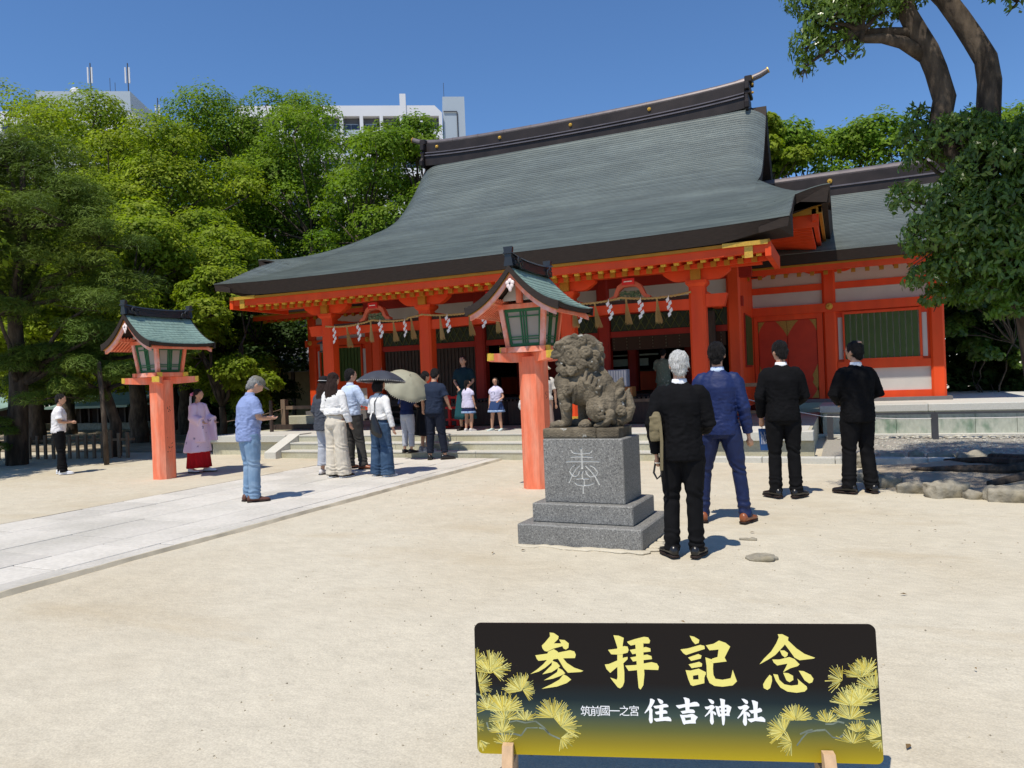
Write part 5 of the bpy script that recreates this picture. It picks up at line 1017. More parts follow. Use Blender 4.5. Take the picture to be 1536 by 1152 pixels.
def text(body, u, v, size, bold, name, m):
    cu = bpy.data.curves.new(name, 'FONT'); cu.body = body; cu.size = size; cu.offset = bold; cu.align_x = 'CENTER'; cu.align_y = 'CENTER'; cu.resolution_u = 3; cu.fill_mode = 'FRONT'
    o = bpy.data.objects.new(name, cu); COL.objects.link(o); bpy.context.view_layer.update(); dg = bpy.context.evaluated_depsgraph_get(); me = bpy.data.meshes.new_from_object(o.evaluated_get(dg)); bpy.data.objects.remove(o)
    n = len(me.vertices); xs = [q.co.copy() for q in me.vertices]
    x0 = (min(q.x for q in xs) + max(q.x for q in xs)) / 2; y0 = (min(q.y for q in xs) + max(q.y for q in xs)) / 2
    for q, c in zip(me.vertices, xs): q.co = SB(u + c.x - x0, v + c.y - y0 + (c.x - x0) * .0, -.0012)
    me.materials.clear(); me.materials.append(m); return ob(name, me, sign)
n6 = '筑前國一之宮'
for i, ch in enumerate(n6): text(ch, S0[0] + (S1[0] - S0[0]) * i / 5, S0[1] + (S1[1] - S0[1]) * i / 5, .040, .0, 'small_character', WHT)
NEED = [mat('needle_gold', (.62, .50, .08), .5, .1, 9), mat('needle_yellow', (.72, .66, .22), .5, .1, 9), mat('needle_olive', (.36, .36, .12), .5, .1, 9)]
random.seed(11); bb = MB()
for (u, v, r_, a0, a1, n) in SPRAYS:
    for i in range(int(n * .8)):
        a = radians(a0 + (a1 - a0) * (i + random.random()) / (n * .8)); L = r_ * random.uniform(.6, 1.08); st = r_ * random.uniform(0.0, .5); w = .0012
        c, s = cos(a), sin(a); p0 = (u + st * c * .6, v + st * s * .6); p1 = (u + L * c, v + L * s)
        if max(abs(p1[0]), abs(p0[0])) > SGW / 2 - .004 or min(p0[1], p1[1]) < .004: 
            p1 = (min(max(p1[0], -SGW / 2 + .004), SGW / 2 - .004), max(p1[1], .004)); p0 = (min(max(p0[0], -SGW / 2 + .004), SGW / 2 - .004), max(p0[1], .004))
        d = -.0003 - random.random() * .0006; bb.m(random.choice([0, 0, 1, 1, 2])); bb.add([SB(p0[0] - s * w * .6, p0[1] + c * w * .6, d), SB(p1[0] - s * w, p1[1] + c * w, d), SB(p1[0] + s * w * .6, p1[1] - c * w * .6, d), SB(p0[0] + s * w * .6, p0[1] - c * w * .6, d)], [(0, 3, 2, 1)])
part('pine_needle_print', bb, NEED, sign, False, kind='stuff')
for br in BRANCHES:
    b = MB()
    for (p, q) in zip(br[:-1], br[1:]):
        d = Vector((q[0] - p[0], q[1] - p[1])); nn = Vector((-d.y, d.x)).normalized() * random.uniform(.002, .0038); b.add([SB(max(p[0] + nn.x, -SGW / 2 + .002), p[1] + nn.y, -.0002), SB(q[0] + nn.x, q[1] + nn.y, -.0002), SB(q[0] - nn.x, q[1] - nn.y, -.0002), SB(p[0] - nn.x, p[1] - nn.y, -.0002)], [(0, 3, 2, 1)])
    part('branch_print', b, BRN, sign, False)
for u in (-.605, .535):
    b = MB(); b.hexa([(u - .02, -.075, -.12), (u + .02, -.075, -.12), (u + .02, .10, -.12), (u - .02, .10, -.12)], [(u - .02, -.062, -.03), (u + .02, -.062, -.03), (u + .02, .10, -.03), (u - .02, .10, -.03)])
    b.hexa([(u - .02, -.062, -.0295), (u + .02, -.062, -.0295), (u + .02, -.004, -.0295), (u - .02, -.004, -.0295)], [(u - .02, -.030, .045), (u + .02, -.030, .045), (u + .02, -.001, .045), (u - .02, -.001, .045)])
    b.box(u - .0195, u + .0195, .055, .09, -.03, .30); part('wooden_foot', b, PALEWOOD, sign, False)
# ---------------------------------------------------------------- people
def fab(name, col, rough=.85, **k): return mat(name, col, rough, k.pop('var', .07), k.pop('scale', 9), k.pop('bump', .12), k.pop('bscale', 260), k.pop('spec', .2), sheen=k.pop('sheen', .0), **k)
def hairmat(name, c): return mat(name, c, .5, .45, 40, .9, 160, .25, stretch=(4, 4, .5))
BLK_HAIR = hairmat('black_hair', (.012, .010, .010)); BRN_HAIR = hairmat('dark_brown_hair', (.035, .018, .014)); GRY_HAIR = hairmat('white_hair', (.80, .79, .76)); GREY2 = hairmat('grey_hair', (.35, .35, .34))
DARKEYE = mat('dark_eye', (.02, .015, .012), .3, .1); LIP = mat('lip', (.40, .14, .11), .5, .1)
J0 = dict(sl=(-.165, 0, 1.362), el=(-.215, -.03, 1.10), wl=(-.235, .05, .86), sr=(.165, 0, 1.362), er=(.215, -.03, 1.10), wr=(.235, .05, .86),
          hl=(-.088, 0, .90), kl=(-.098, .02, .49), al=(-.105, -.015, .085), hr=(.088, 0, .90), kr=(.098, .02, .49), ar=(.105, -.015, .085))
SKINS = {}
def person(label, x, y, z, H, rz=0, pose=None, top=None, leg=None, hair='short', hairm=None, shoes=None, head=(0, 0), female=False, wide=1.0, vox=.010, face=False, group=None, skin=None, extras=None, foot=(0, 0), stoop=0.0):
    """rz=0 faces the hall (+Y). head=(yaw,pitch) in degrees; pose overrides joints"""
    J = {k: Vector(v) for k, v in J0.items()}
    for k, v in (pose or {}).items(): J[k] = Vector(v)
    S = H / 1.70; t = thing('person', label, 'person', (x, y, z), radians(rz), group); F = .90 if female else 1.0
    sk = skin or SKIN
    def bend(p):   # stoop forward above the waist
        if not stoop or p.z < .95: return p
        a = -radians(stoop) * min((p.z - .95) / .45, 1.0); q = Vector((p.x, p.y, p.z - .95)); q = Matrix.Rotation(a, 3, 'X') @ q; return Vector((q.x, q.y, q.z + .95))
    def fin(mb): mb.v = [tuple(bend(Vector((v[0] * (wide if abs(v[0]) < .6 else 1), v[1] * wide, v[2]))) * S) for v in mb.v]; return mb
    def add(name, mb, m, voxel=None, sm=4, disp=None, par=None, flatshade=False):
        fin(mb); me = organic(mb, (voxel or vox), sm, disp) if voxel != 0 else mb.mesh(name, m, not flatshade); me.name = name
        if voxel != 0: me.materials.append(m)
        return ob(name, me, par or t)
    # --- head frame
    hy, hp = radians(head[0]), radians(head[1]); HM = Matrix.Rotation(hy, 4, 'Z') @ Matrix.Rotation(-hp, 4, 'X'); pv = Vector((0, .005, 1.49))
    def hb(mb, c, r, n=14, m=10): 
        k = MB().ball((0, 0, 0), r, n, m); mb.add([tuple((HM @ (Vector(v) + Vector(c) - pv)) + pv) for v in k.v], k.f)
    # --- body, one continuous surface
    b = MB()
    b.loft([(.80, .12, .09, -.005), (.88, .152 * (1.04 if female else 1), .105, -.012), (.95, .150, .105, -.01), (1.05, .125 * F, .088, 0), (1.16, .135 * F, .095, .005), (1.28, .155 * F, .105, .0), (1.36, .150 * F, .088, -.008), (1.42, .09, .06, -.01), (1.45, .05, .045, -.008)], 20)
    b.tube([(0, -.012, 1.38), (0, -.004, 1.46), tuple(HM @ (Vector((0, .0, 1.53)) - pv) + pv)], [.058 * F, .052 * F, .05 * F], 12)
    hb(b, (0, .012, 1.607), (.073, .090, .098)); hb(b, (0, .038, 1.552), (.052, .052, .052)); hb(b, (0, .062, 1.525), (.027, .024, .022)); hb(b, (0, .102, 1.582), (.011, .018, .018), 8, 6); hb(b, (0, .09, 1.603), (.010, .014, .028), 8, 6)
    for s in (-1, 1): hb(b, (s * .075, .0, 1.585), (.010, .020, .032), 8, 6); hb(b, (s * .028, .088, 1.615), (.022, .012, .010), 8, 6)
    hb(b, (0, .095, 1.548), (.022, .010, .009), 8, 6)
    for s, q in ((-1, 'l'), (1, 'r')):
        sh, e, w = J['s' + q], J['e' + q], J['w' + q]; f = .86 if female else 1
        b.tube([sh + Vector((-s * .03, 0, .0)), sh, sh.lerp(e, .5), e, e.lerp(w, .3), w], [.044 * f, .048 * f, .042 * f, .038 * f, .038 * f, .026 * f], 12, True, True)
        d = (w - e).normalized(); c = w + d * .055; side = d.cross(Vector((0, 1, 0)) if abs(d.y) < .8 else Vector((0, 0, 1))).normalized(); up = side.cross(d)
        b.tube([w - d * .01, w + d * .03, c + d * .03], [.024 * f, .030 * f, .031 * f], 10, True, True, .62)
        fw = up * (1 if up.y > 0 else -1)
        for k, (o, L) in enumerate(((-.026, .055), (-.009, .070), (.009, .066), (.026, .052))):
            p0 = c + d * .02 + side * o; b.tube([p0, p0 + d * L * .55 + fw * .006, p0 + d * L + fw * .026], [.0100, .0092, .0078], 6, True, True)
        p0 = w + d * .02; b.tube([p0, p0 + fw * .03 + d * .022, p0 + fw * .040 + d * .058], [.012, .011, .009], 6, True, True)
        h, k_, a = J['h' + q], J['k' + q], J['a' + q]
        b.tube([h, h.lerp(k_, .35), h.lerp(k_, .8), k_, k_.lerp(a, .3), k_.lerp(a, .75), a], [.092, .086, .062, .053, .055, .040, .034], 12, True, True)
        b.tube([a + Vector((0, -.012, -.02)), a + Vector((s * .01, .05, -.040)), a + Vector((s * .02, .11, -.052))], [.026, .022, .014], 8, True, True)
    body = add('body', b, sk, vox, 3)
    # --- face
    if face:
        b = MB()
        for s in (-1, 1): hb(b, (s * .028, .093, 1.608), (.014, .008, .006), 8, 6); hb(b, (s * .029, .092, 1.632), (.020, .006, .004), 8, 6)
        add('eye', b, DARKEYE, 0, par=body); b = MB(); hb(b, (0, .100, 1.548), (.020, .006, .006), 8, 6); add('mouth', b, LIP, 0, par=body)
    # --- hair
    hm = hairm or BLK_HAIR; b = MB(); rough = lambda p, q: .009 * S * N3((p.x, p.y, p.z * .3), 75) + .007 * N3(p, 26, 3)
    if hair:
        hb(b, (0, -.012, 1.632), (.082, .098, .086)); hb(b, (0, -.035, 1.585), (.075, .072, .074)); hb(b, (0, -.05, 1.535), (.052, .045, .045))
        for s in (-1, 1): hb(b, (s * .066, -.004, 1.615), (.018, .045, .040))
        sc_ = MB() if hair == 'thin' else None
        if sc_: hb(sc_, (.008, -.050, 1.688), (.042, .044, .024))
        if hair == 'long':
            for i in range(26):
                a = radians(-10 - 160 * i / 25); rx, ry = .082, .085; sw = random.uniform(-.02, .02)
                p0 = Vector((rx * cos(a) * .9, ry * sin(a) * .9 - .01, 1.60)); L = random.uniform(1.12, 1.22)
                b.tube([p0, (p0.x * 1.25 + sw, p0.y * 1.15 - .015, 1.48), (p0.x * 1.55 - sw, p0.y * 1.1 - .02, 1.36), (p0.x * 1.45 + sw * 1.5, p0.y * 1.05 - .03, 1.26), (p0.x * 1.3 - sw, p0.y - .02, L)], [.020, .024, .024, .020, .006], 7)
        if hair == 'bob':
            for i in range(16):
                a = radians(10 - 200 * i / 15); p0 = Vector((.078 * cos(a), .08 * sin(a) - .01, 1.62)); b.tube([p0, (p0.x * 1.08, p0.y * 1.08, 1.55), (p0.x * .95, p0.y * .95, 1.475)], [.022, .022, .010], 7)
        if hair == 'tail':
            b.tube([(0, -.10, 1.62), (0, -.125, 1.56), (.01, -.11, 1.42), (.0, -.10, 1.22)], [.02, .03, .026, .008], 9)
        if hair == 'bun': hb(b, (0, -.115, 1.60), (.04, .035, .04))
        ho = add('hair', b, hm, vox * .9, 2, rough)
        if sc_: add('scalp', sc_, sk, 0, par=body)
        if vox < .0109:
            hv = ho.data.vertices; nb_ = len(hv); sb_ = MB(); rr_ = random.Random(int(x * 100))
            for i in range(420):
                v_ = hv[rr_.randrange(nb_)]; p_, n_ = v_.co, v_.normal; w_ = Vector((rr_.uniform(-1, 1), rr_.uniform(-1, 1), rr_.uniform(-.5, .5))).normalized() * .0035
                tp_ = p_ + n_ * rr_.uniform(.003, .011) + Vector((rr_.uniform(-.006, .006), 0, -rr_.uniform(.008, .03))); q_ = p_ - n_ * .002; sb_.add([tuple(q_ - w_), tuple(q_ + w_), tuple(tp_)], [(0, 1, 2)])
            hs_ = ob('hair_strands', sb_.mesh('hair_strands', hm), ho); hs_['kind'] = 'stuff'
    # --- legs
    if leg:
        kind, m = leg[0], leg[1]; opt = leg[2] if len(leg) > 2 else {}; b = MB()
        fold = lambda p, q: .0055 * N3((p.x * 1.3, p.y * 1.3, p.z), 13) + .007 * max(0, 1 - abs(p.z / S - .14) / .12) * sin(p.z / S * 95 + 5 * N3(p, 9)) + .006 * max(0, 1 - abs(p.z / S - .50) / .1) * sin(p.z / S * 70 + p.x * 30 + 6 * N3(p, 7)) + .006 * max(0, 1 - abs(p.z / S - .80) / .1) * N3(p, 22, 4)
        if kind == 'pants':
            ease, knee, hem, hz = opt.get('ease', .018), opt.get('knee', .070), opt.get('hem', .072), opt.get('hz', .045); zt = opt.get('top', 1.0)
            b.loft([(.80, .150, .110, -.008), (.87, .176, .132, -.014), (.93, .168, .126, -.012), (zt, .150 * (.93 if female else 1), .112, -.004)], 20)
            for s, q in ((-1, 'l'), (1, 'r')):
                h, k_, a = J['h' + q], J['k' + q], J['a' + q]; d = a - k_; end = a + Vector((0, .012, hz - a.z)) if True else a
                b.tube([h + Vector((0, 0, .02)), h.lerp(k_, .3), h.lerp(k_, .75), k_, k_.lerp(end, .4), k_.lerp(end, .8), end], [.098 + ease * .3, .096 + ease * .6, (.096 + knee) / 2 + .002, knee, (knee + hem) / 2, hem, hem + .002], 14)
            add('trousers', b, m, vox, 3, fold)
        if kind in ('skirt', 'hakama', 'dress'):
            zt, hz, rw, rh = opt.get('top', 1.02), opt.get('hz', .35), opt.get('r', .22), opt.get('hip', .175); n = 48; rings = []
            for i in range(9):
                q = i / 8; z = zt + (hz - zt) * q; rx = rh * .82 + (rw - rh * .82) * q ** .8; ring = []
                for k in range(n): a = 2 * pi * k / n; pl = 1 + opt.get('pleat', .05) * q * (abs((k % 4) - 2) - 1); ring.append((rx * pl * cos(a), rx * .78 * pl * sin(a) - .005, z + .006 * sin(3 * a)))
                rings.append(ring)
            b.rings(rings); add('skirt', b, m, 0)
            if opt.get('frill'): 
                b = MB(); rings = []
                for i in range(3): q = i / 2; z = hz + .012 - .07 * q; rings.append([((rw + .004 + .016 * q) * (1 + .06 * (k % 2)) * cos(2 * pi * k / 36), (rw + .004 + .016 * q) * .8 * (1 + .06 * (k % 2)) * sin(2 * pi * k / 36), z) for k in range(36)])
                b.rings(rings); add('frill', b, opt['frill'], 0)
    # --- top
    if top:
        kind, m = top[0], top[1]; opt = top[2] if len(top) > 2 else {}; hem = opt.get('hem', .84); E = opt.get('ease', .022); flare = opt.get('flare', 0); b = MB()
        b.loft([(hem, .168 + E * .5 + flare, .124 + E * .5 + flare * .8, -.014), (hem + .06, .168 + E * .5 + flare * .8, .126 + E * .5 + flare * .6, -.014), (max(hem + .1, 1.03), .140 * F + E + flare * .5, .104 + E + flare * .4, -.004), (1.16, .150 * F + E, .108 + E, .0), (1.28, .172 * F + E * .8, .115 + E * .8, -.004), (1.355, .172 * F + E * .4, .096 + E * .45, -.010), (1.395, .140 * F + E * .3, .082 + E * .3, -.012), (1.425, .095, .066, -.012), (1.452, .062, .054, -.010)], 24)
        slv = opt.get('sleeve', 1.0); sr = opt.get('sr', .012)
        for s, q in ((-1, 'l'), (1, 'r')):
            sh, e, w = J['s' + q], J['e' + q], J['w' + q]; f = .88 if female else 1
            P = [sh + Vector((-s * .06, 0, .006)), sh + Vector((-s * .012, 0, -.004)), sh + Vector((s * .012, 0, -.035)), sh.lerp(e, .5), e, e.lerp(w, .5), w]; R = [.050 * f + sr, .056 * f + sr, .059 * f + sr, .053 * f + sr, .047 * f + sr, .042 * f + sr, .036 * f + sr]
            if slv < 1:
                kk = {.25: 3, .5: 4, .75: 5}.get(slv, 3); P = P[:kk + 1]; R = R[:kk + 1]; 
                if slv == .25: R[-1] += .006
                if slv == .5: P[-1] = P[-2].lerp(P[-1], .6); R[-1] = .056 * f + sr + .012
            b.tube(P, R, 14, True, False)
        amp = opt.get('fold', .005)
        def fd(p, q): z = p.z / S; return amp * (N3((p.x * 1.2, p.y * 1.2, p.z * .6), 14) + .8 * N3((p.x, p.y, p.z * 1.6), 30, 2) * (1 if z < 1.2 else .5) + .6 * sin(60 * (z - abs(p.x) * .8) + 9 * N3(p, 6)) * max(0, 1 - abs(z - 1.06) / .16))
        tp = add(kind, b, m, vox, 3, fd)
        if opt.get('collar'):
            b = MB(); b.loft([(1.425, .074, .064, -.012), (1.448, .066, .060, -.010), (1.474, .060, .056, -.006), (1.476, .052, .048, -.006)], 20); add('collar', b, opt['collar'], 0, par=tp)
        if opt.get('cuff'):
            for q in 'lr':
                w, e = J['w' + q], J['e' + q]; d = (w - e).normalized(); b = MB(); b.tube([w - d * .01, w + d * .012], [.040, .040], 12); add('cuff', b, opt['cuff'], 0, par=tp)
        if opt.get('vent'):   # back seam and vent
            b = MB(); b.box(-.0022, .0022, -.15, -.132, hem + .004, hem + .24); b.box(-.0014, .0014, -.142, -.125, hem + .24, 1.36) if False else None; add('vent', b, INNER, 0, par=tp)
    # --- shoes
    if shoes:
        sm, heel = shoes[0], (shoes[1] if len(shoes) > 1 else None)
        for s, q in ((-1, 'l'), (1, 'r')):
            a = J['a' + q]; tw = radians(foot[0 if s < 0 else 1]) + s * radians(-10); M = Matrix.Rotation(tw, 4, 'Z'); b = MB(); rings = []
            for (yy, wdt, zt, zb) in ((-.075, .026, .055, .0), (-.06, .036, .085, .0), (-.01, .038, .092, .0), (.04, .040, .078, .0), (.09, .045, .058, .0), (.14, .045, .044, .0), (.18, .036, .036, .002), (.20, .018, .026, .006)):
                ring = []
                for k in range(12): u = 2 * pi * k / 12; cx = wdt * cos(u); cz = (zt + zb) / 2 + (zt - zb) / 2 * sin(u) if sin(u) > -.5 else zb; ring.append(tuple(M @ Vector((cx, yy, cz + .012)) + Vector((a.x, a.y - .005, 0))))
                rings.append(ring)
            b.rings(rings); so = add('shoe', b, sm, 0); b = MB()
            pr = [(-.038, -.06), (-.03, -.078), (.03, -.078), (.038, -.06), (.040, .04), (.048, .10), (.045, .15), (.03, .195), (0, .21), (-.03, .195), (-.045, .15), (-.048, .10), (-.040, .04)]
            b.prism(pr, lambda u, v: tuple(M @ Vector((u, v, 0)) + Vector((a.x, a.y - .005, 0))), lambda u, v: tuple(M @ Vector((u, v, 0)) + Vector((a.x, a.y - .005, .018)))); add('sole', b, heel or INNER, 0, par=so)
    t['S'] = S; t['hm'] = 0
    if extras: extras(t, S, J, add, hb, HM, pv)
    return t
BLKSUIT = fab('black_suit_wool', (.0055, .0055, .0065), .85, var=.2, spec=.1); BLKPANT = fab('black_trouser_wool', (.006, .006, .007), .85, var=.2, spec=.12); NAVYSUIT = fab('blue_suit_wool', (.006, .017, .085), .6, spec=.35); NAVYPANT = fab('blue_trouser_wool', (.005, .013, .062), .6, spec=.35)
WSHIRT = fab('white_shirt_cotton', (.78, .79, .82)); BLKLEATHER = mat('black_leather', (.012, .011, .011), .3, .1, 10, spec=.5); TANLEATHER = mat('tan_leather', (.25, .075, .028), .35, .15, 10, spec=.5)
CHAMBRAY = fab('chambray_cotton', (.235, .30, .52)); JEANS = fab('faded_jeans_denim', (.17, .27, .40), col2=(.28, .38, .50), fac2=(.45, .7), scale2=5); JEANSD = fab('dark_jeans_denim', (.035, .07, .13), col2=(.07, .12, .20), fac2=(.5, .7), scale2=6)
CREAM = fab('cream_trouser_cloth', (.62, .56, .46)); WKNIT = fab('white_knit', (.78, .77, .75)); GREYP = fab('grey_linen', (.40, .42, .47)); CHAR = fab('charcoal_cloth', (.055, .062, .08)); LBLUE = fab('pale_blue_shirt', (.52, .62, .80)); DGREY = fab('dark_grey_trouser', (.05, .048, .045)); NAVYT = fab('navy_cotton', (.018, .028, .055)); NAVYK = fab('deep_navy_knit', (.012, .022, .085))

# the four men in suits
def bag1(t, S, J, add, hb, HM, pv):
    pass
p = person('white haired man in a black suit right of the plinth, strapped pouch under his arm', -1.25, 6.18, 0, 1.70, 6, dict(sl=(-.172, 0, 1.362), sr=(.172, 0, 1.362), el=(-.245, -.05, 1.09), wl=(-.225, .03, .86), er=(.238, .0, 1.10), wr=(.18, .18, 1.03), kl=(-.105, .03, .49), al=(-.115, -.03, .085), kr=(.088, .0, .49), ar=(.092, -.01, .085)),
    ('jacket', BLKSUIT, dict(hem=.80, ease=.030, collar=WSHIRT, fold=.006, vent=0)), ('pants', BLKPANT, dict(knee=.070, hem=.068)), 'short', GRY_HAIR, (BLKLEATHER,), (12, 3), vox=.0085, wide=.97, foot=(22, -6))
bg_ = thing('shoulder_bag', 'small khaki pouch with hanging strap tucked under the white haired man left arm', 'bag', (-1.435, 6.05, 1.09), radians(8))
b = MB(); b.loft([(-.12, .045, .028, 0), (-.09, .056, .034, 0), (.02, .050, .034, .0, .004), (.09, .036, .026, 0, .01), (.12, .026, .018, 0, .012)], 16, pw=3); b.box(-.045, .05, -.042, -.03, -.03, .085); o = ob('pouch', organic(b, .008, 2, lambda p, q: .006 * N3(p, 30)), bg_); KH = fab('khaki_canvas', (.20, .165, .095), bump=.4); o.data.materials.append(KH)
b = MB()
def strap(b, pts, w, th):
    P = [Vector(p) for p in pts]
    b.rings([[(p.x - w, p.y - th, p.z), (p.x + w, p.y - th, p.z), (p.x + w, p.y + th, p.z), (p.x - w, p.y + th, p.z)] for p in P])
strap(b, [(.035, -.035, .09), (.045, -.04, .0), (.05, -.045, -.12), (.045, -.045, -.25), (.04, -.04, -.36)], .012, .004); part('strap', b, KH, bg_, False)
b = MB(); b.tube([(.035, -.03, -.30), (-.01, -.03, -.30), (-.025, -.03, -.38), (.0, -.03, -.43), (.035, -.03, -.40), (.042, -.035, -.33)], .009, 8); part('strap_loop', b, BLKLEATHER, bg_, False)
person('tall man in a bright blue suit with tan shoes, standing legs apart', -1.17, 7.70, 0, 1.81, 2, dict(er=(.235, -.03, 1.09), wr=(.262, .03, .84), el=(-.235, -.02, 1.12), wl=(-.20, .14, 1.0), kl=(-.155, .01, .49), al=(-.19, -.02, .085), kr=(.165, .01, .49), ar=(.215, -.02, .085)),
    ('jacket', NAVYSUIT, dict(hem=.83, ease=.030, collar=LBLUE, fold=.006)), ('pants', NAVYPANT, dict(knee=.066, hem=.062)), 'short', BLK_HAIR, (TANLEATHER, INNER), (-4, 2), vox=.0088, wide=.98, foot=(12, -12))
person('man in a black suit facing the hall, carrying a blue bag on his left', -.68, 9.35, 0, 1.85, 8, dict(el=(-.245, -.04, 1.10), wl=(-.23, .07, .88), er=(.245, .02, 1.10), wr=(.17, .19, 1.02), kl=(-.10, .02, .49), al=(-.105, -.015, .085), kr=(.10, .02, .49), ar=(.115, -.015, .085)),
    ('jacket', BLKSUIT, dict(hem=.83, ease=.034, collar=WSHIRT, fold=.005)), ('pants', BLKPANT, dict(knee=.073, hem=.072)), 'short', BLK_HAIR, (BLKLEATHER,), (28, 12), vox=.0095, wide=.97, foot=(28, -28))
tb = thing('tote_bag', 'blue tote bag with white print hanging beside the suited man left leg', 'bag', (-.90, 9.5, .70), radians(10)); tb.scale = (.62, .8, .85)
b = MB(); b.hexa([(-.10, -.02, -.19), (.10, -.02, -.19), (.10, .03, -.19), (-.10, .03, -.19)], [(-.13, -.035, .12), (.13, -.035, .12), (.13, .04, .12), (-.13, .04, .12)]); part('bag_body', b, fab('blue_canvas', (.03, .09, .26)), tb, False)
b = MB(); random.seed(4)
for i in range(6): strap(b, [(-.09 + i * .03, -.04, .08 - .04 * (i % 2)), (-.07 + i * .03, -.038, .0), (-.08 + i * .026, -.032, -.10)], .004, .001)
part('white_print', b, WSHIRT, tb, False)
b = MB(); b.tube([(-.06, 0, .12), (-.05, 0, .22), (.0, 0, .26), (.05, 0, .22), (.06, 0, .12)], .008, 6); part('handle', b, fab('blue_canvas', (.03, .09, .26)), tb, False)
def glasses(t, S, J, add, hb, HM, pv):
    b = MB()
    for s in (-1, 1): b.tube([tuple(HM @ (Vector((s * .03 + .02 * cos(a), .112, 1.612 + .015 * sin(a))) - pv) + pv) for a in np.linspace(0, 6.28, 10)], .002, 5); b.tube([tuple(HM @ (Vector((s * .052, .108, 1.615)) - pv) + pv), tuple(HM @ (Vector((s * .078, .0, 1.612)) - pv) + pv)], .0022, 5)
    add('glasses', b, METALG, 0)
person('balding man in black suit, rightmost of the four, hands clasped in front', .13, 9.84, 0, 1.81, 30, dict(el=(-.265, .02, 1.12), wl=(-.09, .22, 1.02), er=(.265, -.02, 1.12), wr=(.10, .21, 1.0), kl=(-.10, .02, .49), al=(-.13, -.015, .085), kr=(.095, .0, .49), ar=(.12, -.06, .085)),
    ('jacket', BLKSUIT, dict(hem=.80, ease=.046, collar=WSHIRT, fold=.006)), ('pants', BLKPANT, dict(knee=.078, hem=.078)), 'thin', BLK_HAIR, (BLKLEATHER,), (22, 4), vox=.0095, wide=1.0, foot=(25, -5), extras=glasses)

# old man with cap, looking into his hands
def cap(t, S, J, add, hb, HM, pv):
    b = MB(); hb(b, (0, .0, 1.662), (.086, .104, .060)); hb(b, (0, .115, 1.636), (.064, .072, .010))
    add('cap', b, fab('grey_cap_cloth', (.17, .16, .13), bump=.3), .008, 2)
    b = MB(); hb(b, (0, .0, 1.722), (.009, .009, .005), 8, 5); add('cap_button', b, fab('grey_cap_cloth', (.17, .16, .13)), 0)
person('elderly man in grey cap, chambray shirt and faded jeans on the granite path', -7.34, 7.62, .03, 1.69, -28, dict(el=(-.235, .03, 1.13), wl=(-.08, .22, 1.13), er=(.235, .05, 1.13), wr=(.09, .25, 1.12), al=(-.085, -.015, .085), ar=(.085, .0, .085), kl=(-.09, .02, .49), kr=(.09, .02, .49)),
    ('shirt', CHAMBRAY, dict(hem=.82, ease=.045, sleeve=.5, fold=.010, collar=CHAMBRAY)), ('pants', JEANS, dict(knee=.078, hem=.076)), 'short', GREY2, (mat('brown_sandal', (.12, .05, .035), .5),), (-8, 32), vox=.0105, foot=(10, -10), extras=cap, stoop=5, wide=1.05)

# shrine maiden
MIKO = bpy.data.materials.new('printed_silk'); MIKO.use_nodes = True; N_, L_ = nodes_of(MIKO); bs = N_['Principled BSDF']; bs.inputs['Roughness'].default_value = .6
tc = N_.new('ShaderNodeTexCoord'); v = N_.new('ShaderNodeTexVoronoi'); v.inputs['Scale'].default_value = 5.5; L_.new(tc.outputs['Object'], v.inputs['Vector']); n = N_.new('ShaderNodeTexNoise'); n.inputs['Scale'].default_value = 40; L_.new(tc.outputs['Object'], n.inputs['Vector'])
ad = N_.new('ShaderNodeMath'); ad.operation = 'MULTIPLY_ADD'; ad.inputs[1].default_value = .35; L_.new(n.outputs['Fac'], ad.inputs[0]); L_.new(v.outputs['Distance'], ad.inputs[2]); rp = N_.new('ShaderNodeValToRGB'); rp.color_ramp.elements[0].position = .30; rp.color_ramp.elements[0].color = (.22, .17, .27, 1); rp.color_ramp.elements[1].position = .36; rp.color_ramp.elements[1].color = (.74, .56, .68, 1); L_.new(ad.outputs[0], rp.inputs[0]); L_.new(rp.outputs[0], bs.inputs['Base Color'])
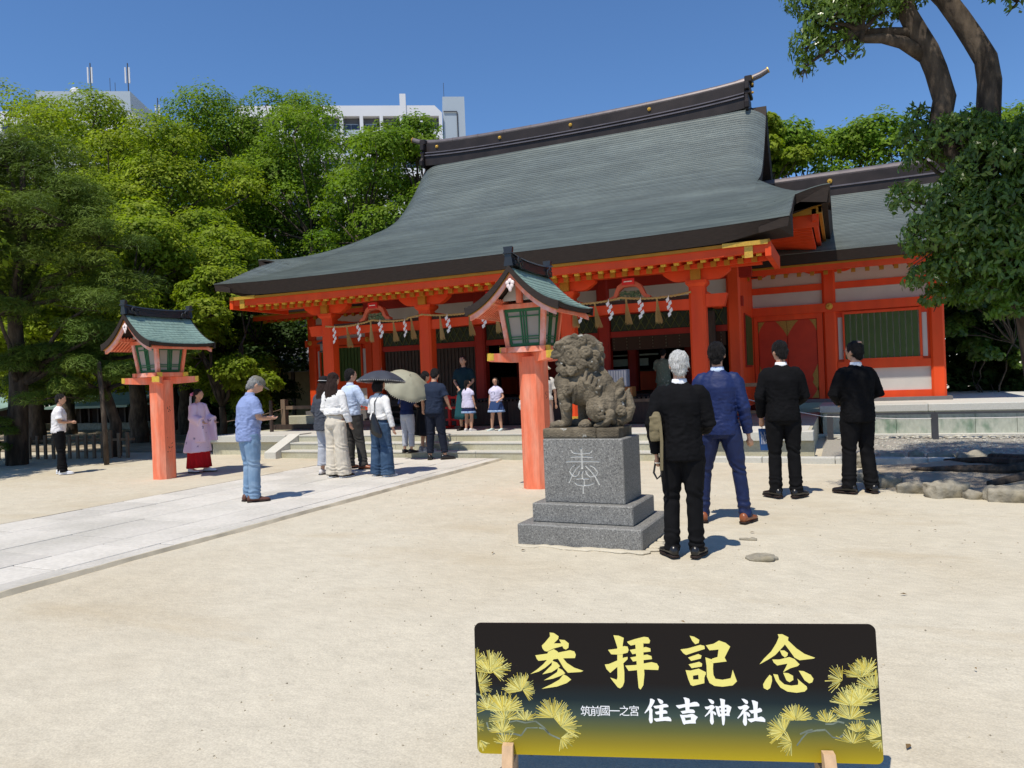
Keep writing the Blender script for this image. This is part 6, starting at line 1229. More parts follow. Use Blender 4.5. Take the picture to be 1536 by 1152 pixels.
def kimono(t, S, J, add, hb, HM, pv):
    b = MB(); b.loft([(.42, .315, .26, -.03), (.62, .28, .22, -.02), (.90, .20, .16, 0), (1.15, .165, .135, 0), (1.32, .175, .12, 0), (1.40, .12, .085, 0), (1.44, .06, .055, 0)], 26)
    for s, q in ((-1, 'l'), (1, 'r')):
        sh, e, w = J['s' + q], J['e' + q], J['w' + q]; b.tube([sh - Vector((s * .05, 0, 0)), sh, e, w], [.075, .085, .10, .11], 14)
        b.hexa([(e.x - .03, e.y - .05, e.z - .05), (e.x + .03, e.y - .05, e.z - .05), (w.x + .03, w.y + .02, w.z - .05), (w.x - .03, w.y + .02, w.z - .05)], [(e.x - .035, e.y - .10, e.z - .52), (e.x + .035, e.y - .10, e.z - .52), (w.x + .035, w.y + .06, w.z - .46), (w.x - .035, w.y + .06, w.z - .46)]) if False else None
        b.hexa([(e.x - .035, e.y - .12, e.z - .50), (e.x + .035, e.y - .12, e.z - .50), (w.x + .035, w.y + .10, w.z - .42), (w.x - .035, w.y + .10, w.z - .42)], [(e.x - .04, e.y - .06, e.z + .02), (e.x + .04, e.y - .06, e.z + .02), (w.x + .04, w.y + .03, w.z + .04), (w.x - .04, w.y + .03, w.z + .04)])
    add('robe', b, MIKO, .013, 4, lambda p, q: .010 * N3((p.x * 2, p.y * 2, p.z * .5), 8))
    b = MB(); hb(b, (0, -.115, 1.60), (.05, .03, .04)); hb(b, (-.05, -.12, 1.615), (.04, .025, .03)); hb(b, (.05, -.12, 1.59), (.04, .025, .03)); add('hair_ribbon', b, mat('pink_ribbon', (.75, .22, .38), .6), 0)
    b = MB(); b.box(-.02, .02, -.165, -.155, 1.28, 1.58); b.box(.0, .03, -.175, -.167, 1.34, 1.56); add('hair_tie', b, PAPER, 0)
person('shrine maiden in pale printed robe and red hakama walking right behind the far lantern', -11.32, 10.43, 0, 1.58, -78, dict(el=(-.22, .05, 1.13), wl=(-.20, .22, 1.05), er=(.22, .05, 1.13), wr=(.20, .22, 1.05), al=(-.09, .12, .085), ar=(.09, -.12, .085), kl=(-.09, .10, .49), kr=(.09, -.03, .49)),
    None, ('hakama', fab('scarlet_hakama', (.46, .008, .012)), dict(top=1.1, hz=.10, r=.27, hip=.20, pleat=.10)), 'short', BLK_HAIR, (PAPER,), (0, 5), True, vox=.012, extras=kimono, stoop=3)
def xbody(t, S, J, add, hb, HM, pv):
    b = MB(); b.ball((-.05, -.145, 1.06), (.16, .045, .075), 14, 10, Matrix.Rotation(.25, 4, 'Y')); b.tube([(.13, -.12, 1.13), (.17, -.03, 1.36), (.08, .08, 1.38)], .014, 8); b.tube([(-.2, -.13, 1.0), (-.2, .0, 1.0)], .014, 8); add('crossbody_bag', b, BLKLEATHER, .011, 2)
person('person in white T-shirt with black crossbody bag standing under the pine at far left', -14.39, 9.78, 0, 1.60, -38, dict(el=(-.23, .02, 1.12), wl=(-.10, .20, 1.12), er=(.23, .02, 1.12), wr=(.08, .20, 1.10), al=(-.10, -.015, .085), ar=(.12, .05, .085)),
    ('shirt', fab('white_cotton_tee', (.74, .72, .73)), dict(hem=.88, ease=.035, sleeve=.5, fold=.007)), ('pants', BLKPANT, dict(knee=.082, hem=.078)), 'short', BLK_HAIR, (WSHIRT, WSHIRT), (-10, 8), vox=.012, stoop=3)

# the group on the path
def hathat(t, S, J, add, hb, HM, pv):
    b = MB(); hb(b, (0, -.005, 1.665), (.095, .108, .070)); hb(b, (0, 0, 1.628), (.125, .135, .012)); add('hat', b, fab('black_straw_hat', (.012, .012, .014), bump=.6, bscale=90), .009, 2)
    b = MB(); b.tube([tuple(HM @ (Vector((.100 * cos(a), -.002 + .112 * sin(a), 1.643)) - pv) + pv) for a in np.linspace(0, 2 * pi, 24)], .004, 5); add('hat_cord', b, WKNIT, 0)
person('woman in black brimmed hat and charcoal cape at the left of the group', -8.12, 10.22, .03, 1.66, -8, dict(el=(-.24, -.02, 1.12), wl=(-.20, .12, .95), er=(.24, .02, 1.12), wr=(.20, .14, 1.0)),
    ('cape', CHAR, dict(hem=.78, ease=.05, flare=.035, fold=.010, sr=.03, sleeve=.75)), ('pants', GREYP, dict(knee=.095, hem=.100, hz=.16)), 'long', BRN_HAIR, (mat('white_sneaker', (.6, .58, .58), .6), BLKLEATHER), (-10, 6), True, vox=.011, extras=hathat)
person('woman with long wavy dark hair, cropped white top, wide cream trousers', -7.68, 9.91, .03, 1.72, -8, dict(el=(-.225, -.02, 1.12), wl=(-.17, .12, .98), er=(.235, .0, 1.12), wr=(.25, .07, .90), kl=(-.10, .02, .49), al=(-.10, -.0, .085), kr=(.10, .02, .49), ar=(.11, .05, .085)),
    ('blouse', WKNIT, dict(hem=1.03, ease=.032, fold=.009, sr=.020)), ('pants', CREAM, dict(knee=.108, hem=.118, ease=.03, top=1.02, hz=.05)), 'long', BRN_HAIR, (BLKLEATHER, WKNIT), (-6, 2), True, vox=.0105)
person('man in pale blue shirt and dark grey trousers behind the long haired woman', -8.15, 11.0, .03, 1.80, -22, dict(el=(-.24, .02, 1.12), wl=(-.12, .20, 1.05), er=(.27, .06, 1.14), wr=(.25, .30, 1.08), kr=(.13, .06, .49), ar=(.22, .05, .085)),
    ('shirt', LBLUE, dict(hem=.92, ease=.045, fold=.009, sr=.022, collar=LBLUE)), ('pants', DGREY, dict(knee=.082, hem=.078)), 'short', BLK_HAIR, (TANLEATHER, INNER), (-15, 5), vox=.0115, foot=(0, -40))
def toteb(t, S, J, add, hb, HM, pv):
    b = MB(); b.loft([(.72, .12, .045, 0, .10), (.80, .145, .06, 0, .10), (.92, .11, .05, 0, .085), (1.05, .05, .03, 0, .06), (1.10, .02, .02, 0, .055)], 18)
    b.v = [(x, y - .185, z + (x - .1) * -.35) for x, y, z in b.v]; b.tube([(.055, -.165, 1.10), (.05, -.15, 1.30), (.085, -.03, 1.455), (.09, .06, 1.40)], .011, 8); add('shoulder_bag', b, BLKLEATHER, .010, 2)
person('woman in white knit and dark wide jeans, black shoulder bag, under the dark parasol', -6.97, 10.16, .03, 1.60, -14, dict(el=(-.235, .0, 1.13), wl=(-.16, .12, 1.12), er=(.25, -.02, 1.12), wr=(.285, .03, .86), kl=(-.12, .02, .49), al=(-.13, -.0, .085), kr=(.12, .02, .49), ar=(.14, .0, .085)),
    ('sweater', WKNIT, dict(hem=.99, ease=.028, fold=.006, sr=.016)), ('pants', JEANSD, dict(knee=.110, hem=.122, ease=.035, top=1.0, hz=.03)), 'bob', BLK_HAIR, (mat('white_sneaker', (.6, .58, .58), .6), WKNIT), (-15, 10), True, vox=.0105, extras=toteb)
person('woman in navy knit and grey ankle trousers hidden by the beige parasol', -8.0, 12.62, .15, 1.42, -10, dict(el=(-.23, .02, 1.12), wl=(-.16, .15, 1.05), er=(.24, .05, 1.12), wr=(.16, .22, 1.10)),
    ('sweater', NAVYK, dict(hem=.92, ease=.03, sleeve=.5)), ('pants', GREYP, dict(knee=.080, hem=.072, hz=.15, top=1.0)), 'bob', BLK_HAIR, (BLKLEATHER,), (0, 18), True, vox=.0125)
def phone(t, S, J, add, hb, HM, pv):
    b = MB(); w = J['wr']; b.box(w.x + .0, w.x + .07, w.y + .08, w.y + .09, w.z - .02, w.z + .12); add('phone', b, BLKLEATHER, 0)
person('short haired person in navy T-shirt and black trousers with head bowed at the steps', -7.30, 12.5, .03, 1.78, 0, dict(el=(-.25, .02, 1.13), wl=(-.30, .10, .95), er=(.25, .02, 1.13), wr=(.22, .16, 1.0), kl=(-.10, .0, .49), al=(-.12, -.02, .085), kr=(.11, .05, .49), ar=(.16, .05, .085)),
    ('shirt', NAVYT, dict(hem=.86, ease=.040, sleeve=.5, fold=.008)), ('pants', fab('blue_black_trouser', (.012, .016, .030)), dict(knee=.080, hem=.066, hz=.12)), 'short', BLK_HAIR, (BLKLEATHER,), (15, 28), vox=.0115, foot=(15, -35), stoop=4)
person('woman in long black dress close beside the navy T-shirt person', -7.82, 12.98, .15, 1.62, -30, dict(el=(-.24, .02, 1.12), wl=(-.16, .18, 1.0), er=(.25, .05, 1.12), wr=(.16, .22, 1.05)),
    ('dress_top', fab('black_dress_cloth', (.010, .011, .016)), dict(hem=.90, ease=.045, sleeve=.5, sr=.03)), ('dress', fab('black_dress_cloth', (.010, .011, .016)), dict(top=1.05, hz=.34, r=.26, pleat=.08)), 'bob', BLK_HAIR, (mat('grey_sneaker', (.35, .35, .36), .6), WKNIT), (0, 30), True, vox=.0125)

# on the platform
person('woman in dark teal blouse and long teal skirt on the platform beside the small girls', -7.68, 14.50, .452, 1.64, 190, dict(el=(-.22, .0, 1.12), wl=(-.12, .16, .98), er=(.22, .02, 1.12), wr=(.08, .20, .98)),
    ('blouse', fab('dark_teal_cloth', (.008, .028, .036)), dict(hem=.95, ease=.03, sleeve=.5, sr=.02)), ('skirt', fab('teal_skirt_cloth', (.014, .075, .09)), dict(top=1.02, hz=.26, r=.25, pleat=.10)), 'bob', BRN_HAIR, (BLKLEATHER,), (-10, 8), True, vox=.0125, face=True)
FR = fab('denim_frill', (.16, .27, .48), col2=(.32, .42, .60), fac2=(.4, .6), scale2=14); PALELAV = fab('pale_lavender_tee', (.62, .60, .78)); CHILDP = dict(sl=(-.155, 0, 1.33), sr=(.155, 0, 1.33))
def tailx(t, S, J, add, hb, HM, pv):
    b = MB(); b.tube([(.13, .02, 1.36), (0, -.145, 1.2), (-.15, -.13, .98)], .012, 6); add('sash', b, NAVYK, 0)
person('small girl with ponytail, lavender top, frilled skirt, seen from behind', -7.45, 14.22, .452, 1.10, -15, dict(CHILDP, el=(-.21, .02, 1.08), wl=(-.24, .14, 1.0), er=(.21, .0, 1.08), wr=(.23, .05, .85)),
    ('shirt', PALELAV, dict(hem=.78, ease=.05, sleeve=.25, flare=.03)), ('skirt', NAVYK, dict(top=.95, hz=.66, r=.22, frill=FR)), 'tail', BLK_HAIR, (mat('white_sneaker', (.6, .58, .58), .6), WKNIT), (-30, 0), True, vox=.012, extras=tailx, wide=1.12)
def girlbag(t, S, J, add, hb, HM, pv):
    b = MB(); b.ball((.42, .08, .62), (.09, .05, .10), 12, 8); add('white_handbag', b, mat('fluffy_white', (.6, .6, .58), .9, .1, 30, .6, 80), .012, 1); b = MB(); b.tube([(.42 + .055 * cos(a), .08, .76 + .065 * sin(a)) for a in np.linspace(-.4, 3.6, 12)], .009, 6); add('bag_handle', b, STRAW, 0)
def tprint(t, S, J, add, hb, HM, pv):
    b = MB(); b.tube([(.06 * cos(a), .142 + .0 * a, 1.2 + .06 * sin(a)) for a in np.linspace(0, 5.5, 14)], .005, 5); b.tube([(-.02, .144, 1.16), (.03, .144, 1.24)], .005, 5); add('shirt_print', b, NAVYK, 0)
person('small girl facing out in white printed T-shirt and tiered denim skirt', -6.78, 14.22, .452, 1.13, 172, dict(CHILDP, el=(-.24, -.02, 1.08), wl=(-.19, .12, .98), er=(.21, .0, 1.06), wr=(.20, .05, .82), kl=(-.12, .02, .49), al=(-.15, 0, .085), kr=(.11, .05, .49), ar=(.16, .02, .085)),
    ('shirt', PALELAV, dict(hem=.95, ease=.045, sleeve=.25)), ('skirt', fab('denim_skirt', (.03, .06, .16)), dict(top=1.02, hz=.66, r=.24, pleat=.10, frill=FR)), 'bob', BLK_HAIR, (mat('pale_mint_shoe', (.55, .68, .66), .6), WKNIT), (20, 8), True, vox=.012, face=True, wide=1.12, extras=tprint)
def sunhat(t, S, J, add, hb, HM, pv):
    b = MB(); hb(b, (0, -.0, 1.668), (.098, .110, .075)); hb(b, (0, 0, 1.612), (.165, .175, .016)); hb(b, (0, 0, 1.63), (.13, .14, .03)); add('sun_hat', b, fab('cream_hat_cloth', (.70, .64, .52)), .010, 3)
person('woman in cream sun hat and pale skirt half hidden by the near lantern post', -5.22, 13.1, .30, 1.50, 20, dict(el=(-.24, .0, 1.10), wl=(-.38, .10, .92), er=(.23, .02, 1.10), wr=(.24, .06, .86)),
    ('blouse', fab('ivory_blouse', (.62, .58, .52)), dict(hem=.92, ease=.035, sleeve=.5)), ('skirt', fab('dusty_beige_skirt', (.42, .30, .24)), dict(top=1.0, hz=.22, r=.20, pleat=.05)), 'long', BRN_HAIR, (WKNIT,), (-20, 10), True, vox=.012, extras=sunhat)
hb_ = thing('handbag', 'small fluffy white handbag with round wooden handle left of the near lantern post', 'bag', (-5.72, 13.2, 1.02), 0)
b = MB(); b.ball((0, 0, 0), (.10, .055, .12), 14, 10); o = ob('bag_body', organic(b, .012, 1, lambda p, q: .012 * N3(p, 26)), hb_); o.data.materials.append(mat('fluffy_white', (.6, .6, .58), .9, .1, 30, .6, 80))
b = MB(); b.tube([(.06 * cos(a), 0, .16 + .07 * sin(a)) for a in np.linspace(0, 2 * pi, 18)], .009, 6); part('handle', b, HONEY, hb_, False)
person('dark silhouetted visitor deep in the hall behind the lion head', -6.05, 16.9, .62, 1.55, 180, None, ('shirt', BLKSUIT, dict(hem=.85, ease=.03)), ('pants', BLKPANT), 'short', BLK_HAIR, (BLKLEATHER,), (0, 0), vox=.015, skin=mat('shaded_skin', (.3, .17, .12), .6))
GREEND = fab('sage_print_cloth', (.16, .19, .14), col2=(.45, .48, .40), fac2=(.62, .66), scale2=22)
person('visitor in sage green patterned dress praying inside the right bay', -3.80, 17.0, .62, 1.48, 0, dict(el=(-.22, .08, 1.13), wl=(-.04, .22, 1.20), er=(.22, .08, 1.13), wr=(.04, .22, 1.20)), ('dress_top', GREEND, dict(hem=.80, ease=.05, sleeve=.5, sr=.03, flare=.02)), ('dress', GREEND, dict(top=1.0, hz=.45, r=.22, pleat=.05)), 'short', BLK_HAIR, (BLKLEATHER,), (0, 30), True, vox=.0125)

# parasols
def parasol(label, x, y, z, R, h, m, tilt, hx, rib=8, lace=None, shaft=.6):
    t = thing('parasol', label, 'umbrella', (x, y, z), 0, 'open parasols of the waiting group'); t.rotation_euler = tilt
    n = rib * 6; b = MB(); top = []; rings = []
    for i in range(9):
        q = i / 8; ring = []
        for k in range(n): a = 2 * pi * k / n; sc = 1 - .075 * q * (1 - abs(cos(rib / 2 * a))) * 1.0; ring.append((R * q * sc * cos(a) if q else .004 * cos(a), R * q * sc * sin(a) if q else .004 * sin(a), h * (1 - q ** 1.9) - .012 * q * abs(sin(rib / 2 * a))))
        rings.append(ring)
    b.rings(rings + [[(x, y, z - .004) for x, y, z in r] for r in rings[::-1]], cap=True); part('canopy', b, m, t, False, True)
    for k in range(rib):
        a = 2 * pi * k / rib; b = MB(); b.tube([(R * q * cos(a) * .99, R * q * sin(a) * .99, h * (1 - q ** 1.9) - .014) for q in np.linspace(.02, 1, 7)], .003, 5); part('rib', b, METALG, t, False)
    b = MB(); b.tube([(0, 0, h + .045), (0, 0, -shaft)], [.005, .006], 8); part('shaft', b, METALG, t, False); b = MB(); b.tube([(0, 0, -shaft), (0, 0, -shaft - .08)], .012, 8); part('handle', b, DARKWOOD, t, False)
    if lace:
        b = MB()
        for k in range(72):
            a = 2 * pi * k / 72; b.ball((R * (1 - .075 * (1 - abs(cos(rib / 2 * a)))) * cos(a), R * (1 - .075 * (1 - abs(cos(rib / 2 * a)))) * sin(a), -.018), (.010, .010, .011), 5, 4)
        part('lace_edge', b, lace, t, False)
    return t
parasol('open charcoal parasol with scalloped lace edge over the woman in dark jeans', -7.02, 10.32, 1.60, .41, .17, fab('charcoal_nylon', (.05, .055, .07), .6), (radians(-5), radians(2), .2), 0, lace=fab('grey_lace', (.30, .30, .30)))
parasol('open beige grey parasol tilted over beside the navy T-shirt person', -7.80, 12.32, 1.50, .50, .24, fab('beige_nylon', (.33, .32, .235), .7), (radians(28), radians(30), .3), 0, lace=fab('beige_lace', (.5, .47, .38)), shaft=.45)
# ---------------------------------------------------------------- trees
def leafmat(name, c, c2, trans=.42, rough=.55, spec=.12): return mat(name, c, rough, .18, .9, 0, spec=spec, col2=c2, fac2=(.4, .6), scale2=.55, trans=trans, island=.35)
CAMPH = leafmat('camphor_leaf', (.175, .245, .020), (.245, .300, .026)); CAMPH2 = leafmat('deep_camphor_leaf', (.115, .200, .018), (.170, .250, .024)); DARKL = leafmat('dark_evergreen_leaf', (.030, .058, .014), (.045, .080, .018), .2); PINE = leafmat('pine_needles', (.080, .130, .022), (.125, .175, .026), .2, .6); OAKL = leafmat('glossy_oak_leaf', (.080, .145, .022), (.110, .175, .032), .38, .30, .4)
def leaves(puffs, n, L, W, seed=0, droop=0.0, up=.6):
    """numpy leaf cloud: puffs = [(x,y,z,rx,ry,rz)], each leaf a folded rhombus of 4 vertices"""
    g = np.random.default_rng(seed); P = np.array(puffs, float); vol = (P[:, 3] * P[:, 4]); w = vol / vol.sum(); idx = g.choice(len(P), n, p=w); c = P[idx]
    d = g.normal(size=(n, 3)); d /= np.linalg.norm(d, axis=1)[:, None]; d[:, 2] = np.where(d[:, 2] < -.5, -d[:, 2] * .8, d[:, 2]); rad = g.uniform(.55, 1.0, n) ** .6 * (1 + .18 * np.sin(d[:, 0] * 7 + idx) * np.sin(d[:, 2] * 6 + idx * 2.))
    pos = c[:, :3] + d * rad[:, None] * c[:, 3:6]
    nr = d * 1.0 + g.normal(size=(n, 3)) * .42 + np.array([0, -.25, up + .15]); nr /= np.linalg.norm(nr, axis=1)[:, None]
    t = np.cross(nr, g.normal(size=(n, 3))); t[:, 2] -= droop; t /= np.linalg.norm(t, axis=1)[:, None]; bt = np.cross(nr, t); s = g.uniform(.65, 1.3, n)[:, None]
    v = np.empty((n, 4, 3)); v[:, 0] = pos - t * L * .5 * s; v[:, 1] = pos + bt * W * .5 * s + nr * .0; v[:, 2] = pos + t * L * .5 * s; v[:, 3] = pos - bt * W * .5 * s; v[:, 1] += nr * W * .18; v[:, 3] += nr * W * .18
    return v.reshape(-1, 3)
def quadmesh(name, v, m):
    n = len(v) // 4; me = bpy.data.meshes.new(name); me.vertices.add(len(v)); me.vertices.foreach_set('co', v.ravel()); me.loops.add(len(v)); me.loops.foreach_set('vertex_index', np.arange(len(v), dtype=np.int32)); me.polygons.add(n); me.polygons.foreach_set('loop_start', np.arange(0, len(v), 4, dtype=np.int32)); me.update(calc_edges=True); me.materials.append(m); return me
def limb(b, p0, p1, r0, r1, sag=.15, n=6, seed=0, seg=8):
    p0, p1 = Vector(p0), Vector(p1); rr = random.Random(seed); L = (p1 - p0).length; pts = []
    for i in range(n + 1):
        t = i / n; q = p0.lerp(p1, t); q += Vector((rr.uniform(-1, 1), rr.uniform(-1, 1), rr.uniform(-.6, .6))) * L * .045 * (1 if 0 < i < n else 0); q.z += sag * L * .5 * sin(pi * t) * .6; pts.append(q)
    b.tube(pts, [r0 + (r1 - r0) * (i / n) ** .8 for i in range(n + 1)], seg); return pts
def tree(label, x, y, H, R, m, nl, L=.16, W=.10, seed=0, base=.35, name='camphor_tree', trunk=.28, sx=1, puffn=34, group='trees of the shrine grove', zb=0, pr=(.22, .36), lean=(0, 0)):
    rr = random.Random(seed); t = thing(name, label, 'tree', (x, y, zb), 0, group); puffs = []
    for i in range(puffn):
        u = rr.uniform(0, 1); a = rr.uniform(0, 2 * pi); zz = base + (1 - base) * (u ** .75); prf = sin(pi * min(1, (zz - base) / (1 - base) * .78 + .17)) ** .6
        q = R * prf * rr.uniform(.45, .95); r_ = R * rr.uniform(*pr); puffs.append((q * cos(a) * sx + lean[0] * zz, q * sin(a) + lean[1] * zz, H * zz - r_ * .6, r_ * 1.1, r_ * 1.05, r_ * .82))
    b = MB(); hub = (lean[0] * .3, lean[1] * .3, H * base * .8); limb(b, (0, 0, -.1), hub, trunk, trunk * .75, 0, 5, seed); hubs = []
    for k in range(6): a = rr.uniform(0, 6.28); e = (hub[0] + R * .4 * cos(a), hub[1] + R * .4 * sin(a), H * rr.uniform(base + .15, base + .45)); limb(b, hub, e, trunk * .55, trunk * .25, .1, 5, seed + k); hubs.append(e)
    for i, p in enumerate(puffs):
        h = min(hubs, key=lambda q: (Vector(q) - Vector(p[:3])).length); limb(b, h, (p[0], p[1], p[2] - p[5] * .2), trunk * .2, .02, .1, 4, seed * 7 + i, 5)
        for k in range(3): limb(b, (p[0], p[1], p[2] - p[5] * .2), (p[0] + rr.uniform(-1, 1) * p[3] * .8, p[1] + rr.uniform(-1, 1) * p[4] * .8, p[2] + rr.uniform(0, .8) * p[5]), .022, .008, 0, 2, i + k, 4)
    ob('trunk', b.mesh('trunk', BARK, True), t)
    ob('crown', quadmesh('crown', leaves(puffs, nl, L, W, seed), m), t); return t
CAM = [
 ('tall bright camphor at the far left with a bare forked limb against the sky', -33.0, 23.5, 16.3, 5.4, CAMPH, 36000, 3, .30),
 ('broad yellow green camphor rising behind the far lantern', -25.8, 22.5, 12.6, 5.0, CAMPH, 52000, 5, .20),
 ('tallest rounded camphor of the left grove, right of the grey tower', -28.0, 29.0, 16.6, 5.4, CAMPH2, 44000, 8, .26),
 ('green camphor against the white apartment block', -22.8, 28.5, 14.8, 4.6, CAMPH2, 42000, 12, .22),
 ('rounded camphor touching the left end of the hall roof', -17.4, 27.0, 12.9, 3.8, CAMPH2, 40000, 15, .22),
 ('camphor filling in between the grey tower and the lower grove', -34.0, 28.5, 15.8, 4.8, CAMPH2, 32000, 18, .25),
 ('lower sunlit camphor with spreading bare limbs left of the hall', -22.3, 20.0, 8.4, 4.0, CAMPH, 48000, 22, .28),
 ('mid height camphor between the pines and the hut roofs', -29.5, 20.5, 9.5, 4.2, CAMPH, 40000, 25, .2),
 ('green camphor between the tallest one and the white apartment block', -25.6, 30.0, 16.6, 4.8, CAMPH2, 40000, 29, .2),
 ('leafy camphor directly behind the far lantern roof', -20.6, 16.6, 7.2, 3.0, CAMPH, 34000, 41, .34),
 ('leafy camphor between the pines and the far lantern', -25.0, 16.2, 7.6, 3.4, CAMPH, 36000, 43, .36),
 ('camphor closing the gap right of the grey tower', -31.5, 31.0, 16.6, 4.6, CAMPH2, 30000, 47, .2),
 ('rear camphor at the extreme left edge', -43.0, 27.5, 17.0, 5.6, CAMPH2, 26000, 27, .2)]
for lab, x, y, H, R, m, nl, sd, bs_ in CAM: tree(lab, x, y, H, R, m, nl, .15, .095, sd, bs_, trunk=.30, puffn=56, pr=(.17, .30))
tree('young bright camphor just left of the hall eave end', -17.6, 17.2, 5.3, 1.9, CAMPH, 22000, .13, .08, 31, .25, trunk=.13, puffn=22)
tree('dim shaded camphor behind the timber rail left of the hall', -19.8, 20.6, 6.0, 2.6, DARKL, 20000, .15, .10, 33, .12, trunk=.18, puffn=26)
tree('dark leafy tree between the two red lantern posts and the huts', -26.5, 25.0, 6.5, 3.6, DARKL, 20000, .18, .12, 35, .1, trunk=.2, puffn=26)
for i, (x, y, H, R, m) in enumerate([(-2.4, 33, 11.6, 3.4, CAMPH2), (1.2, 36, 12.0, 4.4, CAMPH2), (6.5, 37, 12.4, 4.6, CAMPH2), (11.5, 34, 14.0, 4.5, CAMPH), (-2.6, 29.5, 11.4, 1.8, CAMPH)]):
    tree(['upright camphor partly behind the main gable', 'dense green tree behind the right wing ridge', 'second dense green tree behind the right wing, nearer the big oak', 'sunlit tree at the far right edge behind the big oak', 'narrow yellow green tree top right beside the gable verge'][i], x, y, H, R, m, 26000, .19, .12, 50 + i, .22, trunk=.25, puffn=46, pr=(.18, .32))
woods = MB(); pf = []
rr = random.Random(3)
for i in range(150): x = rr.uniform(-75, -12); pf.append((x, rr.uniform(36, 44), rr.uniform(.5, 9), 3.0, 2.5, 2.2))
for i in range(110): x = rr.uniform(2.5, 14); pf.append((x, rr.uniform(25.5, 30), rr.uniform(.3, 4.6), 1.3, 1.1, 1.0))
pf2 = pf[150:]; pf = pf[:150]
for i in range(120): x = rr.uniform(-48, -15.5); pf.append((x, rr.uniform(27, 31) + (4 if x > -21 else 0), rr.uniform(.3, 4.5), 1.6, 1.2, 1.2))
ww = quadmesh('background_wood', np.concatenate([leaves(pf, 75000, .42, .28, 77), leaves(pf2, 60000, .24, .16, 78)]), DARKL); tag(ob('background_wood', ww), 'dark mass of evergreen undergrowth closing the grove behind the trees', 'undergrowth', kind='stuff')
tree('shaded evergreen bush beside the end of the right wing', 3.7, 23.6, 4.3, 1.3, OAKL, 20000, .13, .08, 61, .02, 'evergreen_shrub', .06, puffn=20, group='shrubs by the wing')
tree('second dim evergreen bush farther right of the wing end', 5.4, 24.2, 4.6, 1.5, DARKL, 20000, .13, .08, 62, .02, 'evergreen_shrub', .06, puffn=20, group='shrubs by the wing')

tree('broad camphor standing outside the left picture edge, shading the pines', -19.0, 6.6, 8.6, 3.9, CAMPH, 22000, .16, .10, 71, .45, trunk=.3, puffn=36)
# pines at the left front
def pine(label, x, y, H, seed, pads, trunk=.2, lean=(0, 0), nl=9000):
    rr = random.Random(seed); t = thing('pine_tree', label, 'tree', (x, y, 0), 0, 'pines at the left'); b = MB(); top = Vector((lean[0], lean[1], H)); pts = [Vector((0, 0, -.1)), Vector((lean[0] * .1 + .12, lean[1] * .1, H * .25)), Vector((lean[0] * .45 - .15, lean[1] * .4, H * .5)), Vector((lean[0] * .7 + .1, lean[1] * .7, H * .75)), top]
    b.tube(pts, [trunk, trunk * .8, trunk * .6, trunk * .4, trunk * .15], 10); puffs = []
    for (px, py, pz, r_) in pads:
        k = min(3, max(1, int(pz / H * 4))); limb(b, pts[k], (px, py, pz - .08), trunk * .35, .03, .05, 5, rr.randint(0, 999), 6)
        for j in range(9): a = rr.uniform(0, 6.28); q = r_ * rr.uniform(.1, .9); c = (px + q * cos(a), py + q * sin(a), pz + rr.uniform(-.16, .26)); limb(b, (px, py, pz - .08), (c[0], c[1], c[2] - .05), .02, .008, 0, 2, j, 4); puffs.append((c[0], c[1], c[2], r_ * .42, r_ * .42, r_ * .27))
    ob('trunk', b.mesh('trunk', BARK, True), t); ob('crown', quadmesh('crown', leaves(puffs, nl, .13, .015, seed, 0, .9), PINE), t); return t
pine('old dark pine at the left edge with layered needle pads', -17.9, 11.1, 7.4, 1, [(-.2, .6, 7.2, 1.5), (1.0, 1.0, 6.1, 1.2), (1.9, 1.0, 5.2, 1.1), (0, 1.0, 5.3, 1.5), (-1.8, .8, 6.4, 1.5), (1.6, 1.0, 4.1, 1.4), (-.6, .9, 4.3, 1.5), (2.0, 1.0, 2.9, 1.2), (-.8, .1, 6.9, 1.3), (.9, .3, 6.5, 1.2), (1.7, .4, 5.6, 1.2), (-1.4, 0, 5.8, 1.4), (.3, -.5, 5.9, 1.2), (1.9, .6, 4.6, .9), (1.0, -.4, 4.7, 1.1), (-1.0, -.3, 4.9, 1.2), (2.2, .3, 3.6, 1.0), (.9, -.8, 3.5, 1.0), (-.6, -.4, 3.7, 1.1), (2.3, .5, 3.0, .8), (0, 0, 7.5, 1.0)], .24, (.4, .2), 130000)
pine('low spreading pine branch tree leaning over the wooden fence', -16.9, 12.9, 3.3, 2, [(.9, -1.2, 2.35, 1.0), (-.2, -1.5, 2.3, 1.0), (1.7, -.6, 2.0, .9), (-1.2, -1.0, 2.5, 1.0), (.6, -1.8, 1.65, .8), (2.4, -.2, 2.5, .8), (-2.0, -.6, 1.9, .9)], .17, (.2, -.3), 50000)
pine('small trained pine at the bottom of the left edge', -17.9, 10.4, 1.5, 3, [(.1, -.1, .95, .55), (-.5, .1, 1.2, .6), (.2, 0, .35, .45), (-.6, -.2, .6, .6)], .12, (-.3, 0), 18000)

# the big oak at the right, leaning into the picture
oak = thing('oak_tree', 'big dark glossy leaved tree leaning in from the right with two curving limbs', 'tree', (2.35, 10.9, 0))
def W2(p): return (p[0] - 2.35, p[1] - 10.9, p[2])
b = MB()
b.tube([W2(p) for p in ((2.42, 10.95, -.15), (2.34, 10.85, .45), (2.20, 10.75, 1.3), (2.10, 10.65, 2.1), (1.82, 10.6, 2.8), (1.58, 10.55, 3.4))], [.32, .23, .20, .19, .18, .17], 14)
b.tube([W2(p) for p in ((1.58, 10.55, 3.2), (1.36, 10.5, 3.9), (1.16, 10.5, 4.36), (1.24, 10.5, 4.76), (1.16, 10.5, 5.12), (1.08, 10.5, 5.38), (.98, 10.5, 5.62), (.88, 10.5, 5.87), (.80, 10.5, 6.11), (.7, 10.4, 7.0))], [.15, .14, .135, .13, .125, .125, .115, .105, .10, .07], 14)
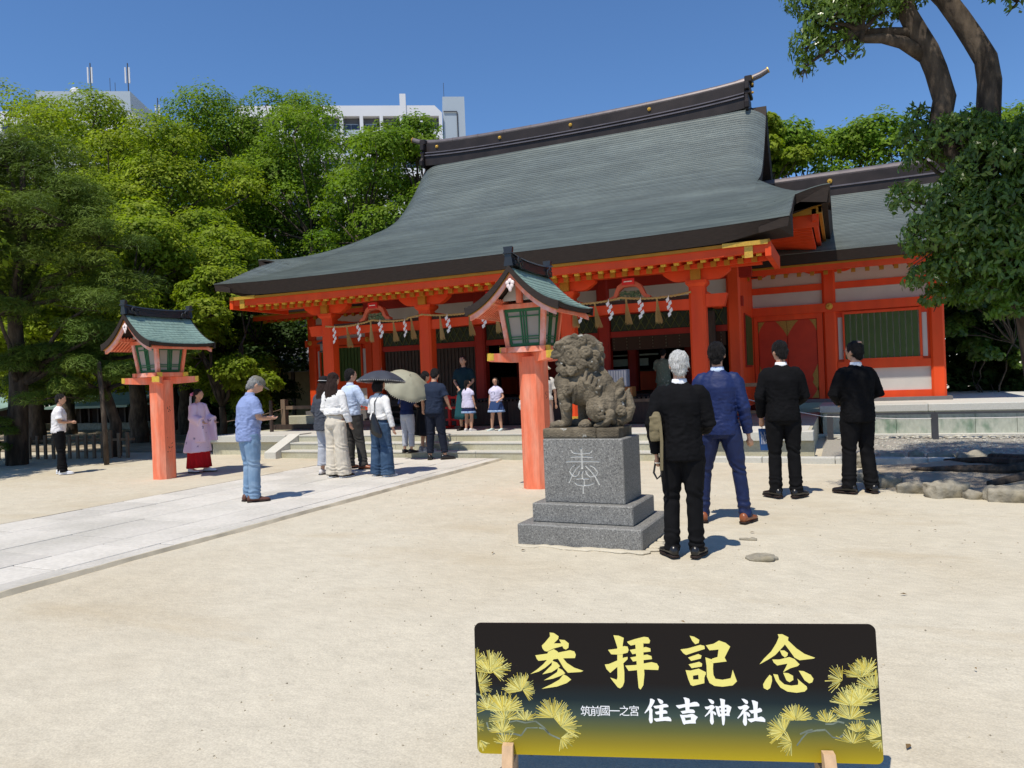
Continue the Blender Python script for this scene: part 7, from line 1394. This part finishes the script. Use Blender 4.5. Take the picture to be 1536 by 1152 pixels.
b.tube([W2(p) for p in ((1.62, 10.6, 3.2), (1.66, 10.6, 3.9), (1.70, 10.6, 4.45), (1.73, 10.6, 4.90), (1.70, 10.6, 5.18), (1.58, 10.6, 5.45), (1.44, 10.6, 5.74), (1.30, 10.6, 6.0), (1.05, 10.6, 6.35), (.7, 10.5, 7.2))], [.15, .14, .135, .13, .125, .12, .115, .11, .10, .07], 14)
b.tube([W2(p) for p in ((1.06, 10.5, 5.30), (.80, 10.4, 5.50), (.58, 10.3, 5.56), (.36, 10.3, 5.60), (0, 10.1, 5.75))], [.085, .075, .06, .05, .02], 10)
b.tube([W2(p) for p in ((.96, 10.5, 5.62), (.68, 10.45, 5.68), (.35, 10.4, 5.72), (-.05, 10.3, 5.74))], [.065, .055, .045, .02], 10)
oakpuffs = [(2.1, 10.2, 3.9, .55, .6, .42), (1.65, 10.0, 3.75, .5, .5, .40), (1.3, 10.1, 3.35, .45, .5, .42), (1.05, 10.2, 3.0, .38, .45, .38), (1.55, 9.9, 3.1, .55, .5, .5), (1.9, 9.8, 2.85, .5, .4, .45), (1.2, 10.0, 3.0, .5, .4, .4), (2.3, 9.8, 2.3, .45, .4, .4), (2.45, 9.9, 3.0, .5, .5, .5), (1.6, 10.0, 2.8, .5, .4, .4), (2.2, 9.8, 3.6, .5, .5, .4), (1.9, 10.3, 2.35, .35, .4, .25), (2.0, 9.9, 3.2, .5, .5, .5), (1.35, 10.1, 2.65, .42, .45, .32), (1.0, 10.3, 2.55, .30, .4, .26), (1.75, 10.0, 2.55, .42, .45, .30), (2.25, 10.1, 2.65, .4, .5, .4),
    (2.5, 10.3, 3.6, .6, .6, .6), (2.75, 10.4, 4.6, .55, .5, .45), (2.3, 10.9, 4.3, .35, .5, .25), (1.35, 10.6, 4.25, .30, .3, .20), (1.0, 10.5, 4.05, .28, .3, .22), (1.7, 10.4, 4.15, .3, .3, .2), (.95, 10.5, 4.55, .16, .16, .2), (.78, 10.4, 3.55, .24, .3, .24), (2.6, 10.5, 3.0, .5, .6, .5), (1.1, 10.4, 2.3, .22, .3, .18), (2.9, 10.5, 3.9, .6, .6, .6),
    (0, 10.2, 5.85, .38, .38, .30), (-.28, 10.2, 5.6, .24, .28, .26), (-.1, 10.3, 6.2, .45, .4, .3), (.35, 10.3, 6.2, .45, .4, .25), (.55, 10.4, 5.9, .3, .3, .16), (-.32, 10.2, 5.35, .13, .16, .18), (.28, 10.2, 5.42, .10, .1, .12), (.9, 10.5, 6.0, .2, .2, .12), (1.9, 10.4, 5.95, .32, .3, .22), (2.2, 10.4, 6.1, .5, .4, .3), (2.0, 10.4, 5.7, .14, .14, .16),
    (.2, 10.6, 7.0, .9, .8, .45), (1.2, 10.8, 7.5, 1.1, 1.0, .5), (2.4, 10.9, 7.3, 1.0, 1.0, .5), (1.5, 11.4, 8.0, 1.2, 1.2, .5), (3.2, 11, 6.4, .8, .8, .6), (3.3, 11, 5.0, .7, .8, .6), (1.0, 7.3, 6.7, 1.0, .9, .4), (2.0, 7.6, 6.9, 1.0, .9, .4), (.8, 8.6, 7.4, 1.0, .9, .4), (2.2, 8.8, 7.4, 1.1, 1.0, .4), (3.0, 7.8, 6.7, 1.0, .9, .4), (0, 7.4, 6.8, .7, .6, .3), (1.6, 10.1, 2.3, .35, .35, .22), (1.85, 10.1, 2.1, .3, .35, .2), (1.35, 10.2, 4.2, .4, .4, .3), (.15, 10.3, 5.95, .4, .35, .22), (.05, 10.2, 5.5, .22, .25, .2), (.9, 10.5, 4.35, .2, .25, .2)]
for i, p in enumerate(oakpuffs):
    src_ = (1.66, 10.55, 3.3) if p[2] < 4.7 else ((.35, 10.25, 5.68) if p[0] < .7 and p[2] < 6.6 else (1.1, 10.5, 6.3)); 
    if p[0] > 1.8 and p[2] > 4.7: src_ = (1.9, 10.9, 6.6)
    limb(b, W2(src_), W2(p[:3]), .045, .015, .1, 4, i + 200, 6)
    for k in range(4): rr = random.Random(i * 9 + k); limb(b, W2(p[:3]), W2((p[0] + rr.uniform(-1, 1) * p[3], p[1] + rr.uniform(-1, 1) * p[4], p[2] + rr.uniform(-.9, .9) * p[5])), .012, .004, 0, 2, k, 4)
for k in range(14): rr = random.Random(k + 60); z = rr.uniform(4.0, 5.2); 
ob('trunk', b.mesh('trunk', BARK, True), oak); ob('crown', quadmesh('crown', leaves([W2(p[:3]) + tuple(p[3:]) for p in oakpuffs], 105000, .088, .036, 91, .7, .3), OAKL), oak)

# planting bed with boulders and roots at the right
bed = MB(); n = 26
P = []
for j in range(12):
    row = []
    for i in range(n):
        a = 2 * pi * i / (n - 1); q = j / 11; row.append((2.3 + q * 2.35 * cos(a), 11.3 + q * 2.0 * sin(a), .16 * (1 - q ** 3) + .05 * noise.noise(Vector((cos(a) * q * 4, sin(a) * q * 4, 0))) - .02))
    P.append(row)
bed.grid(P); struct('planting_bed', bed, mat('bare_root_soil', (.40, .34, .25), .95, .15, 3, .5, 40, col2=(.28, .22, .16), fac2=(.4, .7), scale2=2), True)
def boulder(x, y, sx, sy, sz, seed, label, rz=0, z=0):
    b = MB(); rr = random.Random(seed); b.box(-sx * .8, sx * .8, -sy * .8, sy * .8, -sz * .3, sz * .75); b.ball((0, 0, sz * .25), (sx, sy, sz * .7), 10, 7)
    me = organic(b, max(.02, sx * .06), 3, lambda p, q: .09 * sx * N3(p, 3.2 / sx * .4 + 2, seed) + .02 * N3(p, 14, seed)); me.materials.append(STONE); o = ob('boulder', me, None, (x, y, z)); o.rotation_euler = (0, 0, rz); tag(o, label, 'rock', 'boulders edging the planting bed')
B_ = [(.20, 12.35, .10, .10, .24, 'upright brown boulder just right of the fourth suited man'), (.22, 10.9, .22, .16, .15, 'low shaded boulder at the left tip of the bed'), (.40, 10.35, .25, .16, .16, 'dark flat boulder next in the bed edge, half in tree shade'), (.72, 9.98, .22, .15, .13, 'small shaded boulder between the flat one and the sunlit one'), (1.02, 9.72, .25, .17, .19, 'large sunlit rounded boulder with mossy face at the bed front'), (1.27, 9.6, .12, .10, .09, 'small brown boulder wedged between two large ones'), (1.62, 9.52, .28, .18, .18, 'squared grey boulder at the right picture edge'), (2.2, 9.45, .3, .2, .2, 'boulder beyond the squared one, outside the edge'),
      (.62, 13.1, .24, .14, .15, 'long pale boulder at the back rim of the bed'), (1.0, 13.35, .12, .10, .17, 'dark pointed boulder at the back rim'), (1.35, 13.3, .22, .14, .14, 'pale tan boulder behind the roots'), (1.85, 13.2, .35, .18, .17, 'broad shaded boulder at the back rim'), (2.5, 13.0, .35, .2, .15, 'far right boulder of the back rim')]
for i, (x, y, a, c, h, lab) in enumerate(B_): boulder(x, y, a, c, h, i + 1, lab, i * .7 % 1 - .3)
boulder(-.66, 6.27, .135, .10, .045, 40, 'flat worn stone set in the sand beside the white haired man shoes', .1, -.012)
boulder(-.84, 6.95, .10, .05, .012, 41, 'barely showing stone sunk in the sand behind the flat worn stone', .1, -.004)
b = MB()
for k, pts in enumerate([[(2.3, 10.9, .25), (2.0, 11.2, .2), (1.7, 11.8, .17), (1.3, 12.4, .10)], [(2.25, 10.8, .2), (1.8, 10.7, .18), (1.3, 10.9, .16), (.8, 11.3, .10)], [(2.3, 10.7, .2), (1.9, 10.3, .15), (1.5, 10.1, .08)], [(2.4, 11, .2), (2.2, 11.8, .18), (1.9, 12.6, .13)]]): b.tube(pts, [.12, .07, .05, .02], 8, True, True)
part('roots', b, BARK, oak)
for i in range(7): boulder([3.0, 3.35, 3.7, 4.1, 4.5, 4.9, 5.3][i], 26.8 + .2 * (i % 2), .28, .2, .22, 60 + i, ['leftmost', 'second', 'third', 'middle', 'fifth', 'sixth', 'rightmost'][i] + ' pale rock of the row beyond the terrace end', i, .0)
g = MB()
for i in range(2500):
    x = random.uniform(3.0, 7.5); y = random.uniform(23.8, 27.2); z = .0; a = random.random() * 6.28; h = random.uniform(.03, .09); g.add([(x - .01 * cos(a), y - .01 * sin(a), z), (x + .01 * cos(a), y + .01 * sin(a), z), (x + .02 * sin(a), y + .02 * cos(a), z + h)], [(0, 1, 2)])
tag(ob('grass', g.mesh('grass', mat('fresh_grass', (.16, .26, .04), .7, .2, 5, island=.3))), 'thin patch of fresh grass beyond the terrace end', 'grass', kind='stuff')
struct('moss_ground', MB().box(2.9, 14, 22.6, 30, -.02, .012), mat('mossy_soil', (.30, .29, .14), .95, .2, 1.5, .4, 30, col2=(.40, .35, .24), scale2=.8))

struct('grove_floor', MB().add([(-70, 13.2, .006), (-14.9, 13.9, .006), (-14.4, 16.5, .006), (-14.6, 60, .006), (-90, 60, .006), (-90, 13, .006)], [(0, 1, 2, 3, 4, 5)]), mat('shade_toned_soil', (.26, .21, .15), .95, .2, 2, .4, 30, col2=(.40, .34, .25), fac2=(.45, .7), scale2=.7))  # darker soil colour stands in for dappled shade under the trees
# ---------------------------------------------------------------- low fence, props and huts at the left
fn = thing('wooden_fence', 'low weathered picket fence in the shade of the pines at the left', 'fence', (-18.2, 12.3, 0))
for i in range(20):
    x = -20.6 + i * .24; y = 11.75 + i * .045; part('picket', MB().box(x - .045, x + .045, y - .02, y + .02, 0, random.uniform(.55, .68)), WOOD, fn)
b = MB(); b.hexa([(-20.8, 11.74, .42), (-15.9, 12.64, .42), (-15.9, 12.70, .42), (-20.8, 11.80, .42)], [(-20.8, 11.74, .48), (-15.9, 12.64, .48), (-15.9, 12.70, .48), (-20.8, 11.80, .48)]); part('rail', b, WOOD, fn)
for i, (x, y, h, lab) in enumerate([(-15.0, 11.25, 2.3, 'slanting bare support pole under the low pine, nearest the lantern'), (-15.9, 11.9, 2.2, 'support pole under the low pine, left of the slanting one')]):
    b = MB(); b.tube([(0, 0, -.05), (-.10 + .02 * i, .05, h * .5), (-.25, .1, h)], [.055, .05, .045], 8); o = ob('support_pole', b.mesh('support_pole', BARK, True), None, (x, y, 0)); tag(o, lab, 'pole', 'support poles under the pine')
for i, (x, y, h, lab) in enumerate([(-13.3, 14.6, 1.25, 'slim dark post left of the stone platform'), (-17.0, 17.5, 3.0, 'dark slender lamp post under the young camphor')]):
    b = MB(); b.tube([(0, 0, 0), (0, 0, h)], [.05, .045], 8); b.tube([(0, 0, 0), (0, 0, .08)], [.09, .08], 8); o = ob('dark_post', b.mesh('dark_post', DARKWOOD), None, (x, y, 0)); tag(o, lab, 'post')
tr = thing('timber_rail', 'low timber rail with post at the left end of the platform', 'railing', (-13.2, 15.5, 0))
part('post', MB().box(-13.72, -13.58, 15.43, 15.57, .2, 1.25), WOOD, tr); part('rail', MB().box(-13.58, -11.9, 15.46, 15.53, .98, 1.07), WOOD, tr); part('foot_beam', MB().box(-13.95, -11.6, 15.35, 15.6, .452, .58), DARKWOOD, tr)
b = MB(); b.tube([(-13.65, 15.43, 1.0), (-14.0, 15.0, .86), (-14.6, 14.4, .74)], .012, 6); part('cord', b, WOOD, tr)
part('stone', MB().box(-14.1, -11.7, 15.9, 16.3, .45, .78, .01), STEP, tr)
for i, (x, y, w, d, h, rx, lab) in enumerate([(-31.2, 24.5, 2.2, 2.2, 1.0, PATINA, 'small shrine hut with verdigris roof behind the pines'), (-27.9, 25.2, 2.0, 2.0, 1.05, PATINA, 'small shrine hut with verdigris roof left of the far lantern post'), (-37.5, 22.5, 2.6, 2.2, 1.0, PATINA, 'verdigris roofed hut at the very left edge')]):
    t = thing('shrine_hut', lab, 'hut', (x, y, 0), 0, 'small huts in the grove'); part('wall', MB().box(x - w * .8, x + w * .8, y - d * .4, y + d * .6, 0, h + .1), INNER, t); part('stone_base', MB().box(x - w, x + w, y - d * .7, y + d * .7, 0, .32, .03), STONE, t)
    b = MB(); rings = []
    for q in np.linspace(0, 1, 8): rings.append([(x - w * 1.25, y - d * .95 * (1 - q), h + .12 + .62 * (.5 * q + .5 * q * q)), (x + w * 1.25, y - d * .95 * (1 - q), h + .12 + .62 * (.5 * q + .5 * q * q)), (x + w * 1.25, y - d * .95 * (1 - q), h + .02 + .62 * (.5 * q + .5 * q * q)), (x - w * 1.25, y - d * .95 * (1 - q), h + .02 + .62 * (.5 * q + .5 * q * q))])
    b.rings(rings); b.box(x - w * 1.2, x + w * 1.2, y, y + .02, h, h + .7); part('roof', b, rx, t); part('ridge', MB().box(x - w * 1.2, x + w * 1.2, y - .1, y + .12, h + .7, h + .86), RIDGE, t)
    part('door', MB().box(x - .4, x + .4, y - d * .4 - .02, y - d * .4 - .002, .34, h), RED, t)
    for k in range(-3, 4): part('post', MB().box(x + k * w * .27 - .05, x + k * w * .27 + .05, y - d * .66, y - d * .60, .32, h + .05), DARKWOOD, t)
oh = thing('grey_roof_house', 'dim building with grey tiled roof and beige wall left of the hall columns', 'building', (-20.5, 25.5, 0))
part('wall', MB().box(-25, -16.9, 24.8, 30, 0, 2.3), mat('dim_beige_wall', (.30, .24, .14), .85), oh)
for x in (-24.9, -23.1, -21.3, -19.5, -17.7): part('wall_post', MB().box(x - .08, x + .08, 24.74, 24.799, 0, 2.3), DARKWOOD, oh)
b = MB(); TL = mat('grey_roof_tile', (.24, .25, .29), .45, .15, 6); y = 23.6; k = 0
while y < 28:
    z = 2.2 + (y - 23.6) * .62; b.hexa([(-25.8, y, z), (-16.4, y, z), (-16.4, y + .32, z + .20), (-25.8, y + .32, z + .20)], [(-25.8, y, z + .05), (-16.4, y, z + .05), (-16.4, y + .32, z + .22), (-25.8, y + .32, z + .22)]); y += .3
part('roof', b, TL, oh)
hl = thing('hanging_lantern', 'small dark hanging lantern at the left wing corner', 'lantern', (-13.0, 16.4, 2.55))
b = MB(); b.tube([(0, 0, .55), (0, 0, .26)], .008, 6); b.tube([(0, 0, .26), (0, 0, .20), (0, 0, .17)], [.02, .16, .17], 6); part('cap', b, METALG, hl, False); b = MB(); b.tube([(0, 0, .17), (0, 0, -.02)], [.09, .08], 6); part('body', b, mat('dim_lamp_glass', (.2, .2, .19), .4), hl, False); b = MB(); b.tube([(0, 0, -.02), (0, 0, -.06)], [.12, .10], 6); part('base', b, METALG, hl, False)

# ---------------------------------------------------------------- town beyond
CONC = mat('white_tower_paint', (.62, .63, .66), .8, .03, .2); GREYT = mat('grey_tower_panel', (.36, .42, .48), .7, .04, .15); GLS = mat('dark_window_glass', (.03, .04, .06), .2, .2, .3, spec=.6); BALC = mat('balcony_recess', (.10, .105, .12), .8)
ap = thing('apartment_block', 'white apartment block with balcony recesses behind the grove', 'building', (-60.4, 110, 0))
ax0, ax1, ay, az = -60.4 - 34.0, -60.4, 110.0, 48.4
part('core', MB().box(ax0, ax1, ay + 1.2, ay + 12, 0, az - 1.0), BALC, ap)
part('parapet', MB().box(ax0, ax1 - 1.2, ay, ay + 12, az - 1.75, az), CONC, ap); b = MB(); b.prism([(ax1 - 1.2, az - 1.75), (ax1, az - 1.75), (ax1, az - 1.2), (ax1 - 1.2, az)], lambda a, z: (a, ay, z), lambda a, z: (a, ay + 12, z)); part('parapet_corner', b, CONC, ap)
bw = 3.3; part('end_wall', MB().box(ax1 - .05, ax1 + .02, ay + 1.81, ay + 12, 0, az - 1.3), CONC, ap)
for k in range(11): x = ax1 - k * bw; part('pier', MB().box(x - .55, x, ay, ay + 1.8, 0, az - 1.75), CONC, ap)
for fl_ in range(11):
    z = az - 1.75 - 3.25 * (fl_ + 1); part('floor_slab', MB().box(ax0, ax1, ay + .05, ay + 1.9, z - .35, z + .0), CONC, ap)
    if fl_ < 7:
        for k in range(9):
            x = ax1 - k * bw; part('balcony_wall', MB().box(x - bw + .02, x - .57, ay + .3, ay + .42, z, z + 1.05), GREYT if (k + fl_) % 3 else CONC, ap)
            wdw = part('window', MB().box(x - bw + .3, x - .9, ay + 1.1, ay + 1.19, z + .2, z + 2.3), GREYT, ap); part('pane', MB().box(x - bw + .4, x - 2.15, ay + 1.05, ay + 1.099, z + .35, z + 2.15), GLS, wdw); part('pane', MB().box(x - 2.05, x - 1.0, ay + 1.05, ay + 1.099, z + .35, z + 2.15), GLS, wdw)
part('chimney', MB().box(ax1 - 7.0, ax1 - 6.0, ay - .2, ay + 1.5, az - 1.75, az + 1.9), CONC, ap)
part('lift_tower', MB().box(ax1 + .2, ax1 + 3.9, ay + .6, ay + 6, 0, az + 1.7), GREYT, ap); part('ladder', MB().tube([(ax1 + 2.6, ay + .5, az - 1.0), (ax1 + 2.6, ay + .5, az - 9)], .10, 5), METALG, ap)
part('roof_rail', MB().box(ax1 + .3, ax1 + 2.6, ay + .4, ay + .5, az - 1.0, az - .8), METALG, ap); part('lightning_rod', MB().tube([(ax1 + .5, ay + 2, az + 1.6), (ax1 + .5, ay + 2, az + 4.6)], .04, 4), METALG, ap)
ap.rotation_euler = (0, 0, radians(30))
gt = thing('grey_tower', 'pale grey flat topped tower with antennas at the upper left', 'building', (-146.9, 120, 0)); gx, gy, gz = -146.9, 120.0, 71.2
part('wall', MB().box(gx - 30, gx + .3, gy + .3, gy + 16, 0, gz - 4.4), CONC, gt); part('upper_wall', MB().box(gx - 20.5, gx, gy, gy + 15, gz - 4.4, gz), GREYT, gt)
for k in range(7):
    for j in range(5): w_ = part('window', MB().box(gx - 4 - k * 4, gx - 2 - k * 4, gy + .2, gy + .299, gz - 9 - j * 3.3, gz - 7.4 - j * 3.3), GLS, gt)
part('dish', MB().ball((gx - 12.3, gy + 1, gz), (1.2, 1.2, 1.2), 12, 8), CONC, gt)
for dx, h in ((-8.9, 7.2), (-.7, 7.2), (-4.7, 3.6), (-3.6, 2.5), (3.2, 7.5)):
    z0_ = gz - (3 if dx < 1 else 6); b = MB(); b.tube([(gx + dx, gy + 1, z0_ - 3), (gx + dx, gy + 1, z0_ + 3 + h * .95)] if dx < 1 else [(gx + dx, gy + 8, z0_ - 12), (gx + dx, gy + 8, z0_ + h)], .13 if h > 5 else .06, 5); a_ = part('antenna', b, METALG, gt)
    if h > 5:
        for ddx in (-.42, .42): yy = gy + (.6 if dx < 1 else 7.6); zt = gz + h * .3 if dx < 1 else z0_ + 2; part('antenna_panel', MB().box(gx + dx + ddx - .14, gx + dx + ddx + .14, yy, yy + .3, zt, zt + h * .5), CONC, a_)
gt.rotation_euler = (0, 0, radians(30))
